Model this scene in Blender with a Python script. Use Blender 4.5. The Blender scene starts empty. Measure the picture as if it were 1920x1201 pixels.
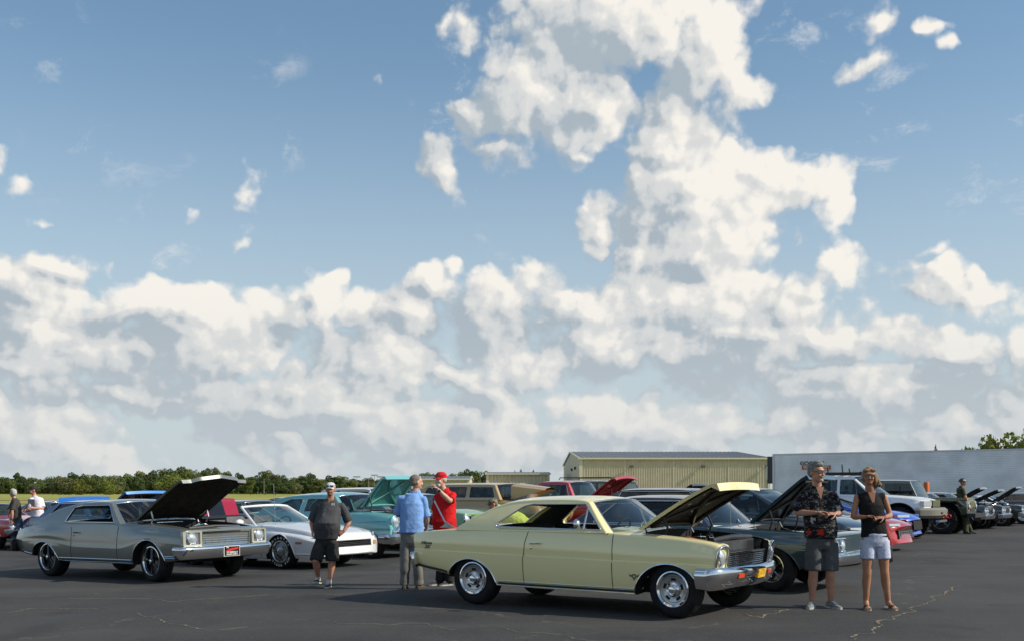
import bpy, bmesh, math, random
import numpy as np
from mathutils import Vector, Matrix, noise as mnoise

R = math.radians
PI = math.pi
random.seed(7)
sc = bpy.context.scene
C = sc.collection

# ------------------------------------------------------------------ camera
FPX, HOR, EYE = 2020.0, 917.0, 1.45
cam_d = bpy.data.cameras.new('camera')
cam_d.sensor_width = 36.0
cam_d.lens = 36.0 * FPX / 1920.0
cam_d.shift_y = (HOR - 600.5) / 1920.0
cam_d.clip_start, cam_d.clip_end = 0.1, 6000
cam = bpy.data.objects.new('camera', cam_d)
cam.location = (0, 0, EYE)
cam.rotation_euler = (R(90), 0, 0)
C.objects.link(cam)
sc.camera = cam

# ------------------------------------------------------------------ light and exposure
SUN_EL, SUN_AZ = 35.5, -12.0            # azimuth: degrees from +X towards +Y
sd = bpy.data.lights.new('sun', 'SUN')
sd.energy, sd.angle, sd.color = 4.9, R(0.53), (1.0, 0.92, 0.79)
sun = bpy.data.objects.new('sun', sd)
C.objects.link(sun)
S = Vector((math.cos(R(SUN_EL)) * math.cos(R(SUN_AZ)), math.cos(R(SUN_EL)) * math.sin(R(SUN_AZ)), math.sin(R(SUN_EL))))
sun.rotation_euler = S.to_track_quat('Z', 'Y').to_euler()
sun.location = S * 60
sc.view_settings.view_transform = 'Standard'
sc.view_settings.look = 'None'
sc.view_settings.exposure = 0.0
sc.view_settings.gamma = 1.0
sc.view_settings.use_curve_mapping = False
sc.render.engine = 'CYCLES'
sc.cycles.use_adaptive_sampling = True
sc.cycles.adaptive_threshold = 0.012
sc.cycles.max_bounces = 7
sc.cycles.transparent_max_bounces = 24
sc.cycles.sample_clamp_indirect = 6.0
sc.cycles.use_denoising = True

# ------------------------------------------------------------------ node helpers
class NT:
    def __init__(s, tree):
        s.t = tree; s.n = tree.nodes; s.l = tree.links
    def put(s, sock, v):
        if v is None: return
        if isinstance(v, bpy.types.NodeSocket): s.l.new(v, sock)
        elif isinstance(v, bpy.types.Node): s.l.new(v.outputs[0], sock)
        else:
            if hasattr(sock.default_value, '__len__') and not hasattr(v, '__len__'): v = (v,) * len(sock.default_value)
            if hasattr(sock.default_value, '__len__') and len(sock.default_value) == 4 and len(v) == 3: v = (*v, 1)
            sock.default_value = v
    def node(s, typ, ins=None, **kw):
        nd = s.n.new(typ)
        for k, v in kw.items(): setattr(nd, k, v)
        for k, v in (ins or {}).items(): s.put(nd.inputs[k], v)
        return nd
    def m(s, op, a, b=None, c=None, clamp=False):
        nd = s.n.new('ShaderNodeMath'); nd.operation = op; nd.use_clamp = clamp
        for i, v in enumerate((a, b, c)):
            if v is not None: s.put(nd.inputs[i], v)
        return nd.outputs[0]
    def v(s, op, a, b=None, c=None):
        nd = s.n.new('ShaderNodeVectorMath'); nd.operation = op
        for i, v in enumerate((a, b, c)):
            if v is not None: s.put(nd.inputs[i], v)
        return nd.outputs['Value'] if op in ('LENGTH', 'DOT_PRODUCT', 'DISTANCE') else nd.outputs[0]
    def mr(s, v, a, b, c=0.0, d=1.0, kind='SMOOTHSTEP'):
        nd = s.node('ShaderNodeMapRange', {0: v, 1: a, 2: b, 3: c, 4: d}); nd.interpolation_type = kind
        return nd.outputs[0]
    def mix(s, f, a, b, blend='MIX'):
        nd = s.n.new('ShaderNodeMix'); nd.data_type = 'RGBA'; nd.blend_type = blend
        s.put(nd.inputs[0], f); s.put(nd.inputs[6], a); s.put(nd.inputs[7], b)
        return nd.outputs[2]
    def noise(s, vec, scale, detail=4, rough=0.55, lac=2.0, dist=0.0, out='Fac', dim='3D'):
        nd = s.node('ShaderNodeTexNoise', noise_dimensions=dim, ins={'Scale': scale, 'Detail': detail, 'Roughness': rough, 'Lacunarity': lac, 'Distortion': dist})
        if vec is not None: s.put(nd.inputs['Vector'], vec)
        return nd.outputs['Fac'] if out == 'Fac' else nd.outputs['Color']

# ------------------------------------------------------------------ sky with cumulus clouds
world = bpy.data.worlds.new('World')
sc.world = world
world.use_nodes = True
wt = NT(world.node_tree)
world.node_tree.nodes.clear()

# cloud masses: pixel-like bearings (turned into azimuth / elevation), half-sizes, weight
BL = [(1040,140,125,125,1),(1170,45,150,75,1),(1310,90,95,90,.9),(1395,165,55,50,.65),(1240,215,95,60,.85),(1110,200,95,60,.9),(1235,285,85,65,1),
 (1290,370,130,95,1.1),(1225,400,90,110,.95),(1430,335,100,45,.9),(1555,345,42,58,.85),(1172,330,50,42,.9),(1100,430,46,50,.85),(1190,475,75,62,.95),
 (1330,475,140,90,1.1),(1310,570,250,90,1.15),(1040,575,95,60,1.05),(1500,560,95,48,.85),(1150,640,190,62,1.05),(1400,650,210,52,1),(1580,655,75,38,.8),
 (905,215,48,32,.75),(950,255,40,26,.7),(828,303,40,40,.8),(1077,291,28,15,.7),(1655,48,60,32,.62),(1640,125,42,22,.6),(1742,75,40,20,.6),(1785,98,26,18,.58),
 (1840,545,85,52,.95),(1795,500,30,28,.8),(1865,500,32,28,.8),(1780,650,120,52,1),(1905,650,50,62,.9),(1880,735,130,48,.95),(1750,785,95,32,.75),
 (110,508,95,26,.7),(40,560,110,50,1),(215,575,150,42,1.05),(370,585,62,48,1),(140,650,240,62,1.1),(410,660,160,66,1.1),(570,740,110,56,1.05),(300,740,330,36,.95),
 (530,600,62,48,.95),(622,560,48,48,.95),(640,522,28,28,.85),(740,590,90,55,1),(805,528,66,36,.95),(862,500,28,34,.9),(900,600,95,72,1.05),(845,708,90,32,.95),
 (705,700,140,70,.95),(990,700,80,52,.95),(1100,745,190,40,.85),(60,330,36,42,.68),(8,290,30,36,.62),(350,395,42,32,.42),(460,370,48,40,.42),(465,450,32,24,.42),(80,430,42,14,.42),(725,165,24,28,.35),(715,485,18,10,.5),(1760,465,26,14,.45)]

# where broad bases lie in their own shade, and where billows face the sun
DK = [(150, 735, 230, 24), (450, 790, 230, 15), (330, 610, 60, 22), (1010, 600, 60, 46), (1180, 700, 150, 26), (1350, 735, 190, 24), (1420, 565, 90, 18), (1870, 735, 130, 44), (1740, 690, 110, 16), (860, 640, 80, 22), (800, 745, 120, 20), (1100, 225, 90, 26), (530, 630, 50, 24), (760, 610, 70, 26), (1790, 545, 40, 22), (120, 525, 70, 14), (40, 640, 60, 30)]
BR = [(390, 590, 60, 34), (600, 745, 90, 40), (1010, 130, 70, 60), (1330, 420, 110, 70), (850, 700, 80, 26), (1500, 470, 60, 30), (870, 500, 30, 40), (640, 540, 30, 40), (1040, 700, 50, 46), (1860, 620, 90, 28), (1560, 330, 40, 46), (1880, 510, 40, 24), (1240, 60, 90, 50), (480, 690, 80, 24), (1280, 650, 60, 26), (200, 560, 90, 18)]
def azel(px, py):
    x, z = (px - 960) / FPX, (HOR - py) / FPX
    return math.atan2(x, 1), math.atan2(z, math.hypot(x, 1))

cg = bpy.data.node_groups.new('cloud_field', 'ShaderNodeTree')
cg.interface.new_socket('P', in_out='INPUT', socket_type='NodeSocketVector')
cg.interface.new_socket('D', in_out='INPUT', socket_type='NodeSocketVector')
cg.interface.new_socket('F', in_out='OUTPUT', socket_type='NodeSocketFloat')
g = NT(cg)
gi = g.n.new('NodeGroupInput'); go = g.n.new('NodeGroupOutput')
Pn, Dn = gi.outputs[0], gi.outputs[1]
w1 = g.v('SUBTRACT', g.noise(Pn, 9, 1, .5, out='Color', dim='2D'), (.5, .5, .5))
w2 = g.v('SUBTRACT', g.noise(Pn, 34, 2, .6, out='Color', dim='2D'), (.5, .5, .5))
Pw = g.v('MULTIPLY_ADD', w1, (.055, .045, 0), Pn)
Pw = g.v('MULTIPLY_ADD', w2, (.018, .016, 0), Pw)
acc = None
for (px, py, rx, ry, w) in BL:
    a, e = azel(px, py)
    ra, re_ = rx * 1.75 / FPX * math.cos(a) ** 2, ry * 1.75 / FPX * math.cos(a)
    q = g.v('MULTIPLY_ADD', Pw, (1 / ra, 1 / re_, 0), (-a / ra, -e / re_, 0))
    ln = g.v('LENGTH', q)
    f = g.m('MULTIPLY_ADD', ln, -1.45 * w, 1.45 * w * (.66 + .27 * w))
    acc = f if acc is None else g.m('SMOOTH_MAX', acc, f, 0.16)
# the rest of the sky, beyond the framed part: scattered clouds of the same kind
sepP = g.node('ShaderNodeSeparateXYZ', {0: Pn})
azm = g.m('ABSOLUTE', sepP.outputs[0])
outm = g.m('MAXIMUM', g.mr(azm, .50, .62), g.mr(sepP.outputs[1], .50, .62))
gen = g.m('MULTIPLY_ADD', g.noise(Dn, 3.2, 3, .5), 4.0, -2.05)
gen = g.m('SUBTRACT', gen, g.m('MULTIPLY', g.m('SUBTRACT', 1, outm), 5))
acc = g.m('SMOOTH_MAX', acc, gen, 0.15)
# low far banks towards the horizon, all round
Dl = g.v('MULTIPLY', Pn, (1, 3.2, 1))
low = g.m('MULTIPLY_ADD', g.noise(Dl, 8, 3, .5, dim='2D'), 2.6, -.90)
low = g.m('MULTIPLY', low, g.mr(sepP.outputs[1], .035, .12, 1, 0))
low = g.m('SUBTRACT', low, g.mr(sepP.outputs[1], .05, .14, 0, 2))
acc = g.m('SMOOTH_MAX', acc, low, 0.12)
mid = g.m('MULTIPLY_ADD', g.noise(g.v('MULTIPLY', Pn, (1, 1.9, 1)), 7.5, 2, .5, dim='2D'), 3.0, -.72)
mid = g.m('SUBTRACT', mid, g.m('ADD', g.mr(sepP.outputs[1], .085, .150, 0, 2.5), g.mr(sepP.outputs[1], .0, .05, .5, 0)))
acc = g.m('SMOOTH_MAX', acc, g.m('SUBTRACT', mid, .0), 0.15)
big = g.noise(Pn, 13, 9, .56, 2.15, dim='2D')
vor = g.node('ShaderNodeTexVoronoi', {'Scale': 19.0, 'Detail': 2.5, 'Roughness': .55, 'Randomness': 1.0}, feature='F1', voronoi_dimensions='2D')
g.put(vor.inputs['Vector'], g.v('MULTIPLY_ADD', w2, (.02, .02, .02), Pn))
bil = g.m('MULTIPLY_ADD', vor.outputs['Distance'], -.62, .27)
o = g.m('MULTIPLY_ADD', g.m('SUBTRACT', big, .5), 1.30, acc)
o = g.m('ADD', o, bil)
g.put(go.inputs[0], o)

tc = wt.node('ShaderNodeTexCoord')
D = wt.v('NORMALIZE', tc.outputs['Generated'])
sp = wt.node('ShaderNodeSeparateXYZ', {0: D})
az = wt.m('ARCTAN2', sp.outputs[0], sp.outputs[1])
el = wt.m('ARCSINE', sp.outputs[2])
P = wt.node('ShaderNodeCombineXYZ', {0: az, 1: el}).outputs[0]
def field(off):
    nd = wt.n.new('ShaderNodeGroup'); nd.node_tree = cg
    if off == 0: wt.put(nd.inputs[0], P); wt.put(nd.inputs[1], D)
    else:
        wt.put(nd.inputs[0], wt.v('ADD', P, (.80 * off, .60 * off, 0)))
        wt.put(nd.inputs[1], wt.v('ADD', D, (.80 * off, 0, .60 * off)))
    return nd.outputs[0]
f0, f1, f2 = field(0), field(.010), field(.044)
sky = wt.node('ShaderNodeTexSky', sky_type='NISHITA', sun_disc=False)
sky.sun_elevation = R(SUN_EL)
sky.sun_rotation = R(90 - SUN_AZ)
sky.altitude = 200; sky.air_density = 1.0; sky.dust_density = .9; sky.ozone_density = 2.0
cover = wt.mr(f0, .0, .42)
relief = wt.m('MULTIPLY', wt.m('SUBTRACT', f0, f1), .92)
broad = wt.m('MULTIPLY', wt.m('SUBTRACT', f0, f2), .50)
thick = wt.mr(f0, .30, 1.5)
Pj = wt.v('MULTIPLY_ADD', wt.v('SUBTRACT', wt.noise(P, 16, 3, .6, out='Color', dim='2D'), (.5, .5, .5)), (.05, .04, 0), P)
base = wt.noise(wt.v('MULTIPLY', P, (1, 2.4, 1)), 6.5, 2, .5, dim='2D')
lit = wt.m('ADD', wt.m('ADD', relief, broad), wt.m('MULTIPLY_ADD', base, -1.2, 1.03))
for L_, gain in ((DK, -.34), (BR, .20)):
    a_ = None
    for (px, py, rx, ry) in L_:
        a, e = azel(px, py); ra, re_ = rx * 1.5 / FPX, ry * 1.6 / FPX
        f = wt.m('SUBTRACT', 1, wt.v('LENGTH', wt.v('MULTIPLY_ADD', Pj, (1 / ra, 1 / re_, 0), (-a / ra, -e / re_, 0))))
        a_ = f if a_ is None else wt.m('MAXIMUM', a_, f)
    lit = wt.m('MULTIPLY_ADD', wt.mr(a_, 0, .75), gain, lit)
lit = wt.m('SUBTRACT', lit, wt.m('MULTIPLY', thick, .16), clamp=True)
ccol = wt.node('ShaderNodeValToRGB', {0: lit})
cr = ccol.color_ramp; cr.interpolation = 'EASE'
cr.elements[0].position, cr.elements[0].color = .04, (3.4, 4.0, 4.5, 1)
cr.elements[1].position, cr.elements[1].color = .98, (7.9, 7.6, 7.05, 1)
e_ = cr.elements.new(.5); e_.color = (5.85, 5.95, 5.95, 1)
# distant cloud and sky both pale out near the horizon
hz = wt.mr(el, -.01, .21, .80, 0)
cc = wt.mix(wt.m('MULTIPLY', hz, .75), ccol.outputs[0], (4.9, 5.25, 5.45))
sk = wt.mix(wt.m('MULTIPLY', wt.mr(el, -.02, .42, .96, .10), 1.0), wt.mix(1.0, sky.outputs[0], (.90, 1.13, 1.13), 'MULTIPLY'), (4.75, 5.3, 5.65))
wisp = wt.m('MULTIPLY', wt.mr(wt.noise(wt.v('MULTIPLY_ADD', wt.noise(P, 12, 2, .5, out='Color', dim='2D'), (.05, .05, 0), wt.v('MULTIPLY', P, (1, 1.7, 1))), 15, 7, .68, dim='2D'), .56, .80), wt.mr(wt.noise(P, 5.5, 1, .5, dim='2D'), .48, .66, 0, .55))
colr = wt.mix(cover, wt.mix(wisp, sk, (6.6, 6.7, 6.7)), cc)
below = wt.mr(el, -.02, 0.0, 1, 0)
colr = wt.mix(below, colr, (1.2, 1.25, 1.1))
bg = wt.node('ShaderNodeBackground', {'Color': colr, 'Strength': 0.118})
wo = wt.node('ShaderNodeOutputWorld', {'Surface': bg.outputs[0]})
world.cycles.sampling_method = 'MANUAL'
world.cycles.sample_map_resolution = 512
# ------------------------------------------------------------------ materials
_mats = {}
def principled(name, base, rough=.5, metal=0.0, coat=0.0, bump=None, spec=.5, var=None, sheen=0.0, coat_rough=.03, alpha=None):
    """base colour with optional colour variation var=(scale, amount) and bump=(scale, strength, distance)"""
    if name in _mats: return _mats[name]
    m = bpy.data.materials.new(name); m.use_nodes = True
    t = NT(m.node_tree); b = t.n['Principled BSDF']
    b.inputs['Roughness'].default_value = rough; b.inputs['Metallic'].default_value = metal
    b.inputs['Coat Weight'].default_value = coat; b.inputs['Coat Roughness'].default_value = coat_rough
    b.inputs['Specular IOR Level'].default_value = spec
    b.inputs['Sheen Weight'].default_value = sheen
    tc = t.node('ShaderNodeTexCoord')
    if var:
        n = t.noise(tc.outputs['Object'], var[0], 5, .6)
        lo = [c * (1 - var[1]) for c in base]; hi = [min(1, c * (1 + var[1])) for c in base]
        t.put(b.inputs['Base Color'], t.mix(t.mr(n, .3, .7), lo, hi))
    else: b.inputs['Base Color'].default_value = (*base, 1)
    if bump:
        n = t.noise(tc.outputs['Object'], bump[0], 4, .6)
        bp = t.node('ShaderNodeBump', {'Strength': bump[1], 'Distance': bump[2], 'Height': n})
        t.put(b.inputs['Normal'], bp)
    _mats[name] = m
    return m

def car_paint(name, col, flake=.0, rough=.32, dust=.10):
    if name in _mats: return _mats[name]
    m = bpy.data.materials.new(name); m.use_nodes = True
    t = NT(m.node_tree); b = t.n['Principled BSDF']
    tc = t.node('ShaderNodeTexCoord')
    n = t.noise(tc.outputs['Object'], 1.7, 5, .6)
    sp_ = t.node('ShaderNodeSeparateXYZ', {0: tc.outputs['Object']})
    low = t.mr(sp_.outputs[2], .2, .7, 1, .15)
    d = t.m('MULTIPLY', t.mr(n, .35, .75, .2, 1), t.m('MULTIPLY', low, dust))
    t.put(b.inputs['Base Color'], t.mix(d, col, (.22, .20, .17)))
    b.inputs['Metallic'].default_value = flake
    t.put(b.inputs['Roughness'], t.mr(n, .2, .8, rough - .04, rough + .08, 'LINEAR'))
    b.inputs['Coat Weight'].default_value = 1.0; b.inputs['Coat IOR'].default_value = 1.75
    t.put(b.inputs['Coat Roughness'], t.mr(t.noise(tc.outputs['Object'], 6, 3), .3, .8, .03, .07, 'LINEAR'))
    wav = t.noise(tc.outputs['Object'], 1.1, 1, .4)
    t.put(b.inputs['Coat Normal'], t.node('ShaderNodeBump', {'Strength': .35, 'Distance': .02, 'Height': wav}))
    _mats[name] = m
    return m

def glass(name, tint=(.75, .82, .82), refl=1.0):
    if name in _mats: return _mats[name]
    m = bpy.data.materials.new(name); m.use_nodes = True
    t = NT(m.node_tree); t.n.remove(t.n['Principled BSDF'])
    tr = t.node('ShaderNodeBsdfTransparent', {'Color': (*tint, 1)})
    gl = t.node('ShaderNodeBsdfGlossy', {'Roughness': .015, 'Color': (refl, refl, refl, 1)})
    fr = t.node('ShaderNodeFresnel', {'IOR': t.mr(t.node('ShaderNodeNewGeometry').outputs['Backfacing'], 0, 1, 1.6, 1 / 1.6, 'LINEAR')})
    mx = t.node('ShaderNodeMixShader', {0: fr, 1: tr, 2: gl})
    t.put(t.n['Material Output'].inputs[0], mx)
    _mats[name] = m
    return m

CHROME = principled('chrome', (.74, .75, .77), .07, 1.0, bump=(9, .05, .01))
STEEL = principled('brushed metal', (.52, .53, .54), .28, 1.0, var=(14, .12))
ALLOY = principled('silver wheel paint', (.42, .43, .44), .30, .85, .5)
RUBBER = principled('tyre rubber', (.014, .014, .015), .82, spec=.25, bump=(60, .3, .004), var=(8, .35))
BLACKTRIM = principled('black trim', (.015, .015, .016), .5, var=(10, .3))
GLOSSBLACK = principled('gloss black', (.008, .008, .009), .25, 0, 1.0)
WELL = principled('underbody black', (.008, .008, .008), .9)
INTERIOR = principled('black interior vinyl', (.014, .014, .016), .6, spec=.25, bump=(40, .2, .003), var=(6, .3))
TANVINYL = principled('tan vinyl', (.30, .22, .14), .6, var=(6, .2))
ENGINE = principled('engine metal', (.05, .05, .052), .45, .6, var=(18, .6))
ENGINE2 = principled('engine orange', (.35, .06, .02), .5, var=(18, .3))
INSUL = principled('hood lining', (.014, .012, .008), .85, spec=.2, bump=(14, .8, .02), var=(7, .5))
WHITEP = principled('white print', (.75, .75, .73), .6)
REDP = principled('red print', (.55, .015, .015), .5)
LENS = principled('clear lamp glass', (.62, .66, .68), .08, .55, 1.0, bump=(70, .5, .003))
AMBER = principled('amber lens', (.75, .16, .01), .15, 0, 1)
ORANGE = principled('orange lens', (.75, .07, .01), .15, 0, 1)
REDLENS = principled('red lens', (.35, .01, .01), .15, 0, 1)
GLASS = glass('window glass', (.50, .60, .60))
GLASSD = glass('tinted window glass', (.14, .17, .18))
GLASSC = glass('windscreen glass', (.62, .72, .70))

# ------------------------------------------------------------------ object helpers
def tag(o, label=None, cat=None, group=None, kind=None):
    if label: o['label'] = label
    if cat: o['category'] = cat
    if group: o['group'] = group
    if kind: o['kind'] = kind
    return o
def empty(name, loc=(0, 0, 0), rot=(0, 0, 0), label=None, cat=None, group=None):
    o = bpy.data.objects.new(name, None)
    o.empty_display_size = .2
    o.location = loc; o.rotation_euler = rot
    C.objects.link(o)
    return tag(o, label, cat, group)
def dup_tree(root, **kw):
    c = root.copy(); C.objects.link(c)
    for ch in list(root.children):
        k = dup_tree(ch); k.parent = c
    for k_, v_ in kw.items(): setattr(c, k_, v_)
    return c

class MB:
    """collects shapes for one mesh object"""
    def __init__(s): s.v = []; s.f = []; s.mi = []; s.mats = []; s.cur = 0
    def mat(s, m):
        if m not in s.mats: s.mats.append(m)
        s.cur = s.mats.index(m); return s
    def add(s, vs, fs, mi=None):
        o = len(s.v); s.v.extend([tuple(p) for p in vs])
        s.f.extend([tuple(i + o for i in f) for f in fs]); s.mi.extend([s.cur if mi is None else mi] * len(fs)); return s
    def box(s, a, b, M=None):
        x0, y0, z0 = a; x1, y1, z1 = b
        vs = [(x, y, z) for x in (x0, x1) for y in (y0, y1) for z in (z0, z1)]
        if M is not None: vs = [M @ Vector(p) for p in vs]
        return s.add(vs, [(0, 1, 3, 2), (4, 6, 7, 5), (0, 4, 5, 1), (2, 3, 7, 6), (0, 2, 6, 4), (1, 5, 7, 3)])
    def grid(s, rows, close_u=False, close_v=False, flip=False):
        n, m = len(rows), len(rows[0]); vs = [p for r in rows for p in r]; fs = []
        for i in range(n if close_u else n - 1):
            for j in range(m if close_v else m - 1):
                a, b, c_, d = i * m + j, i * m + (j + 1) % m, ((i + 1) % n) * m + (j + 1) % m, ((i + 1) % n) * m + j
                fs.append((a, d, c_, b) if flip else (a, b, c_, d))
        return s.add(vs, fs)
    def tube(s, pts, r, n=8, caps=True, flat=None):
        """tube along pts; r a number or list; flat=(a,b) gives an elliptical section factor"""
        pts = [Vector(p) for p in pts]; k = len(pts)
        rs = list(r) if hasattr(r, '__len__') else [r] * k
        up = Vector((0, 0, 1)); rows = []
        prev = None
        for i, p in enumerate(pts):
            t = (pts[min(i + 1, k - 1)] - pts[max(i - 1, 0)])
            t = t.normalized() if t.length > 1e-9 else Vector((1, 0, 0))
            if prev is None:
                ref = up if abs(t.dot(up)) < .9 else Vector((1, 0, 0))
                a = t.cross(ref).normalized()
            else:
                a = prev - t * prev.dot(t)
                a = a.normalized() if a.length > 1e-6 else t.cross(up).normalized()
            prev = a; b = t.cross(a)
            fa, fb = flat or (1, 1)
            rows.append([p + (a * math.cos(2 * PI * j / n) * fa + b * math.sin(2 * PI * j / n) * fb) * rs[i] for j in range(n)])
        s.grid(rows, close_v=True)
        if caps:
            o = len(s.v) - k * n
            s.f.append(tuple(o + j for j in range(n))[::-1]); s.mi.append(s.cur)
            s.f.append(tuple(o + (k - 1) * n + j for j in range(n))); s.mi.append(s.cur)
        return s
    def lathe(s, prof, axis='y', org=(0, 0, 0), n=32, close=False, M=None):
        """prof: (radius, along)"""
        rows = []
        for r, a in prof:
            row = []
            for j in range(n):
                c_, sn = math.cos(2 * PI * j / n) * r, math.sin(2 * PI * j / n) * r
                p = {'y': (c_, a, sn), 'x': (a, c_, sn), 'z': (c_, sn, a)}[axis]
                p = Vector(p)
                if M is not None: p = M @ p
                row.append(p + Vector(org))
            rows.append(row)
        return s.grid(rows, close_v=True, close_u=close)
    def prism(s, poly, y0, y1, plane='xz'):
        n = len(poly)
        def P3(p, y): return (p[0], y, p[1]) if plane == 'xz' else ((p[0], p[1], y) if plane == 'xy' else (y, p[0], p[1]))
        vs = [P3(p, y0) for p in poly] + [P3(p, y1) for p in poly]
        fs = [tuple(range(n)), tuple(range(2 * n - 1, n - 1, -1))] + [(i, i + n, (i + 1) % n + n, (i + 1) % n) for i in range(n)]
        return s.add(vs, fs)
    def ellipsoid(s, c, r, nu=12, nv=8, M=None):
        rows = []
        for i in range(nv + 1):
            th = PI * i / nv
            row = []
            for j in range(nu):
                p = Vector((r[0] * math.sin(th) * math.cos(2 * PI * j / nu), r[1] * math.sin(th) * math.sin(2 * PI * j / nu), r[2] * math.cos(th)))
                if M is not None: p = M @ p
                row.append(p + Vector(c))
            rows.append(row)
        return s.grid(rows, close_v=True)
    def warp(s, fn): s.v = [tuple(fn(*p)) for p in s.v]; return s
    def mirror_y(s):
        o = len(s.v); vs = [(x, -y, z) for x, y, z in s.v]
        fs = [tuple(i + o for i in f[::-1]) for f in s.f]
        s.v += vs; s.f += fs; s.mi += s.mi[:]; return s
    def build(s, name, mat=None, parent=None, smooth=32, fix=False, kind=None, label=None):
        me = bpy.data.meshes.new(name)
        me.from_pydata(s.v, [], s.f)
        mats = s.mats if s.mats else [mat]
        for m in mats: me.materials.append(m)
        me.polygons.foreach_set('material_index', s.mi)
        me.update()
        if fix or smooth:
            bm = bmesh.new(); bm.from_mesh(me)
            bmesh.ops.remove_doubles(bm, verts=bm.verts, dist=1e-5)
            bmesh.ops.dissolve_degenerate(bm, dist=1e-6, edges=bm.edges)
            if fix: bmesh.ops.recalc_face_normals(bm, faces=bm.faces)
            bm.to_mesh(me); bm.free()
        if smooth:
            me.shade_smooth()
            me.set_sharp_from_angle(angle=R(smooth))
        o = bpy.data.objects.new(name, me); C.objects.link(o)
        if parent is not None: o.parent = parent
        if kind: o['kind'] = kind
        if label: o['label'] = label
        return o

def lerp(a, b, t): return a + (b - a) * t
def interp(pts, x):
    """monotone cubic through (x, y) points"""
    n = len(pts)
    if x <= pts[0][0]: return pts[0][1]
    if x >= pts[-1][0]: return pts[-1][1]
    xs = [p[0] for p in pts]; ys = [p[1] for p in pts]
    d = [(ys[i + 1] - ys[i]) / (xs[i + 1] - xs[i]) for i in range(n - 1)]
    m = [d[0]] + [0 if d[i - 1] * d[i] <= 0 else 2 * d[i - 1] * d[i] / (d[i - 1] + d[i]) for i in range(1, n - 1)] + [d[-1]]
    for i in range(n - 1):
        if x <= xs[i + 1]:
            h = xs[i + 1] - xs[i]; t = (x - xs[i]) / h
            return ((2 * t**3 - 3 * t**2 + 1) * ys[i] + (t**3 - 2 * t**2 + t) * h * m[i] + (-2 * t**3 + 3 * t**2) * ys[i + 1] + (t**3 - t**2) * h * m[i + 1])

def boolean(o, cutters):
    """subtract each cutter MB from the object"""
    par = o.parent; o.parent = None
    for cb in cutters:
        me = bpy.data.meshes.new('cut'); me.from_pydata(cb.v, [], cb.f)
        for m in o.data.materials: me.materials.append(m)
        me.polygons.foreach_set('material_index', cb.mi)
        bm = bmesh.new(); bm.from_mesh(me); bmesh.ops.remove_doubles(bm, verts=bm.verts, dist=1e-5)
        bmesh.ops.recalc_face_normals(bm, faces=bm.faces); bm.to_mesh(me); bm.free()
        co = bpy.data.objects.new('cut', me); C.objects.link(co)
        md = o.modifiers.new('b', 'BOOLEAN'); md.object = co; md.solver = 'EXACT'; md.operation = 'DIFFERENCE'
        bpy.context.view_layer.update()
        dg = bpy.context.evaluated_depsgraph_get()
        nm = bpy.data.meshes.new_from_object(o.evaluated_get(dg))
        o.modifiers.clear()
        if len(nm.polygons) > 20:
            o.data = nm
        bpy.data.objects.remove(co); bpy.data.meshes.remove(me)
    o.parent = par
    o.data.shade_smooth(); o.data.set_sharp_from_angle(angle=R(30))
    return o

def gz(x, y):
    """the apron falls gently towards the left"""
    t = x + 1.0
    s_ = -0.5 * (math.sqrt(t * t + 4) - t)
    return .0155 * max(s_, -19.0)
def place(o, x, y, rz):
    e = .5
    n = Vector((-(gz(x + e, y) - gz(x - e, y)) / (2 * e), 0, 1)).normalized()
    q = Vector((0, 0, 1)).rotation_difference(n)
    o.rotation_euler = (q.to_matrix() @ Matrix.Rotation(rz, 3, 'Z')).to_euler()
    o.location = (x, y, gz(x, y))
def pix(px, d): return (px - 960) / FPX * d
def zat(py, d): return EYE - (py - HOR) / FPX * d

def text_mesh(name, body, size, mat, parent=None, extrude=.002, M=None, bold=False, shear=0.0, label=None, sx=1.0):
    cu = bpy.data.curves.new(name, 'FONT'); cu.body = body; cu.size = size; cu.extrude = extrude
    cu.align_x = 'CENTER'; cu.align_y = 'CENTER'; cu.shear = shear
    if bold: cu.offset = size * .03
    cu.resolution_u = 2
    tmp = bpy.data.objects.new('t', cu); C.objects.link(tmp)
    bpy.context.view_layer.update()
    me = bpy.data.meshes.new_from_object(tmp.evaluated_get(bpy.context.evaluated_depsgraph_get()))
    bpy.data.objects.remove(tmp); bpy.data.curves.remove(cu)
    me.transform(Matrix.Diagonal((sx, 1, 1, 1)))
    if M is not None: me.transform(M)
    me.materials.clear(); me.materials.append(mat)
    o = bpy.data.objects.new(name, me); C.objects.link(o)
    if parent is not None: o.parent = parent
    if label: o['label'] = label
    return o
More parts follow.
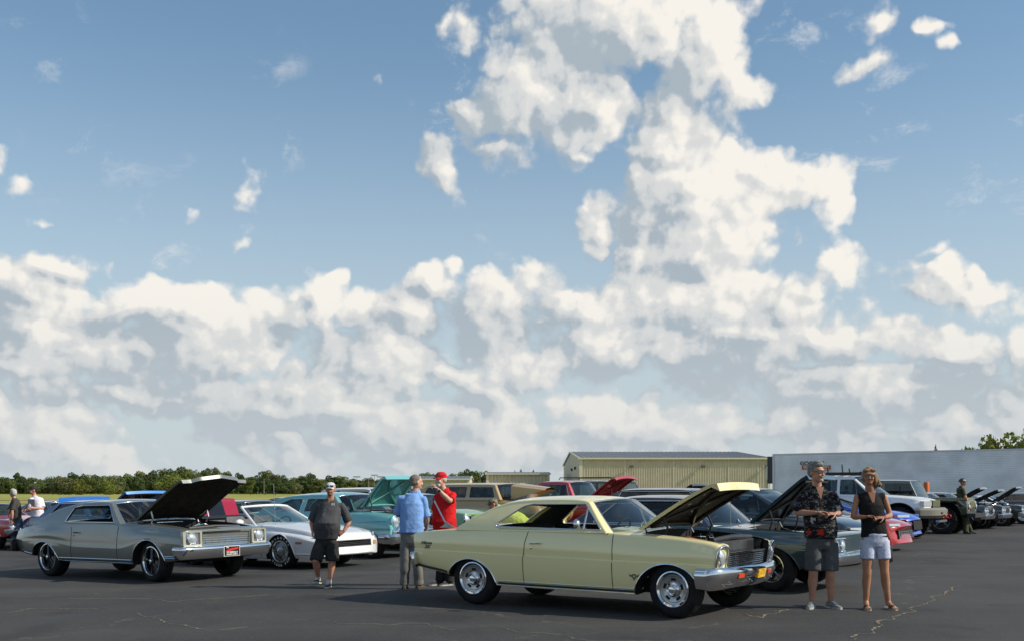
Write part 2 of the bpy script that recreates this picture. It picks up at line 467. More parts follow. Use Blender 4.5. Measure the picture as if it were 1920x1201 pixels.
# ------------------------------------------------------------------ ground
def asphalt_mat():
    m = bpy.data.materials.new('asphalt'); m.use_nodes = True
    t = NT(m.node_tree); b = t.n['Principled BSDF']
    geo = t.node('ShaderNodeNewGeometry'); P_ = geo.outputs['Position']
    big = t.noise(P_, .22, 6, .6); mid = t.noise(P_, 1.4, 6, .65); fine = t.noise(P_, 90, 3, .7); patch = t.noise(P_, .55, 3, .5)
    c = t.mix(t.mr(big, .32, .70), (.034, .034, .036), (.062, .060, .058))
    c = t.mix(t.mr(mid, .52, .78, 0, .55), c, (.072, .069, .064))
    c = t.mix(t.mr(patch, .60, .66, 0, .5), c, (.026, .026, .028))
    agg = t.node('ShaderNodeTexVoronoi', {'Vector': P_, 'Scale': 75.0})
    grain = t.noise(P_, 34, 2, .8)
    c = t.mix(t.mr(grain, .52, .72, 0, .45), c, (.10, .097, .09))
    c = t.mix(t.mr(grain, .30, .46, .5, 0), c, (.016, .016, .017))
    c = t.mix(t.mr(fine, .60, .74, 0, .6), c, (.15, .14, .13))
    st = t.noise(t.v('MULTIPLY', P_, (1, .6, 1)), .8, 7, .72)
    c = t.mix(t.mr(st, .64, .76, 0, .45), c, (.12, .11, .09))
    band = t.noise(t.v('MULTIPLY', P_, (.12, .9, 1)), .9, 4, .6)
    c = t.mix(t.mr(band, .50, .72, 0, .40), c, (.085, .083, .078))
    c = t.mix(t.mr(t.noise(t.v('MULTIPLY', P_, (.7, .25, 1)), .6, 3, .5), .62, .70, 0, .45), c, (.022, .022, .023))
    sp_ = t.noise(P_, 3.1, 2, .5)
    c = t.mix(t.mr(sp_, .73, .77, 0, .6), c, (.018, .018, .018))
    # hairline cracks
    wv = t.v('MULTIPLY_ADD', t.noise(P_, 1.1, 5, .6, out='Color'), (1.5, 1.5, 0), P_)
    vo = t.node('ShaderNodeTexVoronoi', {'Vector': wv, 'Scale': .26}, feature='DISTANCE_TO_EDGE', voronoi_dimensions='2D')
    br = t.noise(P_, 2.3, 4, .6)
    ck = t.m('MULTIPLY', t.mr(vo.outputs['Distance'], .0, .010, 1, 0), t.mr(br, .44, .60))
    c = t.mix(t.m('MULTIPLY', ck, .5), c, (.15, .13, .095))
    t.put(b.inputs['Base Color'], c)
    t.put(b.inputs['Roughness'], t.mr(mid, .3, .8, .78, .92, 'LINEAR'))
    b.inputs['Specular IOR Level'].default_value = .22
    h = t.m('ADD', t.m('MULTIPLY', agg.outputs['Distance'], .5), t.m('MULTIPLY', fine, .6))
    h = t.m('SUBTRACT', h, t.m('MULTIPLY', ck, 1.5))
    t.put(b.inputs['Normal'], t.node('ShaderNodeBump', {'Strength': .5, 'Distance': .006, 'Height': h}))
    return m

def grass_mat():
    m = bpy.data.materials.new('mown field grass'); m.use_nodes = True
    t = NT(m.node_tree); b = t.n['Principled BSDF']
    geo = t.node('ShaderNodeNewGeometry'); P_ = geo.outputs['Position']
    n1 = t.noise(t.v('MULTIPLY', P_, (.35, 1, 1)), .03, 5, .6); n2 = t.noise(P_, .25, 6, .65); n3 = t.noise(t.v('MULTIPLY', P_, (.2, 1, 1)), .16, 3, .5)
    c = t.mix(t.mr(n1, .40, .62), (.25, .27, .05), (.37, .33, .11))
    c = t.mix(t.mr(n2, .4, .75, 0, .6), c, (.15, .18, .04))
    c = t.mix(t.mr(n3, .55, .7, 0, .7), c, (.34, .28, .13))
    t.put(b.inputs['Base Color'], c); b.inputs['Roughness'].default_value = .95
    b.inputs['Specular IOR Level'].default_value = .1
    t.put(b.inputs['Normal'], t.node('ShaderNodeBump', {'Strength': .6, 'Distance': .1, 'Height': t.noise(P_, 4, 4, .7)}))
    return m

def ground_sheet(xs, ys, dz):
    return MB().grid([[(x, y, gz(x, y) + dz(x, y)) for x in xs] for y in ys], flip=True)
GXS = [-1400, -900, -600, -400, -250, -150, -100, -70, -50, -40, -32, -27] + list(np.arange(-24, 10.1, .5)) + [14, 20, 30, 50, 80, 120, 200, 350, 600, 900, 1400]
ground_sheet(GXS, [-300, -100, 60, 80, 120, 200, 400, 700, 1100, 1600, 2500], lambda x, y: -.05).build('field', grass_mat(), smooth=60, kind='structure')
def apron_edge(x): return 70 if x < -2 else 150
ASPHALT = asphalt_mat()
axs = list(np.arange(-60, 10.1, .5)) + [14, 20, 30, 45, 60, 80]
MB().grid([[(x, lerp(-60, 74 if x < 14 else 78, t), gz(x, 0) + (.0 if 0 < t < 1 else -.12)) for x in axs] for t in [0] + list(np.linspace(.002, .998, 60)) + [1]], flip=True).build('asphalt_apron', ASPHALT, smooth=60, kind='structure')
# crossing taxiways far out in the field, seen as thin dark lines
TAX = principled('old taxiway asphalt', (.085, .060, .050), .9, var=(.4, .3))
for i, (y0, y1, xa, xb) in enumerate(((86, 89, -75, -14), (132, 137, -110, -18), (176, 184, -150, -24))):
    ground_sheet(list(np.linspace(xa, xb, 30)), [y0, y1], lambda x, y: -.02).build('taxiway', TAX, smooth=60, kind='structure')
# wide cracks in the apron, filled with pale grit
CRK = principled('grit in crack', (.17, .14, .095), .95, var=(9, .5), bump=(40, .6, .01))
def crack(pts, w, seed, name='crack'):
    rnd = random.Random(seed); P3 = []
    for a, b_ in zip(pts, pts[1:]):
        n = max(3, int(math.hypot(b_[0] - a[0], b_[1] - a[1]) / .06))
        for i in range(n): P3.append((lerp(a[0], b_[0], i / n), lerp(a[1], b_[1], i / n)))
    rows = []
    for i, (x, y) in enumerate(P3):
        nx_ = mnoise.noise(Vector((x * 2.3, y * 2.3, seed))) * .16 + mnoise.noise(Vector((x * 9, y * 9, seed))) * .05
        ny_ = mnoise.noise(Vector((x * 2.3 + 9, y * 2.3, seed))) * .16 + mnoise.noise(Vector((x * 9, y * 9 + 7, seed))) * .05
        ww = w * max(.05, .55 + .9 * mnoise.noise(Vector((x * 5, y * 5, seed + 3))) + rnd.uniform(-.2, .2))
        a = P3[max(0, i - 1)]; c_ = P3[min(len(P3) - 1, i + 1)]
        t = Vector((c_[0] - a[0], c_[1] - a[1])).normalized()
        x, y = x + nx_, y + ny_
        rows.append([(x - t.y * ww, y + t.x * ww, gz(x, y) + .004), (x, y, gz(x, y) + .006), (x + t.y * ww, y - t.x * ww, gz(x, y) + .004)])
    MB().grid(rows).build(name, CRK, smooth=60, kind='structure')
def gp(px, py):
    d = EYE * FPX / (py - HOR); return (pix(px, d), d)
crack([gp(1600, 1199), gp(1640, 1172), gp(1690, 1150), gp(1745, 1122), gp(1798, 1096)], .022, 1)
crack([gp(250, 1140), gp(330, 1165), gp(420, 1172), gp(470, 1168)], .013, 2)
crack([gp(120, 1110), gp(250, 1112), gp(330, 1118), gp(520, 1108)], .012, 3)
crack([gp(900, 1170), gp(1050, 1188), gp(1120, 1200), gp(1300, 1199)], .012, 4)
crack([gp(1395, 1150), gp(1430, 1156), gp(1475, 1140)], .020, 5)
crack([gp(560, 1155), gp(720, 1168), gp(800, 1166), gp(860, 1178)], .009, 6)
crack([gp(0, 1137), gp(60, 1128), gp(200, 1131)], .010, 7)
crack([gp(1700, 1042), gp(1735, 1036), gp(1790, 1044)], .010, 8)
# ------------------------------------------------------------------ car kit
# car coordinates: x forward, y to the car's left, z up, origin on the ground midway between the axles
def wheel(parent, x, y, r, style, width=.21, rr=None, steer=0.0, n=40):
    """y < 0 is the car's right side; outward faces away from the car"""
    out = -1 if y < 0 else 1
    rr = rr or r * .60
    lw = width / 2
    rot = (0, 0, (PI if out > 0 else 0) + steer)
    def fin(o, p):
        o.parent = p
        return o
    t = MB().mat(RUBBER)
    pr = [(rr - .005, -lw + .02), (rr + .012, -lw + .004), (rr + (r - rr) * .45, -lw - .006), (r - .035, -lw + .004), (r - .012, -lw + .022), (r, -lw + .045),
          (r, -.035), (r - .007, -.032), (r - .007, -.026), (r, -.023), (r, .023), (r - .007, .026), (r - .007, .032), (r, .035),
          (r, lw - .045), (r - .012, lw - .022), (r - .035, lw - .004), (rr + .01, lw), (rr - .005, lw - .02)]
    if style == 'whitewall':
        t.lathe(pr, n=n, close=True)
        t.mat(WHITEP).lathe([(rr + .010, -lw - .001), (rr + .03, -lw - .008), (rr + .055, -lw - .0085), (rr + .058, -lw - .004)], n=n)
    elif style == 'offroad':
        t.lathe(pr, n=n, close=True)
        for k in range(26):
            M = Matrix.Rotation(2 * PI * k / 26, 4, 'Y')
            for s_ in (-1, 1):
                t.box((-.03, s_ * lw - .05 if s_ > 0 else -lw - .012, r - .035), (.03, s_ * lw + .012 if s_ > 0 else -lw + .05, r + .014), M @ Matrix.Rotation(.12 * s_, 4, 'Y'))
            t.box((-.028, -.05, r - .02), (.028, .05, r + .014), M @ Matrix.Rotation(.12, 4, 'Y'))
    else:
        t.lathe(pr, n=n, close=True)
    w = t.build('wheel', RUBBER, parent, smooth=50, fix=True)
    w.location = (x, y - out * lw, r); w.rotation_euler = rot
    m = MB()
    if style == 'rally':
        m.mat(CHROME).lathe([(rr + .004, -lw + .012), (rr + .006, -lw - .004), (rr - .008, -lw - .008), (rr - .028, -lw + .006), (rr - .034, -lw + .03)], n=n)
        m.mat(ALLOY).lathe([(rr - .034, -lw + .028), (rr - .050, -lw + .03), (rr - .062, -lw + .018), (.085, -lw + .022), (.075, -lw + .03)], n=n)
        rim = m.build('rim', None, w, smooth=40)
        for k in range(5):
            s_ = MB().mat(WELL)
            a0 = 2 * PI * k / 5 + .3
            pts = []
            for rr_, sgn in ((rr - .073, 1), (rr - .104, -1)):
                for q in range(7):
                    a = a0 + sgn * (q - 3) * .085
                    pts.append((rr_ * math.cos(a), rr_ * math.sin(a)))
            s_.prism(pts, -lw + .0155, -lw + .03).build('slot', None, w, smooth=0)
        MB().mat(CHROME).lathe([(.085, -lw + .024), (.082, -lw + .006), (.066, -lw - .004), (.05, -lw + .006), (.046, -lw - .012), (.036, -lw - .026), (.02, -lw - .030), (0, -lw - .031)], n=28).build('hub_cap', None, w, smooth=30)
    elif style in ('torq', 'torqgrey', 'mesh5'):
        lip = CHROME; sm = GLOSSBLACK if style == 'torq' else (principled('dark chrome', (.20, .20, .21), .18, 1.0) if style == 'torqgrey' else ALLOY)
        m.mat(lip).lathe([(rr + .004, -lw + .012), (rr + .006, -lw - .004), (rr - .006, -lw - .006), (rr - .016, -lw + .004), (rr - .020, -lw + .030)], n=n)
        m.mat(sm if style != 'mesh5' else ALLOY).lathe([(rr - .018, -lw + .030), (rr - .030, -lw + .045), (rr - .034, -lw + .12), (.06, -lw + .13), (0, -lw + .13)], n=n)
        m.build('rim', None, w, smooth=40)
        for k in range(5):
            s_ = MB().mat(sm)
            a = 2 * PI * k / 5 + .5
            M = Matrix.Rotation(-a, 4, 'Y')
            prof = [(.028, -lw + .012, .030), (.075, -lw + .010, .022), (rr * .62, -lw + .020, .019), (rr - .03, -lw + .034, .030), (rr - .008, -lw + .040, .040)]
            rows = []
            for (d, yy, hw_) in prof:
                rows.append([M @ Vector((d, yy + .03, -hw_)), M @ Vector((d, yy + .008, -hw_ * .8)), M @ Vector((d, yy - .008, 0)), M @ Vector((d, yy + .008, hw_ * .8)), M @ Vector((d, yy + .03, hw_))])
            s_.grid(rows); s_.build('spoke', None, w, smooth=60)
        MB().mat(sm).lathe([(.062, -lw + .04), (.060, -lw + .004), (.05, -lw)], n=24).mat(CHROME).lathe([(.034, -lw), (.032, -lw - .014), (.02, -lw - .02), (0, -lw - .02)], n=24).build('hub_cap', None, w, smooth=30)
    elif style == 'fins':
        m.mat(CHROME).lathe([(rr + .004, -lw + .012), (rr + .006, -lw - .004), (rr - .010, -lw - .006), (rr - .022, -lw + .012)], n=n)
        m.mat(STEEL).lathe([(rr - .022, -lw + .012), (rr - .03, -lw + .05), (.09, -lw + .045), (.085, -lw + .01), (.05, -lw - .004), (0, -lw - .006)], n=n)
        for k in range(22):
            M = Matrix.Rotation(2 * PI * k / 22, 4, 'Y')
            m.mat(CHROME).box((.088, -lw + .012, -.004), (rr - .022, -lw + .05, .004), M)
        m.build('rim', None, w, smooth=40)
    elif style in ('cap', 'whitewall'):
        m.mat(CHROME).lathe([(rr + .004, -lw + .012), (rr + .004, -lw - .006), (rr - .03, -lw - .004), (rr - .05, -lw + .008), (rr * .62, -lw - .006), (rr * .5, -lw + .006), (.05, -lw - .012), (0, -lw - .016)], n=n).build('rim', None, w, smooth=40)
    else:
        m.mat(GLOSSBLACK).lathe([(rr + .004, -lw + .012), (rr + .006, -lw - .004), (rr - .010, -lw), (rr - .03, -lw + .05), (.10, -lw + .06), (.08, -lw + .03), (0, -lw + .03)], n=24)
        for k in range(8):
            M = Matrix.Rotation(2 * PI * k / 8, 4, 'Y')
            m.mat(STEEL if k % 2 else GLOSSBLACK).box((.08, -lw + .028, -.014), (rr - .02, -lw + .055, .014), M)
        m.build('rim', None, w, smooth=40)
    return w

def torus(m, c, Rm, r, M=None, n=28, k=8):
    rows = []
    for i in range(n):
        a = 2 * PI * i / n
        row = []
        for j in range(k):
            b = 2 * PI * j / k
            p = Vector(((Rm + r * math.cos(b)) * math.cos(a), (Rm + r * math.cos(b)) * math.sin(a), r * math.sin(b)))
            if M is not None: p = M @ p
            row.append(p + Vector(c))
        rows.append(row)
    return m.grid(rows, close_u=True, close_v=True)

class Body:
    """a car body from side-view curves; s is a dict of curves in car coordinates"""
    def __init__(b, s, root, paint):
        b.s = s; b.root = root; b.paint = paint; b.hw = s['hw']; b.x0, b.x1 = s['x0'], s['x1']
    def q(b, k, x, d=0.0):
        v = b.s.get(k, d)
        return interp(v, x) if isinstance(v, list) else v
    def half(b, x):
        """half cross-section from the floor centre to the deck centre"""
        w, zb, zc, zs = b.q('w', x, b.hw), b.q('bot', x), b.q('crease', x), b.q('belt', x)
        tum, cr, sr, cs = b.q('tum', x, .06), b.q('crown', x, .04), b.q('sr', x, .035), b.q('cs', x, .010)
        bl, tuck = b.q('bulge', x, .012), b.q('tuck', x, .02)
        pt = [(0, zb + .02), (w * .6, zb + .02), (w - .11, zb), (w - .03 - tuck, zb + .006), (w - .012 - tuck, zb + .035)]
        y0, z0 = w - .012 - tuck, zb + .035
        for t in (.3, .6, .85): pt.append((lerp(y0, w, t) + bl * .7 * math.sin(PI * t), lerp(z0, zc - .014, t)))
        pt += [(w, zc - .014), (w, zc), (w - cs, zc + .012)]
        y0, z0, y1, z1 = w - cs, zc + .012, w - tum, zs - sr
        for t in (.2, .4, .6, .8): pt.append((lerp(y0, y1, t) + bl * math.sin(PI * t), lerp(z0, z1, t)))
        pt += [(y1, z1), (y1 - .12 * sr, zs - .5 * sr), (y1 - .42 * sr, zs - .15 * sr), (y1 - sr, zs)]
        yy = y1 - sr
        f = b.q('crownpow', x, 2.2)
        for t in (.86, .70, .52, .34, .17, 0): pt.append((yy * t, zs + cr * (1 - t ** f)))
        return pt
    def yside(b, x, z):
        p = b.half(x); best = None
        for (a, c_) in zip(p[2:-6], p[3:-6]):
            if min(a[1], c_[1]) - 1e-6 <= z <= max(a[1], c_[1]) + 1e-6 and abs(c_[1] - a[1]) > 1e-6:
                y = lerp(a[0], c_[0], (z - a[1]) / (c_[1] - a[1]))
                best = y if best is None else max(best, y)
        return best if best is not None else p[8][0]
    def ztop(b, x, y):
        p = b.half(x); y = abs(y)
        for a, c_ in zip(p[-11:], p[-10:]):
            if c_[0] <= y <= a[0]: return lerp(c_[1], a[1], (y - c_[0]) / max(1e-6, a[0] - c_[0]))
        return p[-11][1]
    def warp(b, x, y, z):
        s = b.s; t = min(1, abs(y) / b.hw)
        if 'nose' in s:
            xw, bow, rake, z0 = s['nose']
            if x > xw:
                k = min(1.3, (x - xw) / (b.x1 - xw)); k = k * k if k < 1 else k
                x += k * (-bow * t ** 2.4 + rake * (z - z0))
        if 'tail' in s:
            xw, bow, rake, z0 = s['tail']
            if x < xw:
                k = min(1.3, (x - xw) / (b.x0 - xw)); k = k * k if k < 1 else k
                x += k * (bow * t ** 2.4 + rake * (z - z0))
        return (x, y, z)
    def make(b, cut=()):
        s = b.s; xs = []; x = b.x0
        step = s.get('step', .07)
        n = max(8, int((b.x1 - b.x0) / step))
        for i in range(n + 1):
            t = i / n; xs.append(lerp(b.x0, b.x1, t))
        xs[1:1] = [b.x0 + .012, b.x0 + .03]; xs[-1:-1] = [b.x1 - .03, b.x1 - .012]
        xs = sorted(set(round(v, 4) for v in xs))
        rows = []
        ex = s.get('endround', .018)
        for x in xs:
            p = b.half(x)
            de = min(x - b.x0, b.x1 - x)
            sh = ex * (1 - math.sqrt(max(0, 1 - (1 - min(1, de / .03)) ** 2)))
            zc = .5 * (b.q('bot', x) + b.q('belt', x))
            p = [(max(0, y - sh) if y > 0.001 else 0, z + (sh if z < zc else -sh)) for y, z in p]
            full = [(x, -y, z) for y, z in p] + [(x, y, z) for y, z in p[::-1][1:-1]]
            rows.append(full)
        m = MB().mat(b.paint); m.mats = [b.paint, WELL]
        m.grid(rows, close_v=True)
        k = len(rows[0]); tot = len(m.v)
        m.f.append(tuple(range(k))); m.mi.append(0)
        m.f.append(tuple(range(tot - k, tot))[::-1]); m.mi.append(0)
        o = m.build('body', None, b.root, smooth=0, fix=True)
        cs = []
        def cut_mb():
            c_ = MB(); c_.mats = [b.paint, WELL]; c_.cur = 1; return c_
        for (xc, zc, rx, rz) in s['arches']:
            for sg in (-1, 1):
                pts = [(xc + rx * math.cos(a), zc + rz * math.sin(a)) for a in np.linspace(0, PI, 25)]
                pts = [(xc + rx, .02)] + pts + [(xc - rx, .02)]
                cs.append(cut_mb().prism(pts, sg * (b.hw + .2), sg * (b.hw - s.get('welld', .30))))
        for bx in cut: cs.append(cut_mb().box(*bx))
        boolean(o, cs)
        bm = bmesh.new(); bm.from_mesh(o.data)
        ng = [f for f in bm.faces if len(f.verts) > 4]
        bmesh.ops.triangulate(bm, faces=ng)
        for v in bm.verts: v.co = Vector(b.warp(*v.co))
        bm.to_mesh(o.data); bm.free()
        o.data.shade_smooth(); o.data.set_sharp_from_angle(angle=R(s.get('sharp', 28)))
        b.o = o
        return o
    # --- surface-following details -------------------------------------------------
    def line(b, pts, r, mat, name, both=True, off=0.0, flat=None, parent=None, n=6):
        """tube along (x, z) points on the body side"""
        dp = []
        for p, q in zip(pts, pts[1:]):
            k = max(1, int(math.hypot(q[0] - p[0], q[1] - p[1]) / .035))
            dp += [(lerp(p[0], q[0], i / k), lerp(p[1], q[1], i / k)) for i in range(k)]
        dp.append(pts[-1])
        for sg in ((-1, 1) if both else (-1,)):
            o = MB().mat(mat).tube([b.warp(x, sg * (b.yside(x, z) + off), z) for x, z in dp], r, n, flat=flat).build(name, None, parent or b.root, smooth=60)
        return o
    def strip(b, x0, x1, zf, h, mat, name, off=.006, both=True, parent=None, n=24):
        """moulding strip of height h whose centre follows zf(x)"""
        for sg in ((-1, 1) if both else (-1,)):
            m = MB().mat(mat)
            rows = []
            for i in range(n + 1):
                x = lerp(x0, x1, i / n); z = zf(x) if callable(zf) else zf
                ya, yb = b.yside(x, z - h / 2), b.yside(x, z + h / 2)
                sec = [(ya - .01, z - h / 2), (ya + off, z - h / 2 + h * .12), (max(ya, yb) + off * 1.3, z), (yb + off, z + h / 2 - h * .12), (yb - .01, z + h / 2)]
                rows.append([b.warp(x, sg * y, zz) for y, zz in sec])
            m.grid(rows, flip=sg > 0)
            o = m.build(name, None, parent or b.root, smooth=40)
        return o
    def seams(b, lines, r=.0045):
        for pts in lines: b.line(pts, r, WELL, 'door_gap', off=.0005)
    def archtrim(b, mat=None, r=.011, which=None):
        for k, (xc, zc, rx, rz) in enumerate(b.s['arches']):
            if which is not None and k not in which: continue
            pts = []
            for a in np.linspace(-.12, PI + .12, 30):
                x, z = xc + (rx + .003) * math.cos(a), zc + (rz + .003) * math.sin(a)
                if z > b.q('bot', x) + .005: pts.append((x, z))
            b.line(pts, r, mat or b.paint, 'wheel_arch_trim', off=.001)
    def hood(b, xa, xb, wf, angle, mat_out, mat_in=None, name='hood', peak=0.0, lift=.03, ribs=True, thick=.035, lipdrop=.05, nx=12, ny=16, label=None, extra=None, hinge='rear', slide=0.0):
        """panel over the engine bay from x=xa (hinge) to xb, opened by angle"""
        mat_in = mat_in or INSUL
        m = MB(); m.mats = [mat_out, mat_in]
        top, bot = [], []
        for i in range(nx + 1):
            t = i / nx; rt, rb = [], []
            for j in range(ny + 1):
                u = -1 + 2 * j / ny
                x = lerp(xa, xb + (peak(u) if callable(peak) else peak * (1 - abs(u))), t)
                w_ = wf(min(max(x, xa), xb)) if callable(wf) else wf
                y = u * w_
                z = b.ztop(min(x, b.x1 - .02), y) + .004
                if extra: z += extra(x, y)
                if i == nx: z -= lipdrop * .35; x += .012
                rt.append(b.warp(x, y, z))
                inset = .02
                rb.append(b.warp(x - (inset if i == nx else (-inset if i == 0 else 0)), y * (1 - inset / w_), z - thick - (lipdrop * .65 if i == nx else 0)))
            top.append(rt); bot.append(rb)
        m.cur = 0; m.grid(top)
        m.cur = 1; m.grid(bot, flip=True)
        m.cur = 0
        for e in ((lambda i: (top[i][0], bot[i][0]), nx + 1, True), (lambda i: (top[i][-1], bot[i][-1]), nx + 1, False), (lambda j: (top[0][j], bot[0][j]), ny + 1, False), (lambda j: (top[-1][j], bot[-1][j]), ny + 1, True)):
            fn, cnt, fl = e
            m.grid([list(fn(k)) for k in range(cnt)], flip=fl)
        if ribs:
            m.cur = 1 if mat_in is not INSUL else m.cur
            m.mat(mat_in if mat_in is not INSUL else BLACKTRIM)
            zc = lambda x, y: b.ztop(min(x, b.x1 - .05), y) - thick - .012
            W = (wf((xa + xb) / 2) if callable(wf) else wf) * .82
            L0, L1 = lerp(xa, xb, .08), lerp(xa, xb, .90)
            for (p0, p1) in (((L0, -W), (L1, -W)), ((L0, W), (L1, W)), ((L0, -W), (L0, W)), ((L1, -W), (L1, W)), ((L0, -W), (lerp(L0, L1, .5), 0)), ((L0, W), (lerp(L0, L1, .5), 0)), ((lerp(L0, L1, .5), 0), (L1, -W * .6)), ((lerp(L0, L1, .5), 0), (L1, W * .6))):
                m.tube([(lerp(p0[0], p1[0], t), lerp(p0[1], p1[1], t), zc(lerp(p0[0], p1[0], t), lerp(p0[1], p1[1], t))) for t in (0, .25, .5, .75, 1)], .026, 6, flat=(1, .7))
        if hinge == 'rear':
            hx, hz = xa, b.ztop(xa, 0)
            a = R(angle); ca, sa = math.cos(a), math.sin(a)
            def rot(x, y, z):
                dx, dz = x - hx, z - hz
                return (hx + dx * ca - dz * sa + slide, y, hz + dx * sa + dz * ca + lift)
        else:
            hx, hz = xb, b.ztop(xb - .1, 0)
            a = R(angle); ca, sa = math.cos(a), math.sin(a)
            def rot(x, y, z):
                dx, dz = x - hx, z - hz
                return (hx + dx * ca + dz * sa + slide, y, hz - dx * sa + dz * ca + lift)
        m.warp(rot); b.rot = rot
        o = m.build(name, None, b.root, smooth=30, label=label)
        return o
    def hinges(b, xa, wy, dx=.28, dz=.20, mat=None):
        for sg in (-1, 1):
            m = MB().mat(mat or BLACKTRIM)
            y = sg * (wy - .07); z = b.ztop(xa, y)
            p = b.rot(xa + dx, y, b.ztop(min(xa + dx, b.x1 - .1), y) - .04)
            m.tube([(xa + .10, y, z - .04), (xa + .05, y, z + .06), ((xa + .05 + p[0]) / 2 + .02, y, (z + .06 + p[2]) / 2 - .01), p], .016, 6, flat=(1, .6))
            m.tube([(xa + .30, y, z - .06), ((xa + .3 + p[0]) / 2 + .05, y, (z + p[2]) / 2 - .03), p], .014, 6)
            m.build('hood_hinge', None, b.root, smooth=40)
    def bay(b, xa, xb, w, ztop_, air=CHROME, airr=.19, seed=1, block=None, z0=.45):
        """engine, air cleaner, battery, hoses, inner fenders"""
        rnd = random.Random(seed)
        m = MB().mat(ENGINE); c_ = (xa + xb) / 2 - .05; zt = ztop_
        m.box((xa + .12, -.22, z0), (xb - .25, .22, zt - .17))
        for sg in (-1, 1):
            m.mat(block or ENGINE2).box((c_ - .26, sg * .14 - .06 + sg * .06, zt - .20), (c_ + .24, sg * .14 + .06 + sg * .06, zt - .09))
            m.mat(ENGINE).box((xa + .02, sg * (w - .02), z0), (xb - .02, sg * (w - .06), zt - .06))
            for k in range(4): m.mat(BLACKTRIM).tube([(c_ - .2 + k * .13, sg * .22, zt - .12), (c_ - .16 + k * .1, sg * .28, zt - .03), (c_ - .05, sg * .08, zt - .06)], .010, 6)
        m.mat(STEEL).box((xb - .14, -w + .12, z0), (xb - .08, w - .12, zt - .04))
        m.mat(BLACKTRIM).tube([(xb - .13, -w + .1, zt - .02), (xb - .13, 0, zt + .0), (xb - .13, w - .1, zt - .02)], .03, 8)
        m.mat(BLACKTRIM).box((xb - .42, w - .30, zt - .28), (xb - .2, w - .12, zt - .07))
        m.mat(WHITEP).box((xa + .25, -w + .08, zt - .26), (xa + .42, -w + .2, zt - .08))
        for k in range(9):
            p = [Vector((rnd.uniform(xa + .1, xb - .15), rnd.uniform(-w + .1, w - .1), zt - rnd.uniform(.05, .2))) for _ in range(3)]
            p[1].z += .09
            m.mat(rnd.choice([BLACKTRIM, BLACKTRIM, STEEL, CHROME, ENGINE2])).tube([p[0], p[0].lerp(p[1], .6), p[1], p[1].lerp(p[2], .6), p[2]], rnd.uniform(.010, .024), 7)
        for k in range(10):
            p = Vector((rnd.uniform(xa + .1, xb - .2), rnd.uniform(-w + .15, w - .15), zt - rnd.uniform(.06, .16)))
            m.mat(rnd.choice([STEEL, CHROME, BLACKTRIM, ENGINE])).lathe([(0, .0), (.03, .0), (.035, -.05), (.03, -.09)], 'z', p, 10)
        m.mat(WELL).box((xb - .20, -.26, zt - .36), (xb - .15, .26, zt - .02))
        e = m.build('engine', None, b.root, smooth=40)
        a = MB().mat(air).lathe([(0, .07), (.02, .07), (airr - .02, .055), (airr, .045), (airr, .0), (airr - .02, -.02), (0, -.02)], 'z', (c_, 0, zt - .07), 30).tube([(c_, 0, zt - .01), (c_, 0, zt + .025)], .012, 8)
        a.build('air_cleaner', None, e, smooth=35)
        # fender-side brace tubes and the cowl
        return e
    def cabin(b, xr, xf, w, zf, zb, seats=((-.35, 'bucket'), ), seatmat=None, dashx=None, wheel_y=.38, headrest=True, rear_x=None, top=None):
        seatmat = seatmat or INTERIOR
        top = top or (zb + .05)
        for (sx_, kind) in seats:
            ys = (-.36, .36) if kind == 'bucket' else (0,)
            ww = .26 if kind == 'bucket' else w - .10
            for y in ys:
                m = MB().mat(seatmat)
                rows = []
                for (dx, z_, f) in ((.30, zf + .16, .9), (.26, zf + .24, 1), (-.05, zf + .22, 1), (-.16, zf + .28, 1), (-.26, top - .06, .95), (-.30, top, .80), (-.36, top - .02, .75), (-.33, zf + .3, 1), (-.25, zf + .06, 1)):
                    rows.append([(sx_ + dx, y + ww * f * u, z_ + .025 * (1 - abs(u) ** 2) * (1 if dx > -.2 else 0)) for u in (-1, -.8, -.4, 0, .4, .8, 1)])
                m.grid(rows)
                for e in (0, 6):
                    m.add([r[e] for r in rows], [tuple(range(len(rows)))])
                if kind == 'bucket' and headrest:
                    m.ellipsoid((sx_ - .30, y, top + .10), (.05, .12, .08), 10, 6)
                m.build('seat', None, b.root, smooth=50, fix=True)
        dx_ = dashx if dashx is not None else xf - .25
        d = MB().mat(INTERIOR)
        d.grid([[(dx_ + a_, y, z_) for y in np.linspace(-w + .03, w - .03, 5)] for a_, z_ in ((.45, zb - .03), (.1, zb - .0), (0, zb - .02), (-.03, zb - .10), (.03, zb - .22))])
        d.build('dashboard', None, b.root, smooth=40)
        s_ = MB().mat(INTERIOR)
        M = Matrix.Rotation(R(-62), 3, 'Y')
        torus(s_, (dx_ - .20, wheel_y, zb + .0), .185, .013, M)
        s_.tube([Vector((dx_ - .20, wheel_y - .18, zb)), Vector((dx_ - .17, wheel_y, zb - .02)), Vector((dx_ - .20, wheel_y + .18, zb))], .012, 6)
        s_.tube([Vector((dx_ - .17, wheel_y, zb - .02)), Vector((dx_ + .08, wheel_y, zb - .14))], .025, 8)
        s_.build('steering_wheel', None, b.root, smooth=50)

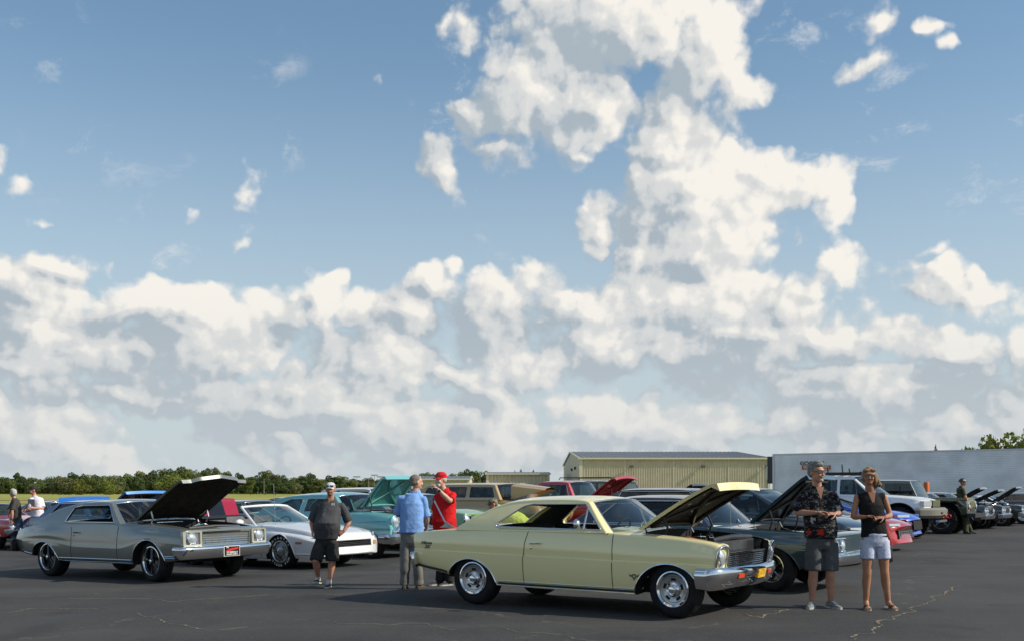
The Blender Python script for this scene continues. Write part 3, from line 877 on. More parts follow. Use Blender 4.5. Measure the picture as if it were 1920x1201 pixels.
def poly_sheet(outer, holes, thick, yf, sg, mat, mb=None):
    """side sheet in the x-z plane with holes, given thickness, bent so that y = yf(z)"""
    bm = bmesh.new(); edges = []
    for loop in [outer] + holes:
        vs = [bm.verts.new((p[0], 0, p[1])) for p in loop]
        for i in range(len(vs)): edges.append(bm.edges.new((vs[i], vs[(i + 1) % len(vs)])))
    bmesh.ops.triangle_fill(bm, use_beauty=True, use_dissolve=False, edges=edges)
    if thick:
        r = bmesh.ops.extrude_face_region(bm, geom=bm.faces[:])
        nv = set(v for v in r['geom'] if isinstance(v, bmesh.types.BMVert))
        for v in bm.verts:
            if v in nv: v.co.y = -thick
    bm.verts.ensure_lookup_table()
    for i, v in enumerate(bm.verts): v.index = i
    vs = [(v.co.x, sg * (yf(v.co.z) + v.co.y), v.co.z) for v in bm.verts]
    fi = [tuple(v.index for v in f.verts) for f in bm.faces if thick and all(abs(v.co.y + thick) < 1e-6 for v in f.verts)]
    fo = [tuple(v.index for v in f.verts) for f in bm.faces if not (thick and all(abs(v.co.y + thick) < 1e-6 for v in f.verts))]
    bm.free()
    mb.mat(mat).add(vs, fo)
    if fi: mb.mat(INTERIOR).add(vs, fi)

def round_poly(p, r, n=4):
    """round the corners of a polygon"""
    out = []; k = len(p)
    for i in range(k):
        a, b_, c_ = Vector((*p[i - 1], 0)), Vector((*p[i], 0)), Vector((*p[(i + 1) % k], 0))
        ri = min(r, (a - b_).length * .45, (c_ - b_).length * .45)
        p0, p1 = b_ + (a - b_).normalized() * ri, b_ + (c_ - b_).normalized() * ri
        for j in range(n + 1):
            t = j / n; q = p0.lerp(b_, t).lerp(b_.lerp(p1, t), t)
            out.append((q.x, q.y))
    return out

def greenhouse(b, g, paint, rootname='roof', sglass=GLASS, rglass=None, trim=CHROME, trimr=.010, pillar=None):
    """g: rear / top / front = rail points (x, z, dx, dz) on the near side, base z's, yb, yt, windows"""
    root = b.root
    pillar = pillar or paint
    rear, top, front = g['rear'], g['top'], g['front']
    zb, zt = g['zb'], max(p[1] for p in top)
    yb, yt = g['yb'], g['yt']
    def yf(z):
        t = min(1.15, max(-.1, (z - zb) / (zt - zb)))
        return yb - (yb - yt) * (abs(t) ** g.get('p', 1.15)) * (1 if t > 0 else -1)
    # densify rails
    def dens(pts, n):
        out = []
        for i in range(n + 1):
            t = i / n * (len(pts) - 1); k = min(len(pts) - 2, int(t)); f = t - k
            out.append(tuple(lerp(pts[k][c_], pts[k + 1][c_], f) for c_ in range(4)))
        return out
    def smooth_chain(pts, it=2):
        for _ in range(it):
            q = [pts[0]]
            for a, c_ in zip(pts, pts[1:]):
                q.append(tuple(lerp(a[k], c_[k], .25) for k in range(4))); q.append(tuple(lerp(a[k], c_[k], .75) for k in range(4)))
            q.append(pts[-1]); pts = q
        return pts
    R_, T_, F_ = dens(rear, 5) if len(rear) == 2 else smooth_chain(rear, 1), smooth_chain(top, 2), dens(front, 5) if len(front) == 2 else smooth_chain(front, 1)
    band = g.get('band', .03)
    rail = [p[:2] for p in R_] + [p[:2] for p in T_[1:]] + [p[:2] for p in F_[1:]]
    # inward normals
    off = []
    for i, p in enumerate(rail):
        a, c_ = rail[max(0, i - 1)], rail[min(len(rail) - 1, i + 1)]
        t = Vector((c_[0] - a[0], c_[1] - a[1])).normalized()
        off.append(Vector((t.y, -t.x)))
    inner = [(p[0] + o_.x * band, max(zb - .02, p[1] + o_.y * band)) for p, o_ in zip(rail, off)]
    m = MB()
    outer = [(rail[0][0] + .0, zb - .02)] + inner[:] + [(rail[-1][0], zb - .02)]
    # drop duplicates
    oo = [outer[0]]
    for p in outer[1:]:
        if math.hypot(p[0] - oo[-1][0], p[1] - oo[-1][1]) > .006: oo.append(p)
    wins = [round_poly(w_, g.get('wr', .04)) for w_ in g['windows']]
    for sg in (-1, 1):
        poly_sheet(oo, wins, g.get('thick', .045), yf, sg, pillar, m)
    # edge roll from the side sheet over to the top skin
    def sect(p, o_, s_list):
        x, z, dx, dz = p
        y = yf(z + o_.y * band); row = []
        for (u, k) in s_list:
            if k is not None:
                row.append((x + o_.x * band * k[0], -y + k[1], z + o_.y * band * k[0]))
            else:
                f = 1 - abs(u) ** 2.3
                row.append((x + dx * f, u * (y - .035), z + dz * f))
        return row
    cols = [(0, (1, 0)), (0, (.6, .003)), (0, (.25, .010)), (0, (.06, .021))] + [(u, None) for u in np.linspace(-1, 1, 15)]
    idx = {'rear': range(0, len(R_)), 'top': range(len(R_) - 1, len(R_) + len(T_) - 1), 'front': range(len(R_) + len(T_) - 2, len(rail))}
    allp = list(R_) + list(T_[1:]) + list(F_[1:])
    gband = g.get('gband', .93)
    def rows_for(rng, s_list, drop=0.0):
        rows = []
        for i in rng:
            r = sect(allp[i], off[i], s_list)
            full = r + [(x, -y, z) for x, y, z in r[3::-1]] if len(s_list) > 15 else r
            if drop: full = [(x - off[i].x * -drop * 1.0, y, z + off[i].y * drop) for x, y, z in full]
            rows.append(full)
        return rows
    m.mat(paint).grid(rows_for(idx['top'], cols), flip=True)
    tr = [(u, None) for u in np.linspace(-1, 1, 15)]
    m.mat(g.get('liner', INTERIOR)).grid([[(x * 1.0, y, z - .03) for x, y, z in r] for r in rows_for(idx['top'], tr)])
    # pillars' front and rear faces
    side_l = [(0, (1, 0)), (0, (.6, .003)), (0, (.25, .010)), (0, (.06, .021)), (-1, None), (-.97, None), (-gband, None)]
    for key in ('rear', 'front'):
        if key in g.get('nosurf', ()): continue
        rws = []
        for i in idx[key]: rws.append(sect(allp[i], off[i], side_l))
        m.mat(pillar).grid(rws, flip=True)
        m.grid([[(x, -y, z) for x, y, z in r] for r in rws])
    rf = m.build(rootname, None, root, smooth=35)
    gl = [(u, None) for u in np.linspace(-gband, gband, 13)]
    for key, nm, gm in (('rear', 'rear_window', rglass or sglass), ('front', 'windscreen', g.get('ws', GLASSC))):
        if key in g.get('nosurf', ()): continue
        rws = [sect(allp[i], off[i], gl) for i in idx[key]]
        rws = [[(x + off[i].x * .006, y, z + off[i].y * .006) for x, y, z in r] for i, r in zip(idx[key], rws)]
        w_ = MB().mat(gm).grid(rws, flip=True).build(nm, None, root, smooth=60)
        if trim:
            t_ = MB().mat(trim)
            t_.tube([r[0] for r in rws], trimr, 6); t_.tube([r[-1] for r in rws], trimr, 6)
            t_.tube(rws[0], trimr, 6); t_.tube(rws[-1], trimr, 6)
            t_.build('window_trim', None, w_, smooth=60)
    # side windows
    for k, w_ in enumerate(wins):
        gm = g.get('wglass', {}).get(k, sglass)
        if gm is not None:
            for sg in (-1, 1):
                q = MB(); poly_sheet(w_, [], 0, lambda z: yf(z) - .022, sg, gm, q)
                q.build('side_window', None, root, smooth=0)
        if trim:
            for sg in (-1, 1):
                t_ = MB().mat(g.get('wtrim', trim))
                pts = [(x, sg * (yf(z) + .002), z) for x, z in w_]; pts.append(pts[0])
                t_.tube(pts, g.get('wtrimr', trimr * .9), 6, caps=False)
                t_.build('window_trim', None, rf, smooth=60)
    for (x_, za, zb_, r_, mt) in g.get('posts', []):
        for sg in (-1, 1): MB().mat(mt).tube([(x_[0], sg * (yf(za) - .01), za), (x_[1], sg * (yf(zb_) - .01), zb_)], r_, 6).build('window_post', None, rf, smooth=60)
    b.yf = yf
    return rf

def sweep_bar(b, path, prof, mat, name, parent=None, smooth=35, warp=True):
    """bar whose closed profile (out, z) follows the plan path of (x, y) points; 'out' is to the right-hand side of travel"""
    m = MB().mat(mat); rows = []; n = len(path)
    for i, p in enumerate(path):
        a, c_ = path[max(0, i - 1)], path[min(n - 1, i + 1)]
        t = Vector((c_[0] - a[0], c_[1] - a[1])).normalized(); nn = Vector((t.y, -t.x))
        dz = p[2] if len(p) > 2 else 0
        row = [(p[0] + nn.x * o_, p[1] + nn.y * o_, z + dz) for o_, z in prof]
        rows.append([b.warp(*q) if (b and warp) else q for q in row])
    m.grid(rows, close_v=True)
    k = len(prof); tot = len(m.v)
    m.f.append(tuple(tot - n * k + j for j in range(k))); m.mi.append(0)
    m.f.append(tuple(tot - k + j for j in range(k))[::-1]); m.mi.append(0)
    return m.build(name, None, parent or (b.root if b else None), smooth=smooth, fix=True)

def bumper_path(x, hw, wrap, rc=.09, n=6):
    """from the near side round the front to the far side (travel towards +y so that 'out' is forward)"""
    pts = [(x - wrap, -hw), (x - wrap * .5, -hw)]
    for i in range(n + 1):
        a = PI / 2 * i / n
        pts.append((x - rc + rc * math.sin(a), -hw + rc - rc * math.cos(a)))
    for u in np.linspace(-.85, .85, 13): pts.append((x, u * (hw - rc)))
    for i in range(n + 1):
        a = PI / 2 * i / n
        pts.append((x - rc + rc * math.cos(a), hw - rc + rc * math.sin(a)))
    pts += [(x - wrap * .5, hw), (x - wrap, hw)]
    return pts

def rear_path(x, hw, wrap, rc=.09):
    return [(x - q[0], -q[1]) for q in bumper_path(0, hw, wrap, rc)]

def headlight(b, x, y, z, r, parent=None, ring=CHROME, dual=False, name='headlight', lens=None):
    m = MB().mat(ring)
    X, Y, Z = b.warp(x, y, z)
    m.lathe([(r * 1.0, -.05), (r * 1.14, -.02), (r * 1.16, .004), (r * 1.05, .010), (r * .98, -.002)], 'x', (X, Y, Z), 24)
    h = m.build(name, None, parent or b.root, smooth=40)
    MB().mat(lens or LENS).lathe([(r * .99, -.004), (r * .8, .010), (r * .5, .020), (r * .2, .026), (0, .027)], 'x', (X, Y, Z), 24).build('lens', None, h, smooth=60)
    return h

def mirror(b, x, y, z, mat=CHROME, kind='round'):
    m = MB().mat(mat); sg = -1 if y < 0 else 1
    if kind == 'round':
        m.tube([(x, y - sg * .02, z), (x + .0, y + sg * .05, z + .03), (x - .02, y + sg * .11, z + .07)], .010, 6)
        m.lathe([(0, .05), (.035, .045), (.058, .02), (.062, 0), (.058, -.004), (0, -.002)], 'x', (x - .02, y + sg * .12, z + .085), 20)
    else:
        m.tube([(x, y - sg * .02, z), (x, y + sg * .08, z + .03)], .02, 6)
        m.ellipsoid((x, y + sg * .13, z + .06), (.06, .10, .065), 14, 8)
    return m.build('mirror', None, b.root, smooth=50)

def door_handle(b, x, z, L=.16, mat=CHROME):
    for sg in (-1, 1):
        m = MB().mat(mat)
        y = b.yside(x, z)
        m.tube([(x - L / 2, sg * (y + .004), z), (x - L / 2 + .03, sg * (y + .03), z + .004), (x + L / 2, sg * (y + .028), z + .006)], .009, 6)
        m.lathe([(.016, 0), (.014, sg * .012), (0, sg * .013)], 'y', (x - L / 2 + .02, sg * y, z - .055), 12)
        o = m.build('door_handle', None, b.root, smooth=50)
    return o

def car_root(x, y, yaw, name, label, cat, group=None):
    o = empty(name, label=label, cat=cat, group=group)
    place(o, x, y, -R(yaw))
    return o
CARS = 'classic and modern cars on show in rows on the apron'
# ------------------------------------------------------------------ yellow hardtop coupe
def yellow_coupe():
    root = car_root(1.136, 13.649, 34, 'parked_car', 'pale yellow two door hardtop coupe with its hood raised and chrome bumpers, nearest the camera', 'car', CARS)
    paint = car_paint('pale yellow paint', (.87, .765, .39), rough=.30)
    s = dict(hw=.905, x0=-2.44, x1=1.97, step=.06,
        w=[(-2.44, .82), (-2.1, .875), (-1.0, .905), (.5, .905), (1.5, .895), (1.97, .862)],
        bot=[(-2.44, .45), (-1.9, .385), (-1.5, .30), (-.9, .255), (.9, .24), (1.5, .28), (1.75, .345), (1.97, .37)],
        crease=[(-2.44, .675), (-.62, .645), (.63, .626), (1.97, .612)],
        belt=[(-2.44, .885), (-2.0, .93), (-1.5, .962), (-1.0, .985), (0, .978), (.6, .95), (.94, .936), (1.4, .912), (1.8, .872), (1.97, .835)],
        tum=[(-2.44, .03), (-1, .05), (1.0, .055), (1.97, .035)], crown=[(-2.44, .02), (-1.2, .04), (1.0, .045), (1.97, .0)], sr=[(-2.44, .03), (0, .028), (1.2, .05), (1.97, .06)],
        cs=.016, arches=[(-1.42, .22, .40, .358), (1.345, .22, .425, .392)], nose=(1.5, .08, .16, .6), tail=(-2.0, .06, -.12, .7), bulge=.016)
    b = Body(s, root, paint)
    b.make(cut=[((.93, -.70, .42), (1.90, .70, 1.5)), ((1.86, -.62, .545), (2.3, .62, 1.5)), ((-1.15, -.77, .33), (.42, .77, 1.6))])
    b.archtrim(CHROME, .009)
    b.seams([[(-.60, .30), (-.60, .6), (-.585, .8), (-.545, .95), (-.54, .972)], [(.645, .30), (.64, .6), (.63, .938)]])
    b.strip(-.99, .92, lambda x: .322 - .012 * (x + 1) / 2, .012, CHROME, 'rocker_trim', .008)
    b.strip(-.99, .92, lambda x: .293 - .012 * (x + 1) / 2, .036, BLACKTRIM, 'rocker_panel', .004)
    b.strip(-1.02, .92, lambda x: .268 - .012 * (x + 1) / 2, .010, CHROME, 'rocker_trim', .008)
    b.strip(1.75, 1.93, lambda x: b.q('bot', x) + .028, .022, CHROME, 'fender_trim', .006)
    b.strip(-2.36, -1.80, lambda x: b.q('bot', x) + .03, .045, BLACKTRIM, 'quarter_trim', .004)
    b.strip(-.99, .56, lambda x: b.q('belt', x) - .012, .010, CHROME, 'belt_trim', .004)
    w_ = [wheel(root, 1.397, sg * .85, .325, 'rally', .205, .205, steer=R(-5) ) for sg in (-1, 1)] + [wheel(root, -1.397, sg * .85, .33, 'rally', .225, .205) for sg in (-1, 1)]
    g = dict(zb=.965, yb=.855, yt=.60,
        rear=[(-1.66, .975, -.20, .02), (-1.46, 1.10, -.13, .03), (-1.16, 1.245, -.07, .035)],
        top=[(-1.16, 1.245, -.07, .035), (-.93, 1.315, -.02, .045), (-.55, 1.34, 0, .042), (-.1, 1.345, 0, .040), (.12, 1.333, .03, .040), (.20, 1.305, .09, .04)],
        front=[(.20, 1.305, .09, .04), (.56, .95, .30, .01)],
        windows=[[(-1.05, .995), (.47, .980), (.15, 1.285), (-.60, 1.28), (-.74, 1.245), (-1.04, 1.045)]], wglass={0: None}, wr=.03,
        posts=[((.22, .19), .975, 1.255, .012, CHROME), ((-.35, -.33), .975, .985, .008, BLACKTRIM)], ws=GLASSC)
    rf = greenhouse(b, g, paint, rglass=glass('clear rear glass', (.80, .86, .84)))
    b.cabin(-1.1, .4, .75, .36, .93, seats=((-.28, 'bucket'), (-.98, 'bench')), dashx=.28, headrest=False, top=.97)
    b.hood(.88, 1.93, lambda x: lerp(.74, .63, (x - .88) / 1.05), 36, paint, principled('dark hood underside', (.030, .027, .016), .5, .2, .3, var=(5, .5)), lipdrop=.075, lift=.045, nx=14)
    b.hinges(.88, .70, .30)
    b.bay(.93, 1.88, .68, .90, seed=3)
    # nose
    m = MB().mat(CHROME)
    for k in range(8):
        z = .558 + k * .023
        m.tube([(1.935, -.615, z), (1.935, .615, z)], .0065, 6)
    for k in range(26):
        y = -.6 + k * .048; m.box((1.922, y - .002, .55), (1.938, y + .002, .725))
    m.box((1.915, -.62, .722), (1.95, .62, .742)); m.box((1.915, -.62, .543), (1.95, .62, .553))
    m.warp(lambda x, y, z: b.warp(x, y, z)); gr = m.build('grille', None, root, smooth=0)
    MB().mat(WELL).box((1.87, -.62, .54), (1.90, .62, .74)).warp(b.warp).build('grille_back', None, gr, smooth=0)
    for sg in (-1, 1):
        bz = MB().mat(CHROME); pts = round_poly([(sg * .625, .545), (sg * .845, .535), (sg * .850, .80), (sg * .74, .835), (sg * .625, .79)], .05)
        outer = [b.warp(1.985, y, z) for y, z in pts]; bz.tube(outer + outer[:1], .015, 8, caps=False)
        pl = [b.warp(1.968, y, z) for y, z in pts]; bz.add(pl, [tuple(range(len(pl)))])
        bz = bz.build('headlight_bezel', None, root, smooth=50)
        headlight(b, 1.975, sg * .735, .705, .080, bz, name='headlight')
        MB().mat(LENS).lathe([(0, .02), (.03, .016), (.04, 0)], 'x', b.warp(1.975, sg * .735, .580), 16).build('parking_lamp', None, bz)
    prof = [(-.035, .575), (.0, .592), (.03, .589), (.058, .574), (.078, .550), (.088, .515), (.086, .47), (.074, .43), (.052, .39), (.026, .355), (-.01, .335), (-.035, .345)]
    bp = sweep_bar(b, bumper_path(1.995, .885, .26), prof, CHROME, 'front_bumper', smooth=60)
    MB().mat(WELL).box((2.05, -.52, .455), (2.082, .52, .515)).warp(b.warp).build('bumper_slot', None, bp, smooth=0)
    MB().mat(ORANGE).box((2.06, -.50, .462), (2.092, -.37, .508)).warp(b.warp).build('turn_signal', None, bp, smooth=0)
    MB().mat(ORANGE).box((2.06, .37, .462), (2.092, .50, .508)).warp(b.warp).build('turn_signal', None, bp, smooth=0)
    MB().mat(principled('yellow plate', (.62, .36, .03), .5, var=(30, .5))).box((2.068, .02, .43), (2.096, .26, .53)).warp(b.warp).build('licence_plate', None, bp, smooth=0)
    for y in (-.62, -.1, .34, .62): MB().mat(CHROME).lathe([(.014, 0), (.010, .008), (0, .009)], 'x', b.warp(2.075, y, .40), 10).build('bumper_bolt', None, bp)
    sweep_bar(b, rear_path(-2.47, .86, .12, .10), [(-.03, .62), (.0, .64), (.04, .64), (.06, .60), (.06, .50), (.04, .45), (-.03, .445)], CHROME, 'rear_bumper')
    mirror(b, .23, -(b.yf(.985) + .02), .965); mirror(b, .23, (b.yf(.985) + .02), .965)
    door_handle(b, -.42, .80, .17, CHROME)
    # wipers, scripts and the flag badge
    for y in (-.45, .15): MB().mat(CHROME).tube([(.80, y, 1.0), (.71, y + .16, 1.035), (.64, y + .36, 1.06)], .008, 6).build('wiper', None, root)
    DK = principled('badge metal', (.12, .12, .12), .35, .8)
    Ms = Matrix.Translation((-2.14, -(b.yside(-2.14, .77) + .006), .765)) @ Matrix.Rotation(R(90), 4, 'X')
    text_mesh('badge', 'Nova', .055, DK, root, .003, Ms, True, .35, sx=1.5)
    Ms = Matrix.Translation((-2.13, -(b.yside(-2.13, .72) + .006), .715)) @ Matrix.Rotation(R(90), 4, 'X')
    text_mesh('badge', 'SS', .055, DK, root, .003, Ms, True, .35, sx=1.6)
    y_ = -(b.yside(.93, .46) + .006)
    m = MB().mat(DK); m.prism([(.86, .485), (.90, .47), (.885, .45)], y_, y_ + .008); m.prism([(1.0, .485), (.96, .47), (.975, .45)], y_, y_ + .008)
    m.prism([(.89, .47), (.93, .415), (.97, .47), (.955, .475), (.93, .44), (.905, .475)], y_, y_ + .008); m.prism([(.90, .485), (.96, .485), (.95, .470), (.91, .470)], y_, y_ + .008)
    m.build('fender_badge', None, root, smooth=0)
    # underside
    MB().mat(WELL).box((-2.1, -.45, .30), (1.7, .45, .36)).tube([(-.2, .3, .25), (-2.2, .35, .28)], .04, 8).build('underbody', None, root, smooth=0)
    return root, b

yellow_coupe()

# ------------------------------------------------------------------ grey hardtop coupe
def grey_coupe():
    root = car_root(-6.695, 19.397, 34.5, 'parked_car', 'grey two door hardtop coupe with black five spoke wheels and its hood raised', 'car', CARS)
    paint = car_paint('grey green paint', (.165, .175, .155), .35, .34)
    s = dict(hw=.93, x0=-2.62, x1=2.33, step=.06,
        w=[(-2.62, .83), (-2.2, .89), (-1.5, .93), (-.6, .915), (.3, .905), (1.4, .925), (2.0, .91), (2.33, .88)],
        bot=[(-2.62, .44), (-1.95, .36), (-1.2, .31), (-.9, .285), (1.0, .275), (1.83, .33), (2.33, .40)],
        crease=[(-2.62, .62), (-1.5, .66), (-.5, .56), (.6, .55), (1.4, .68), (2.33, .64)],
        belt=[(-2.62, .815), (-2.3, .88), (-1.9, .935), (-1.3, .972), (-.8, .975), (.6, .965), (1.05, .957), (1.77, .922), (2.15, .885), (2.33, .855)],
        tum=[(-2.62, .06), (-1.4, .07), (-.7, .050), (.5, .05), (1.3, .09), (2.33, .05)], crown=[(-2.62, .02), (-1.2, .04), (1.0, .05), (2.33, .01)], sr=[(-2.62, .05), (-1.3, .06), (0, .03), (1.2, .06), (2.33, .05)],
        cs=.004, bulge=[(-2.6, .01), (-1.4, .035), (-.6, .012), (.5, .010), (1.4, .032), (2.33, .01)], arches=[(-1.535, .27, .41, .355), (1.435, .27, .42, .425)],
        nose=(1.9, .05, -.04, .6), tail=(-2.1, .07, -.15, .6))
    b = Body(s, root, paint)
    b.make(cut=[((.86, -.66, .42), (2.22, .66, 1.5)), ((2.20, -.50, .585), (2.6, .50, 1.5)), ((-1.05, -.77, .33), (.42, .77, 1.6))])
    b.archtrim(CHROME, .010)
    b.seams([[(-.72, .33), (-.70, .5), (-.70, .8), (-.74, .90)], [(.60, .30), (.60, .9), (.56, .955)]])
    for x0, x1 in ((-1.10, .99), ):
        b.strip(x0, x1, .352, .016, CHROME, 'rocker_trim', .008); b.strip(x0, x1, .322, .035, BLACKTRIM, 'rocker_panel', .003); b.strip(x0, x1, .30, .008, CHROME, 'rocker_trim', .006)
    b.strip(-2.55, -1.95, lambda x: b.q('bot', x) + .045, .014, CHROME, 'quarter_trim', .006); b.strip(-2.55, -1.95, lambda x: b.q('bot', x) + .02, .03, BLACKTRIM, 'quarter_panel', .003)
    b.strip(1.86, 2.22, .435, .014, CHROME, 'fender_trim', .006); b.strip(1.86, 2.22, .405, .014, CHROME, 'fender_trim', .006)
    for sg in (-1, 1):
        wheel(root, 1.473, sg * .865, .345, 'torq', .235, .240, steer=R(-4)); wheel(root, -1.473, sg * .875, .350, 'torq', .26, .240)
    g = dict(zb=.95, yb=.822, yt=.63,
        rear=[(-2.0, .955, -.16, .02), (-1.72, 1.08, -.12, .03), (-1.41, 1.20, -.08, .035)],
        top=[(-1.41, 1.20, -.08, .035), (-.97, 1.295, -.02, .035), (-.48, 1.335, 0, .038), (-.1, 1.34, 0, .040), (.08, 1.325, .03, .040), (.14, 1.30, .08, .04)],
        front=[(.14, 1.30, .08, .04), (.60, .95, .28, .02)],
        windows=[[(-1.02, .985), (.42, .980), (.10, 1.275), (-.70, 1.268), (-.90, 1.235)]], wglass={0: None}, wr=.03, ws=glass('smoked windscreen', (.38, .46, .46)))
    rf = greenhouse(b, g, paint)
    b.cabin(-1.1, .4, .75, .36, .92, seats=((-.30, 'bucket'), (-.95, 'bench')), dashx=.28, headrest=False, top=.98)
    def pk(u):
        u = abs(u); return .0 if u > .74 else (.10 * (.74 - u) / .16 if u > .58 else .10 + .07 * (1 - u / .58))
    b.hood(.80, 2.20, lambda x: lerp(.70, .69, (x - .8) / 1.4), 33, paint, lipdrop=.045, thick=.028, lift=.03, nx=16, ny=30, peak=pk, ribs=False)
    b.hinges(.80, .66, .34, mat=STEEL)
    b.bay(.90, 2.15, .64, .90, seed=5, block=ENGINE)
    m = MB().mat(CHROME)
    for k in range(6): m.tube([(2.30, -.495, .617 + k * .036), (2.30, .495, .617 + k * .036)], .0085, 8)
    for k in range(7): m.box((2.275, -.42 + k * .14 - .003, .60), (2.30, -.42 + k * .14 + .003, .80))
    m.box((2.25, -.51, .805), (2.335, .51, .83)); m.box((2.28, -.505, .592), (2.32, .505, .602))
    m.box((2.26, -.51, .60), (2.325, -.495, .81)); m.box((2.26, .495, .60), (2.325, .51, .81))
    gr = m.build('grille', None, root, smooth=50)
    MB().mat(WELL).box((2.20, -.50, .585), (2.26, .50, .81)).build('grille_back', None, gr, smooth=0)
    BZ = car_paint('light beige bezel', (.38, .37, .29), .2, .4)
    for sg in (-1, 1):
        bz = MB().mat(BZ); ys = sorted((sg * .53, sg * .885))
        pts = round_poly([(ys[0], .60), (ys[1], .60), (ys[1], .845), (ys[0], .845)], .03); inn = round_poly([(ys[0] + .05, .625), (ys[1] - .035, .625), (ys[1] - .035, .82), (ys[0] + .05, .82)], .02)
        bz.grid([[b.warp(x_, y, z) for y, z in pp] for x_, pp in ((2.30, pts), (2.365, pts), (2.372, pts), (2.368, inn), (2.335, inn))], close_v=True)
        bz.mat(STEEL).add([b.warp(2.337, y, z) for y, z in inn], [tuple(range(len(inn)))])
        bz = bz.build('headlight_bezel', None, root, smooth=30)
        headlight(b, 2.365, sg * .715, .722, .088, bz)
    prof = [(-.05, .585), (.0, .60), (.035, .598), (.06, .588), (.078, .568), (.080, .54), (.070, .50), (.052, .45), (.03, .41), (.01, .39), (-.05, .385)]
    bp = sweep_bar(b, bumper_path(2.37, .925, .16, .06), prof, CHROME, 'front_bumper', smooth=60)
    pl = MB().mat(WHITEP).box((2.44, -.17, .405), (2.455, .17, .575)).mat(GLOSSBLACK).box((2.452, -.16, .413), (2.458, .16, .567)).mat(REDP)
    pl.add([(2.4605, -.13, .475), (2.4605, .14, .525), (2.4605, .13, .55), (2.4605, -.05, .53), (2.4605, -.13, .50)], [(0, 1, 2, 3, 4)])
    pl = pl.build('licence_plate', None, bp, smooth=0)
    MT = Matrix.Translation((2.4605, 0, .452)) @ Matrix(((0, 0, 1, 0), (1, 0, 0, 0), (0, 1, 0, 0), (0, 0, 0, 1)))
    text_mesh('plate_text', 'OF GENERALLY\nMONTE CARLO', .034, WHITEP, pl, .001, MT, True)
    text_mesh('plate_text', 'The', .034, WHITEP, pl, .001, Matrix.Translation((0, -.10, .10)) @ MT, True)
    sweep_bar(b, rear_path(-2.66, .90, .12, .10), [(-.03, .66), (.0, .67), (.05, .66), (.06, .60), (.06, .48), (.03, .44), (-.03, .435)], BLACKTRIM, 'rear_bumper')
    door_handle(b, -.56, .80, .16, BLACKTRIM)
    b.strip(-1.0, .5, lambda x: b.q('belt', x) - .006, .010, CHROME, 'belt_trim', .002)
    MB().mat(WELL).box((-2.2, -.45, .30), (1.9, .45, .38)).build('underbody', None, root, smooth=0)
grey_coupe()
# ------------------------------------------------------------------ shared builder for the other cars
def gh_std(zb, zt, xr0, xr1, xf1, xf0, yb, yt, win=None, crown=.04, bowf=.22, bowr=.12, **kw):
    """hardtop / sedan greenhouse: rear base xr0, roof from xr1 to xf1, windscreen base xf0"""
    zr = zt - crown
    g = dict(zb=zb, yb=yb, yt=yt,
        rear=[(xr0, zb, -bowr, .01), (lerp(xr0, xr1, .5), lerp(zb, zr, .56), -bowr * .7, .02), (xr1 - .06, zr - .07, -bowr * .4, crown)],
        top=[(xr1 - .06, zr - .07, -bowr * .4, crown), (xr1 + .12, zr - .008, 0, crown), (lerp(xr1, xf1, .55), zr, 0, crown), (xf1 - .10, zr - .012, .03, crown), (xf1, zr - .04, bowf * .3, crown)],
        front=[(xf1, zr - .04, bowf * .3, crown), (xf0, zb - .005, bowf, .01)])
    g['windows'] = win or [[(xr0 + .42, zb + .02), (xf0 - .10, zb + .02), (xf1 - .03, zr - .05), (xr1 + .10, zr - .055)]]
    g.update(kw)
    return g

def add_front(b, s, kind, y_in=.50, zlo=.60, zhi=.80, lamp_y=(.68,), lamp_r=.085, bump=(.40, .56), bz=None, grille=True):
    x1 = b.x1; root = b.root
    if grille:
        m = MB().mat(CHROME if kind != 'black' else BLACKTRIM)
        n = 6
        for k in range(n): m.box((x1 - .02, -y_in, lerp(zlo, zhi, (k + .5) / n) - .004), (x1 + .008, y_in, lerp(zlo, zhi, (k + .5) / n) + .004))
        for k in range(9): m.box((x1 - .03, lerp(-y_in, y_in, k / 8) - .003, zlo), (x1 - .004, lerp(-y_in, y_in, k / 8) + .003, zhi))
        m.box((x1 - .04, -y_in, zhi), (x1 + .012, y_in, zhi + .016)); m.box((x1 - .04, -y_in, zlo - .012), (x1 + .012, y_in, zlo))
        m.warp(b.warp); gr = m.build('grille', None, root, smooth=0)
        MB().mat(WELL).box((x1 - .09, -y_in, zlo), (x1 - .045, y_in, zhi)).warp(b.warp).build('grille_back', None, gr, smooth=0)
    zl = (zlo + zhi) / 2
    for sg in (-1, 1):
        ym = sum(lamp_y) / len(lamp_y); hw_ = (max(lamp_y) - min(lamp_y)) / 2 + lamp_r + .03
        pts = round_poly([(sg * (ym - hw_), zlo - .01), (sg * (ym + hw_), zlo - .01), (sg * (ym + hw_), zhi + .01), (sg * (ym - hw_), zhi + .01)], .04)
        q = MB().mat(bz or CHROME)
        p1 = [b.warp(x1 + .004, y, z) for y, z in pts]
        q.add(p1, [tuple(range(len(p1)))]); q.tube(p1 + p1[:1], .010, 6, caps=False)
        bzo = q.build('headlight_bezel', None, root, smooth=40)
        for ly in lamp_y: headlight(b, x1 + .012, sg * ly, zl, lamp_r, bzo)
    if bump:
        z0, z1 = bump; h = z1 - z0
        prof = [(-.04, z1), (.0, z1 + .01), (.05, z1), (.07, z1 - .02), (.072, z0 + h * .55), (.05, z0 + h * .2), (.02, z0), (-.04, z0)]
        sweep_bar(b, bumper_path(x1 + .05, b.hw - .03, .18, .08), prof, CHROME, 'front_bumper')

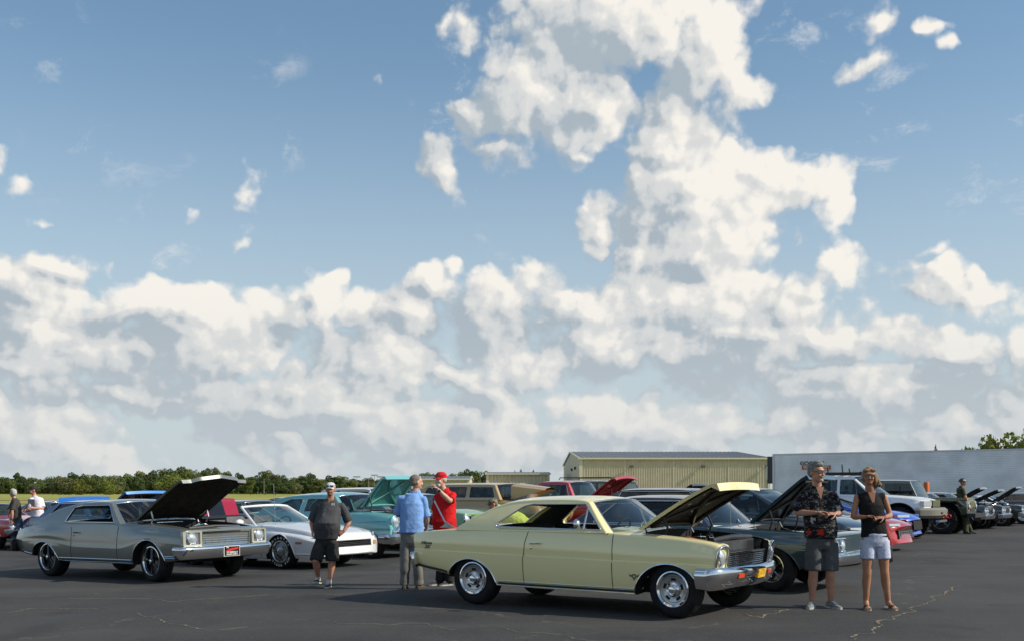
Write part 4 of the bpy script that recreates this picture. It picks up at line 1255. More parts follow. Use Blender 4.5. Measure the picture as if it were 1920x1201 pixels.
def classic(x, y, yaw, label, col, hood=None, flake=.1, roofcol=None, wheel_style='cap', r=.335, rr=None, wb=2.8, hw=.92, x0=-2.5, x1=2.2, zt=1.36, belt=None, bot=.28, crease=.62, g=None, roof=True,
            lamps=(.55, .76), lampr=.075, seatmat=None, detail=True, bumper=(.40, .56), hood_in=None, hood_x=None, tum=.05, name='parked_car', cat='car', steer=0, arch=(.40, .36), windows=None, sglass=GLASSD, back_bumper=True, hood_w=.68, engine=True, face=True, dust=.1, extra_seams=True, nose=None, tail=None, crown=.04, gk=None, paintrough=.32, hoodcol=None):
    root = car_root(x, y, yaw, name, label, cat, CARS)
    paint = car_paint(label[:40], col, flake, paintrough, dust)
    rp = car_paint(label[:40] + ' roof', roofcol, flake) if roofcol else paint
    zbelt = zt - .40
    belt = belt or [(x0, zbelt - .12), (x0 + .4, zbelt - .04), (-.9, zbelt), (.6, zbelt - .01), (1.2, zbelt - .05), (x1 - .3, zbelt - .09), (x1, zbelt - .13)]
    s = dict(hw=hw, x0=x0, x1=x1, step=.09, w=[(x0, hw * .91), (x0 + .5, hw * .975), (-.8, hw), (.8, hw), (x1 - .5, hw * .985), (x1, hw * .94)],
        bot=[(x0, bot + .14), (x0 + .6, bot + .08), (-wb / 2 + .45, bot), (wb / 2 - .45, bot - .01), (x1 - .4, bot + .06), (x1, bot + .12)] if not isinstance(bot, list) else bot,
        crease=crease if isinstance(crease, list) else [(x0, crease + .02), (x1, crease)], belt=belt, tum=tum, crown=[(x0, .02), (-1, crown), (1, crown), (x1, .01)], sr=.045, cs=.008,
        arches=[(-wb / 2 - .02, bot - .04 if not isinstance(bot, list) else .24, arch[0], arch[1]), (wb / 2 - .02, bot - .04 if not isinstance(bot, list) else .24, arch[0] + .01, arch[1] + .02)],
        nose=nose or (x1 - .5, .07, .04, .6), tail=tail or (x0 + .5, .07, -.06, .6), bulge=.014)
    b = Body(s, root, paint)
    zb = interp(belt, 0) - .005
    xr0, xr1, xf1, xf0 = gk or (-1.6, -1.0, .10, .55)
    cuts = [((xr1 - .05 if xr1 > -1.4 else xr0 + .3, -hw + .16, bot + .08 if not isinstance(bot, list) else .36), (xf0 - .13, hw - .16, 2))]
    hx = hood_x or (.95, x1 - .14)
    if hood is not None and engine: cuts.append(((hx[0] + .05, -hood_w + .05, .42), (hx[1] - .04, hood_w - .05, 2)))
    b.make(cut=cuts)
    for sg in (-1, 1):
        wheel(root, wb / 2, sg * (hw - .045), r, wheel_style, .22, rr or r * .60, steer=steer, n=28); wheel(root, -wb / 2, sg * (hw - .045), r, wheel_style, .23, rr or r * .60, n=28)
    if roof:
        gg = g or gh_std(zb, zt, xr0, xr1, xf1, xf0, hw - .07, hw - .28, win=windows)
        greenhouse(b, gg, rp, sglass=sglass)
    if detail:
        b.archtrim(CHROME, .009)
        if extra_seams: b.seams([[(-.62, (bot if not isinstance(bot, list) else .3) + .05), (-.60, zb - .03)], [(.62, (bot if not isinstance(bot, list) else .3) + .05), (.62, zb - .03)]])
        door_handle(b, -.45, zb - .14)
        b.cabin(xr1 + .1, xf0 - .15, hw - .17, .36, zb - .04, seats=((-.30, 'bench'), (-.98, 'bench')) if xr1 < -.9 else ((-.30, 'bucket'),), dashx=xf0 - .27, headrest=False, seatmat=seatmat, top=zb)
    if face: add_front(b, s, 'chrome', y_in=min(lamps) - .12, zlo=interp(belt, x1) - .25, zhi=interp(belt, x1) - .06, lamp_y=lamps, lamp_r=lampr, bump=bumper)
    if back_bumper: sweep_bar(b, rear_path(x0 - .03, hw - .05, .14, .09), [(-.03, .60), (.0, .61), (.05, .60), (.06, .55), (.05, .48), (-.03, .45)], CHROME, 'rear_bumper')
    if hood is not None:
        b.hood(hx[0], hx[1], hood_w, hood, car_paint(label[:40] + ' hood', hoodcol, flake) if hoodcol else paint, hood_in, nx=10, ny=10, lift=.04)
        if engine: b.hinges(hx[0], hood_w, .3); b.bay(hx[0] + .08, hx[1] - .06, hood_w - .06, interp(belt, 1.4) - .02, seed=int(abs(x * 7 + y * 3)))
    MB().mat(WELL).box((x0 + .5, -.45, .28), (x1 - .4, .45, .38)).build('underbody', None, root, smooth=0)
    return root, b

# dark teal hardtop coupe between the yellow coupe and the standing couple
def teal_coupe():
    belt = [(-2.6, .84), (-2.1, .90), (-1.2, .935), (0, .925), (.6, .905), (1.1, .88), (1.9, .85), (2.25, .835), (2.40, .82)]
    root, b = classic(2.984, 16.904, 34, 'dark teal hardtop coupe with open hood, parked between the yellow coupe and the couple', (.006, .040, .055), None, .25, hw=.945, wb=2.92, x0=-2.6, x1=2.40, zt=1.375, belt=belt,
        roofcol=(.006, .012, .032), wheel_style='torqgrey', r=.335, rr=.205, gk=(-1.9, -1.2, .12, .50), crease=[(-2.6, .60), (2.40, .60)], lamps=(.60, .79), lampr=.075, bumper=(.40, .55), steer=R(-7), detail=False, sglass=GLASSD, hood_w=.70, engine=False, arch=(.43, .385))
    boolean_bay(b, (1.03, -.68, .42), (2.25, .68, 1.5))
    b.archtrim(b.paint, .010); b.seams([[(-.62, .33), (-.60, .9)], [(.66, .31), (.66, .88)]]); door_handle(b, -.45, .77)
    b.strip(-1.0, .95, .30, .018, CHROME, 'rocker_trim', .006)
    b.cabin(-1.1, .3, .77, .36, .87, seats=((-.30, 'bench'), (-1.0, 'bench')), dashx=.20, headrest=False, top=.93)
    b.hood(1.0, 2.10, .62, 42, b.paint, principled('dark hood underside 2', (.015, .018, .018), .45, .2, .3), lift=.06, nx=12, ny=14)
    b.hinges(1.0, .62, .34, .25); b.bay(1.08, 2.22, .64, .84, seed=11, block=ENGINE)
    mirror(b, .42, -(b.hw - .05), .90)
    for y in (-.40, .12): MB().mat(CHROME).tube([(.80, y, .96), (.70, y + .16, .985), (.62, y + .34, 1.0)], .008, 6).build('wiper', None, root)
    MB().mat(STEEL).tube([(.78, -.72, .90), (.76, -.72, 1.62)], .004, 5).build('antenna', None, root)
def boolean_bay(b, lo, hi):
    c_ = MB(); c_.mats = [b.paint, WELL]; c_.cur = 1; c_.box(lo, hi)
    boolean(b.o, [c_])
teal_coupe()

# white convertible with the top down
def white_convertible():
    root = car_root(-4.991, 21.99, 34, 'parked_car', 'white convertible sports car with its top down and black raised letter tyres', 'car', CARS)
    paint = car_paint('white paint', (.74, .74, .75), 0, .30)
    s = dict(hw=.93, x0=-2.35, x1=2.42, step=.06,
        w=[(-2.35, .84), (-1.9, .90), (-1.3, .93), (0, .90), (.7, .905), (1.35, .93), (1.9, .91), (2.42, .84)],
        bot=[(-2.35, .30), (-1.7, .20), (-.9, .17), (.9, .17), (1.7, .20), (2.0, .20), (2.42, .24)],
        crease=[(-2.35, .56), (0, .50), (1.3, .60), (2.42, .50)],
        belt=[(-2.35, .84), (-1.9, .89), (-1.2, .88), (-.3, .85), (.6, .835), (1.2, .80), (1.7, .755), (2.1, .70), (2.35, .655), (2.42, .60)],
        tum=[(-2.35, .08), (0, .06), (1.3, .10), (2.42, .10)], crown=[(-2.35, .03), (.5, .035), (1.3, .045), (2.42, .01)], sr=.09, cs=.003, bulge=[(-2.35, .02), (0, .01), (1.3, .03), (2.42, .01)],
        arches=[(-1.285, .20, .385, .44), (1.30, .20, .395, .455)], nose=(1.7, .26, -.10, .5), tail=(-2.0, .12, .1, .5))
    b = Body(s, root, paint)
    b.make(cut=[((-1.25, -.74, .33), (.38, .74, 1.6)), ((2.28, -.50, .405), (2.7, .50, .53)), ((2.22, -.80, .585), (2.7, -.56, .665)), ((2.22, .56, .585), (2.7, .80, .665))])
    b.seams([[(.78, .22), (.78, .6), (.70, .82)], [(-.62, .22), (-.62, .84)]])
    b.archtrim(paint, .012)
    b.strip(-.86, .86, .30, .03, paint, 'side_skirt', .012); b.strip(1.72, 2.25, .285, .03, paint, 'air_dam', .02)
    b.strip(1.74, 1.92, .50, .05, principled('amber side marker', (.42, .13, .03), .3, 0, 1), 'side_marker', .006)
    for sg in (-1, 1):
        for q in (1, -1):
            w_ = wheel(root, q * 1.285, sg * .885, .325, 'fins', .235, .205, steer=R(3) if q > 0 else 0)
            if sg < 0:
                for i, ch in enumerate('UNIROYAL'):
                    a = R(150 - i * 17)
                    M = Matrix.Rotation(R(90), 4, 'X') @ Matrix.Translation((.262 * math.cos(a), .262 * math.sin(a), .125)) @ Matrix.Rotation(a - R(90), 4, 'Z')
                    text_mesh('raised_letter', ch, .062, WHITEP, w_, .0015, M, True)
                for i, ch in enumerate('TIGER PAW'):
                    if ch == ' ': continue
                    a = R(-135 + i * 13)
                    M = Matrix.Rotation(R(90), 4, 'X') @ Matrix.Translation((.262 * math.cos(a), .262 * math.sin(a), .125)) @ Matrix.Rotation(a + R(90), 4, 'Z')
                    text_mesh('raised_letter', ch, .058, WHITEP, w_, .0015, M, True)
    # windscreen frame
    def fr(t, u):
        x = lerp(.52, -.06, t) + (lerp(.36, .16, t)) * (1 - abs(u) ** 2.2); z = lerp(.83, 1.17, t) + lerp(.03, .03, t) * (1 - abs(u) ** 2)
        return (x, u * lerp(.80, .62, t), z)
    wf = MB().mat(paint)
    for sg in (-1, 1): wf.tube([fr(t, sg) for t in np.linspace(-.1, 1, 7)], .026, 8)
    wf.tube([fr(1, u) for u in np.linspace(-1, 1, 15)], .026, 8)
    wf = wf.build('windscreen_frame', None, root, smooth=60)
    MB().mat(GLASSC).grid([[fr(t, u) for u in np.linspace(-.98, .98, 13)] for t in np.linspace(0, 1, 6)]).build('windscreen', None, root, smooth=60)
    b.cabin(-1.1, .4, .73, .33, .80, seats=((-.25, 'bucket'), (-.90, 'bench')), dashx=.28, headrest=False, seatmat=principled('grey seat fabric', (.10, .10, .11), .8, var=(20, .3)), top=.98)
    b.strip(-1.2, .45, lambda x: b.q('belt', x) - .03, .03, BLACKTRIM, 'belt_trim', .004)
    m = MB().mat(BLACKTRIM)
    m.grid([[(x, y, z) for y in np.linspace(-.72, .72, 7)] for x, z in ((-1.55, .90), (-1.45, .98), (-1.2, 1.0), (-1.1, .94))]); m.build('folded_top', None, root, smooth=50)
    m = MB().mat(BLACKTRIM)
    for k in range(4): m.box((2.385, -.49, .415 + k * .03), (2.415, .49, .428 + k * .03))
    m.box((2.24, -.50, .40), (2.26, .50, .535)); m.warp(b.warp).build('grille', None, root, smooth=0)
    for sg in (-1, 1):
        ya, yb_ = sorted((sg * .565, sg * .795))
        h = MB().mat(GLOSSBLACK).box((2.24, ya, .59), (2.26, yb_, .66)).mat(LENS).box((2.26, ya + .01, .595), (2.33, ya + .10, .655)).box((2.26, yb_ - .10, .595), (2.33, yb_ - .01, .655)).warp(b.warp).build('headlight', None, root, smooth=0)
        ya, yb_ = sorted((sg * .60, sg * .74))
        MB().mat(principled('amber fog lamp', (.55, .30, .10), .2, 0, 1)).box((2.39, ya, .42), (2.428, yb_, .50)).warp(b.warp).build('fog_lamp', None, root, smooth=0)
    mirror(b, .30, -.86, .82, paint, 'box'); mirror(b, .30, .86, .82, paint, 'box')
    MB().mat(STEEL).tube([(.98, -.70, .80), (.95, -.70, 1.62)], .004, 5).build('antenna', None, root)
    MB().mat(WELL).box((-1.9, -.45, .19), (1.9, .45, .30)).build('underbody', None, root, smooth=0)
white_convertible()

# turquoise 1950s car
def turquoise_fifties():
    root = car_root(-3.780, 24.804, 34, 'parked_car', 'turquoise 1950s two door car with whitewall tyres and its hood wide open', 'car', CARS)
    paint = car_paint('turquoise paint', (.13, .40, .42), 0, .30)
    s = dict(hw=.95, x0=-2.5, x1=2.06, step=.06,
        w=[(-2.5, .86), (-1.8, .94), (-1, .95), (.6, .94), (1.5, .95), (2.06, .90)],
        bot=[(-2.5, .34), (-1.9, .28), (.9, .23), (1.7, .27), (2.06, .34)],
        crease=[(-2.5, .62), (.6, .60), (2.06, .60)],
        belt=[(-2.5, .98), (-1.8, 1.00), (-.6, .985), (.8, .985), (1.2, .985), (1.7, .965), (1.95, .935), (2.06, .89)],
        tum=.045, crown=[(-2.5, .04), (.6, .06), (1.6, .05), (2.06, -.02)], sr=[(-2.5, .06), (.6, .06), (1.2, .12), (2.06, .14)], cs=.004, bulge=.03,
        arches=[(-1.46, .22, .42, .37), (1.44, .22, .42, .40)], nose=(1.5, .0, .05, .6), tail=(-2.1, .08, .05, .6))
    b = Body(s, root, paint)
    b.make(cut=[((-1.6, -.78, .36), (.62, .78, 1.8)), ((.98, -.62, .42), (2.3, .62, 1.8))])
    b.archtrim(paint, .012)
    b.seams([[(-.55, .30), (-.55, .95)], [(.80, .30), (.80, .95)]])
    b.strip(-2.4, 1.9, lambda x: .80 - .03 * math.sin((x + 2.4) * .8), .018, CHROME, 'side_trim', .008)
    for sg in (-1, 1):
        wheel(root, 1.46, sg * .89, .345, 'whitewall', .20, .195, steer=R(-3)); wheel(root, -1.46, sg * .89, .345, 'whitewall', .20, .195)
    g = dict(zb=.985, yb=.87, yt=.66, rear=[(-2.02, .98, -.10, .01), (-1.82, 1.16, -.08, .03), (-1.5, 1.31, -.05, .04)],
        top=[(-1.5, 1.31, -.05, .04), (-1.15, 1.375, 0, .045), (-.5, 1.40, 0, .05), (.1, 1.395, .02, .05), (.30, 1.35, .10, .04)], front=[(.30, 1.35, .10, .04), (.70, .98, .36, .02)],
        windows=[[(-1.52, 1.01), (-.66, 1.01), (-.66, 1.30), (-1.05, 1.30), (-1.40, 1.18)], [(-.54, 1.01), (.55, 1.01), (.26, 1.30), (-.54, 1.30)]], wr=.05, ws=GLASSC)
    greenhouse(b, g, paint, sglass=GLASS)
    b.cabin(-1.5, .5, .78, .40, .98, seats=((-.35, 'bench'), (-1.2, 'bench')), dashx=.38, headrest=False, seatmat=principled('turquoise vinyl', (.10, .30, .32), .5), top=1.05)
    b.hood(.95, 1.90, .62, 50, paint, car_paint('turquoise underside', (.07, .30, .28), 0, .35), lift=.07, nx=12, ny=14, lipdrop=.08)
    b.hinges(.95, .68, .34, .25); b.bay(1.0, 2.0, .60, .96, seed=21, air=CHROME)
    m = MB().mat(CHROME)
    for k in range(5): m.box((2.03, -.56, .52 + k * .05), (2.06, .56, .53 + k * .05))
    m.box((2.02, -.58, .74), (2.07, .58, .78)); m.build('grille', None, root, smooth=0)
    for sg in (-1, 1):
        headlight(b, 2.07, sg * .74, .80, .095)
        q = MB().mat(paint); torus(q, (2.05, sg * .74, .80), .115, .03, Matrix.Rotation(R(90), 3, 'Y')); q.build('headlight_hood', None, root, smooth=60)
        MB().mat(CHROME).ellipsoid((2.09, sg * .70, .58), (.12, .13, .13), 16, 10).build('bumper_guard', None, root)
        MB().mat(CHROME).lathe([(.10, .0), (.085, .06), (.045, .13), (0, .15)], 'x', (2.12, sg * .34, .60), 20).build('bumper_bullet', None, root)
    prof = [(-.04, .52), (.0, .54), (.06, .53), (.10, .48), (.10, .40), (.06, .33), (-.04, .30)]
    sweep_bar(b, bumper_path(2.12, .93, .30, .14), prof, CHROME, 'front_bumper')
    sweep_bar(b, rear_path(-2.52, .90, .2, .12), prof, CHROME, 'rear_bumper')
    MB().mat(WELL).box((-2.1, -.5, .26), (1.7, .5, .36)).build('underbody', None, root, smooth=0)
turquoise_fifties()

# light green and cream 1950s car
classic(-2.35, 27.3, 34, 'pale green and cream 1950s car, behind the man in the red shirt', (.20, .34, .17), None, 0, roofcol=(.62, .62, .36), hw=.93, x0=-2.4, x1=2.1, zt=1.40,
    belt=[(-2.4, .95), (-1, .985), (.6, .985), (1.4, .97), (2.1, .90)], gk=(-1.8, -1.2, .15, .60), lamps=(.74,), lampr=.095, wheel_style='whitewall', sglass=GLASS)
# ------------------------------------------------------------------ tall and modern vehicles
def tall(x, y, yaw, label, col, hw, x0, x1, belt, bot, zt, gk, wins, r, style, wb, hood=None, hood_x=None, hood_in=None, lamps=None, name='parked_car', cat='car', roofcol=None, crease=.7, nose=None, tail=None, tum=.05, sr=.06,
         yt=None, arch=(.43, .42), arch_z=None, hood_w=.66, sglass=GLASSD, flake=.1, crown=.04, bulge=.015, seats=True, gtrim=None, wheel_y=None, width=.24, w=None, step=.09, gkw=None, rr=None, steer=0.0, tcrown=.04):
    root = car_root(x, y, yaw, name, label, cat, CARS)
    paint = car_paint(label[:40], col, flake, .30)
    rp = car_paint(label[:40] + ' roof', roofcol, 0) if roofcol else paint
    s = dict(hw=hw, x0=x0, x1=x1, step=step, w=w or [(x0, hw * .92), (x0 + .4, hw), (x1 - .4, hw), (x1, hw * .9)], bot=bot, crease=crease, belt=belt, tum=tum, crown=crown, sr=sr, cs=.006,
        arches=[(-wb / 2, arch_z or .22, arch[0], arch[1]), (wb / 2, arch_z or .22, arch[0], arch[1])], nose=nose or (x1 - .5, .14, .0, .6), tail=tail or (x0 + .5, .10, 0, .6), bulge=bulge)
    b = Body(s, root, paint)
    zb = interp(belt, 0) - .005
    cuts = [((gk[0] + .25, -hw + .17, .45), (gk[3] - .13, hw - .17, 3))]
    if hood is not None and hood_x: cuts.append(((hood_x[0] + .05, -hood_w + .06, .5), (hood_x[1] - .06, hood_w - .06, 3)))
    b.make(cut=cuts)
    for sg in (-1, 1):
        for q in (1, -1): wheel(root, q * wb / 2, sg * (wheel_y or hw - .03), r, style, width, rr or r * .62, n=32, steer=steer if q > 0 else 0)
    g = gh_std(zb, zt, *gk, hw - .06, yt or hw - .24, win=wins, trim=None, crown=tcrown, **(gkw or {}))
    g.pop('trim')
    greenhouse(b, g, rp, sglass=sglass, trim=gtrim, trimr=.008)
    b.archtrim(BLACKTRIM, .014)
    if seats: b.cabin(gk[0] + .3, gk[3] - .15, hw - .18, .5, zb - .03, seats=((-.20, 'bucket'), (-1.1, 'bench')), dashx=gk[3] - .3, top=zb + .15)
    if hood is not None: 
        b.hood(hood_x[0], hood_x[1], hood_w, hood, paint, hood_in or BLACKTRIM, nx=10, ny=10, lift=.04); b.bay(hood_x[0] + .06, hood_x[1] - .1, hood_w - .08, interp(belt, (hood_x[0] + hood_x[1]) / 2) - .02, seed=int(x * 5), block=ENGINE)
    return root, b

def gbox(b, lo, hi, mat, name, parent=None, warp=True, smooth=0, label=None):
    m = MB().mat(mat).box(lo, hi)
    if warp: m.warp(b.warp)
    return m.build(name, None, parent or b.root, smooth=smooth, label=label)

# dark slate-blue modern sedan behind the teal coupe
root, b = tall(5.20, 21.9, 34, 'dark slate blue modern sedan with fastback roof, behind the teal coupe', (.012, .022, .035), .945, -2.4, 2.20, [(-2.4, 1.02), (-1.6, 1.04), (0, .99), (.8, .95), (1.5, .88), (1.95, .78), (2.20, .68)],
    [(-2.4, .32), (-1.8, .22), (0, .19), (1.8, .21), (2.20, .26)], 1.50, (-2.1, -1.0, -.05, .85), [[(-1.35, 1.04), (-.62, 1.02), (-.60, 1.38), (-.95, 1.37)], [(-.52, 1.02), (.62, .99), (-.02, 1.36), (-.52, 1.385)]], .34, 'torqgrey', 2.75, bulge=.03, sr=.10,
    crease=[(-2.4, .72), (2.20, .60)], nose=(1.6, .32, -.12, .5), sglass=glass('sedan glass', (.30, .40, .44)))
for sg in (-1, 1): gbox(b, (2.06, min(sg * .52, sg * .86), .66), (2.22, max(sg * .52, sg * .86), .74), LENS, 'headlight')
gbox(b, (2.14, -.5, .40), (2.215, .5, .60), WELL, 'grille')
door_handle(b, -.35, .86, .2, GLOSSBLACK); b.seams([[(-.57, .28), (-.57, .98)], [(.62, .28), (.66, .93)]])
mirror(b, .52, -.90, .98, b.paint, 'box')

# silver coupe mostly hidden, orange stripe on the fender
root, b = tall(5.95, 25.0, 34, 'silver modern coupe with an orange stripe, seen between the couple', (.42, .43, .44), .93, -2.3, 2.35, [(-2.3, .96), (0, .95), (.9, .93), (1.6, .86), (2.35, .66)], .20, 1.36, (-2.0, -.9, 0, .85),
    [[(-1.2, .98), (.6, .95), (-.02, 1.22), (-.9, 1.22)]], .335, 'mesh5', 2.7, flake=.7, sr=.09, bulge=.03, nose=(1.6, .3, -.12, .5))
b.strip(.9, 1.9, .80, .05, principled('orange stripe', (.55, .08, .01), .4, 0, 1), 'fender_stripe', .004)
for sg in (-1, 1): gbox(b, (2.2, min(sg * .52, sg * .84), .64), (2.37, max(sg * .52, sg * .84), .72), LENS, 'headlight')

# red sports car, only the nose in view
root, b = tall(7.55, 26.9, 34, 'red low sports car with a mesh grille, nose showing behind the woman', (.42, .004, .010), .95, -2.2, 2.30, [(-2.2, .88), (0, .86), (.8, .82), (1.6, .76), (2.1, .66), (2.30, .58)], .17, 1.22, (-1.9, -.7, -.1, .75),
    [[(-1.0, .89), (.45, .87), (-.12, 1.10), (-.7, 1.10)]], .335, 'mesh5', 2.65, sr=.10, bulge=.035, nose=(1.6, .34, -.12, .5), sglass=GLASSD)
gr = gbox(b, (2.24, -.62, .30), (2.315, .62, .50), WELL, 'grille')
m = MB().mat(STEEL)
for k in range(4): m.box((2.318, -.60, .32 + k * .045), (2.324, .60, .328 + k * .045))
for k in range(14): m.box((2.318, -.6 + k * .09, .31), (2.323, -.595 + k * .09, .49))
m.warp(b.warp).build('grille_mesh', None, gr, smooth=0)
gbox(b, (2.1, -.90, .17), (2.42, .90, .20), car_paint('red splitter', (.45, .01, .02)), 'splitter')
for sg in (-1, 1): gbox(b, (2.12, min(sg * .55, sg * .84), .60), (2.33, max(sg * .55, sg * .84), .66), LENS, 'headlight')

# bright blue sports car
root, b = tall(9.25, 30.9, 34, 'bright blue sports car with a front splitter, beside the red sports car', (.008, .07, .50), .95, -2.2, 2.35, [(-2.2, .95), (0, .93), (.8, .90), (1.6, .84), (2.1, .74), (2.35, .62)], .20, 1.30, (-1.9, -.8, -.1, .78),
    [[(-1.0, .96), (.5, .93), (-.12, 1.17), (-.8, 1.17)]], .34, 'mesh5', 2.6, sr=.11, bulge=.035, nose=(1.5, .40, -.10, .5))
gbox(b, (2.28, -.45, .36), (2.37, .45, .60), WELL, 'grille')
for sg in (-1, 1):
    gbox(b, (2.0, min(sg * .52, sg * .88), .70), (2.31, max(sg * .52, sg * .88), .77), LENS, 'headlight')
    gbox(b, (2.30, min(sg * .56, sg * .82), .34), (2.385, max(sg * .56, sg * .82), .56), WELL, 'air_intake')
gbox(b, (2.0, -.96, .17), (2.48, .96, .21), car_paint('blue splitter', (.01, .08, .48)), 'splitter')

# white lifted off-road vehicle with roof rack
root, b = tall(10.70, 33.2, 34, 'white lifted off-road vehicle with black roof rack and steel bumper', (.74, .74, .73), .97, -1.95, 2.25, [(-1.95, 1.27), (0, 1.27), (.9, 1.26), (1.6, 1.22), (2.15, 1.13), (2.25, 1.05)],
    [(-1.95, .62), (-1.0, .58), (1.0, .58), (1.8, .68), (2.25, .72)], 1.90, (-1.85, -1.5, .05, .70), [[(-1.12, 1.31), (-.42, 1.31), (-.42, 1.76), (-1.12, 1.76)], [(-.34, 1.31), (.56, 1.30), (.06, 1.76), (-.34, 1.76)]],
    .47, 'offroad', 2.85, arch=(.56, .54), arch_z=.52, name='off_road_vehicle', cat='off-road vehicle', crease=[(-1.95, .95), (2.25, .95)], yt=.76, width=.31, sr=.08, nose=(1.7, .16, .0, 1.0), sglass=glass('grey glass', (.25, .32, .34)))
b.paint = b.paint
rk = MB().mat(BLACKTRIM)
for sg in (-1, 1): rk.box((-1.2, sg * .70 - .03, 1.90), (.25, sg * .70 + .03, 1.98))
for k in range(5): rk.box((-1.15 + k * .30, -.70, 1.93), (-1.08 + k * .30, .70, 1.96))
rk.box((.22, -.72, 1.90), (.28, .72, 2.0)); rk = rk.build('roof_rack', None, root, smooth=0)
m = MB().mat(BLACKTRIM)
for p in ((-.9, -.2, .22), (-.6, .3, .30), (-.2, -.3, .16), (-1.3, .2, .14)): m.tube([(p[0], p[1], 1.94), (p[0] - .02, p[1], 1.94 + p[2])], .02, 6)
m.build('rack_mount', None, rk, smooth=0)
hd = MB().mat(GLOSSBLACK)
gr = gbox(b, (2.22, -.46, .92), (2.30, .46, 1.14), GLOSSBLACK, 'grille')
for sg in (-1, 1): gbox(b, (2.10, min(sg * .52, sg * .94), .98), (2.29, max(sg * .52, sg * .94), 1.12), LENS, 'headlight')
mm = MB().mat(principled('sand grey steel', (.17, .16, .13), .5))
prof = [(-.15, .92), (.12, .92), (.20, .86), (.20, .70), (.10, .62), (-.15, .66)]
sweep_bar(b, bumper_path(2.32, .92, .35, .25), prof, mm.mats[0], 'front_bumper')
gbox(b, (2.36, -.42, .74), (2.54, .42, .80), BLACKTRIM, 'winch')
for sg in (-1, 1):
    q = MB().mat(REDP); torus(q, (2.56, sg * .30, .66), .05, .016, Matrix.Rotation(R(90), 3, 'X'), 16, 6); q.build('shackle', None, root)
gbox(b, (2.4, -.5, .50), (2.50, .5, .56), STEEL, 'skid_bar')
b.strip(-.9, .9, .60, .06, BLACKTRIM, 'side_step', .05)
door_handle(b, -.3, 1.12, .2, b.paint); b.seams([[(-.38, .66), (-.38, 1.25)], [(.68, .66), (.70, 1.22)]])

# olive army-style open 4x4
root, b = tall(13.55, 36.7, 34, 'olive green army style four wheel drive with big tyres, leaned on by the soldier', (.030, .038, .018), .88, -1.9, 2.0, [(-1.9, 1.12), (0, 1.13), (1.0, 1.13), (1.95, 1.08), (2.0, 1.06)],
    [(-1.9, .62), (2.0, .62)], 1.80, (-1.8, -1.65, .20, .48), [[(-1.55, 1.18), (-.72, 1.18), (-.72, 1.66), (-1.50, 1.66)], [(-.62, 1.18), (.36, 1.18), (.18, 1.66), (-.62, 1.66)]],
    .46, 'offroad', 2.45, arch=(.58, .50), arch_z=.60, name='off_road_vehicle', cat='off-road vehicle', crease=.9, yt=.76, width=.34, wheel_y=.95, sr=.03, nose=(1.9, .02, 0, 1), gkw=dict(bowf=.04, bowr=.02), hood_w=.55)
hd = gbox(b, (.62, -.60, 1.12), (1.95, .60, 1.19), principled('olive tan paint', (.17, .15, .07), .5, 0, .4), 'hood')
for sg in (-1, 1):
    m = MB().mat(BLACKTRIM); m.prism([(.65, .98), (.80, 1.10), (1.75, 1.10), (1.92, .95), (1.88, .92), (1.70, 1.05), (.85, 1.05), (.70, .95)], sg * .80, sg * 1.10); m.build('fender_flare', None, root, smooth=0)
    headlight(b, 2.02, sg * .55, .90, .085)
gr = gbox(b, (1.98, -.36, .74), (2.012, .36, 1.02), GLOSSBLACK, 'grille')
gbox(b, (2.0, -.85, .55), (2.25, .85, .68), BLACKTRIM, 'front_bumper', warp=False)

# tan 1940s wagon behind the crouching man, with its hood propped beside it
root, b = tall(-.55, 30.3, 34, 'tan 1940s panel wagon with rounded roof, behind the crouching man', (.42, .27, .105), .90, -2.35, 2.2, [(-2.35, 1.16), (-1.5, 1.20), (.6, 1.20), (1.0, 1.14), (1.6, 1.08), (2.0, .98), (2.2, .85)],
    [(-2.35, .42), (0, .34), (2.2, .42)], 1.66, (-2.25, -1.75, .62, .86), [[(-1.85, 1.25), (-1.25, 1.25), (-1.25, 1.53), (-1.70, 1.53)], [(-1.15, 1.25), (-.32, 1.25), (-.32, 1.54), (-1.15, 1.54)], [(-.20, 1.25), (.66, 1.25), (.54, 1.53), (-.20, 1.54)]],
    .36, 'cap', 2.9, crease=.8, yt=.72, sr=.12, bulge=.04, sglass=GLASSD, nose=(1.2, .30, .0, .6), gkw=dict(bowf=.08), hood_w=.5, name='parked_wagon', cat='wagon')
for sg in (-1, 1):
    MB().mat(b.paint).ellipsoid((1.55, sg * .80, .82), (.62, .22, .34), 20, 12).build('front_fender', None, root)
    headlight(b, 2.0, sg * .62, 1.0, .10)
hp = MB().mat(b.paint)   # the alligator hood swung up: deep tapering shell
hp.grid([[(lerp(1.0, 1.25, t), y, lerp(1.20, 1.60, t) + .0) for y in (-.45, 0, .45)] for t in (0, .5, 1)])
secs = []
for t in np.linspace(0, 1, 8):
    x = lerp(.98, 1.95, t); w_ = lerp(.50, .30, t); z0 = lerp(1.62, 1.50, t); h = lerp(.42, .06, t)
    secs.append([(x, -w_, z0 - h), (x, -w_, z0 - .06), (x, -w_ * .7, z0 - .01), (x, 0, z0 + .02), (x, w_ * .7, z0 - .01), (x, w_, z0 - .06), (x, w_, z0 - h), (x, 0, z0 - h + .02)])
hp = MB().mat(b.paint).grid(secs, close_v=True)
hp.f.append(tuple(range(8))); hp.mi.append(0)
hp.build('hood', None, root, smooth=40)

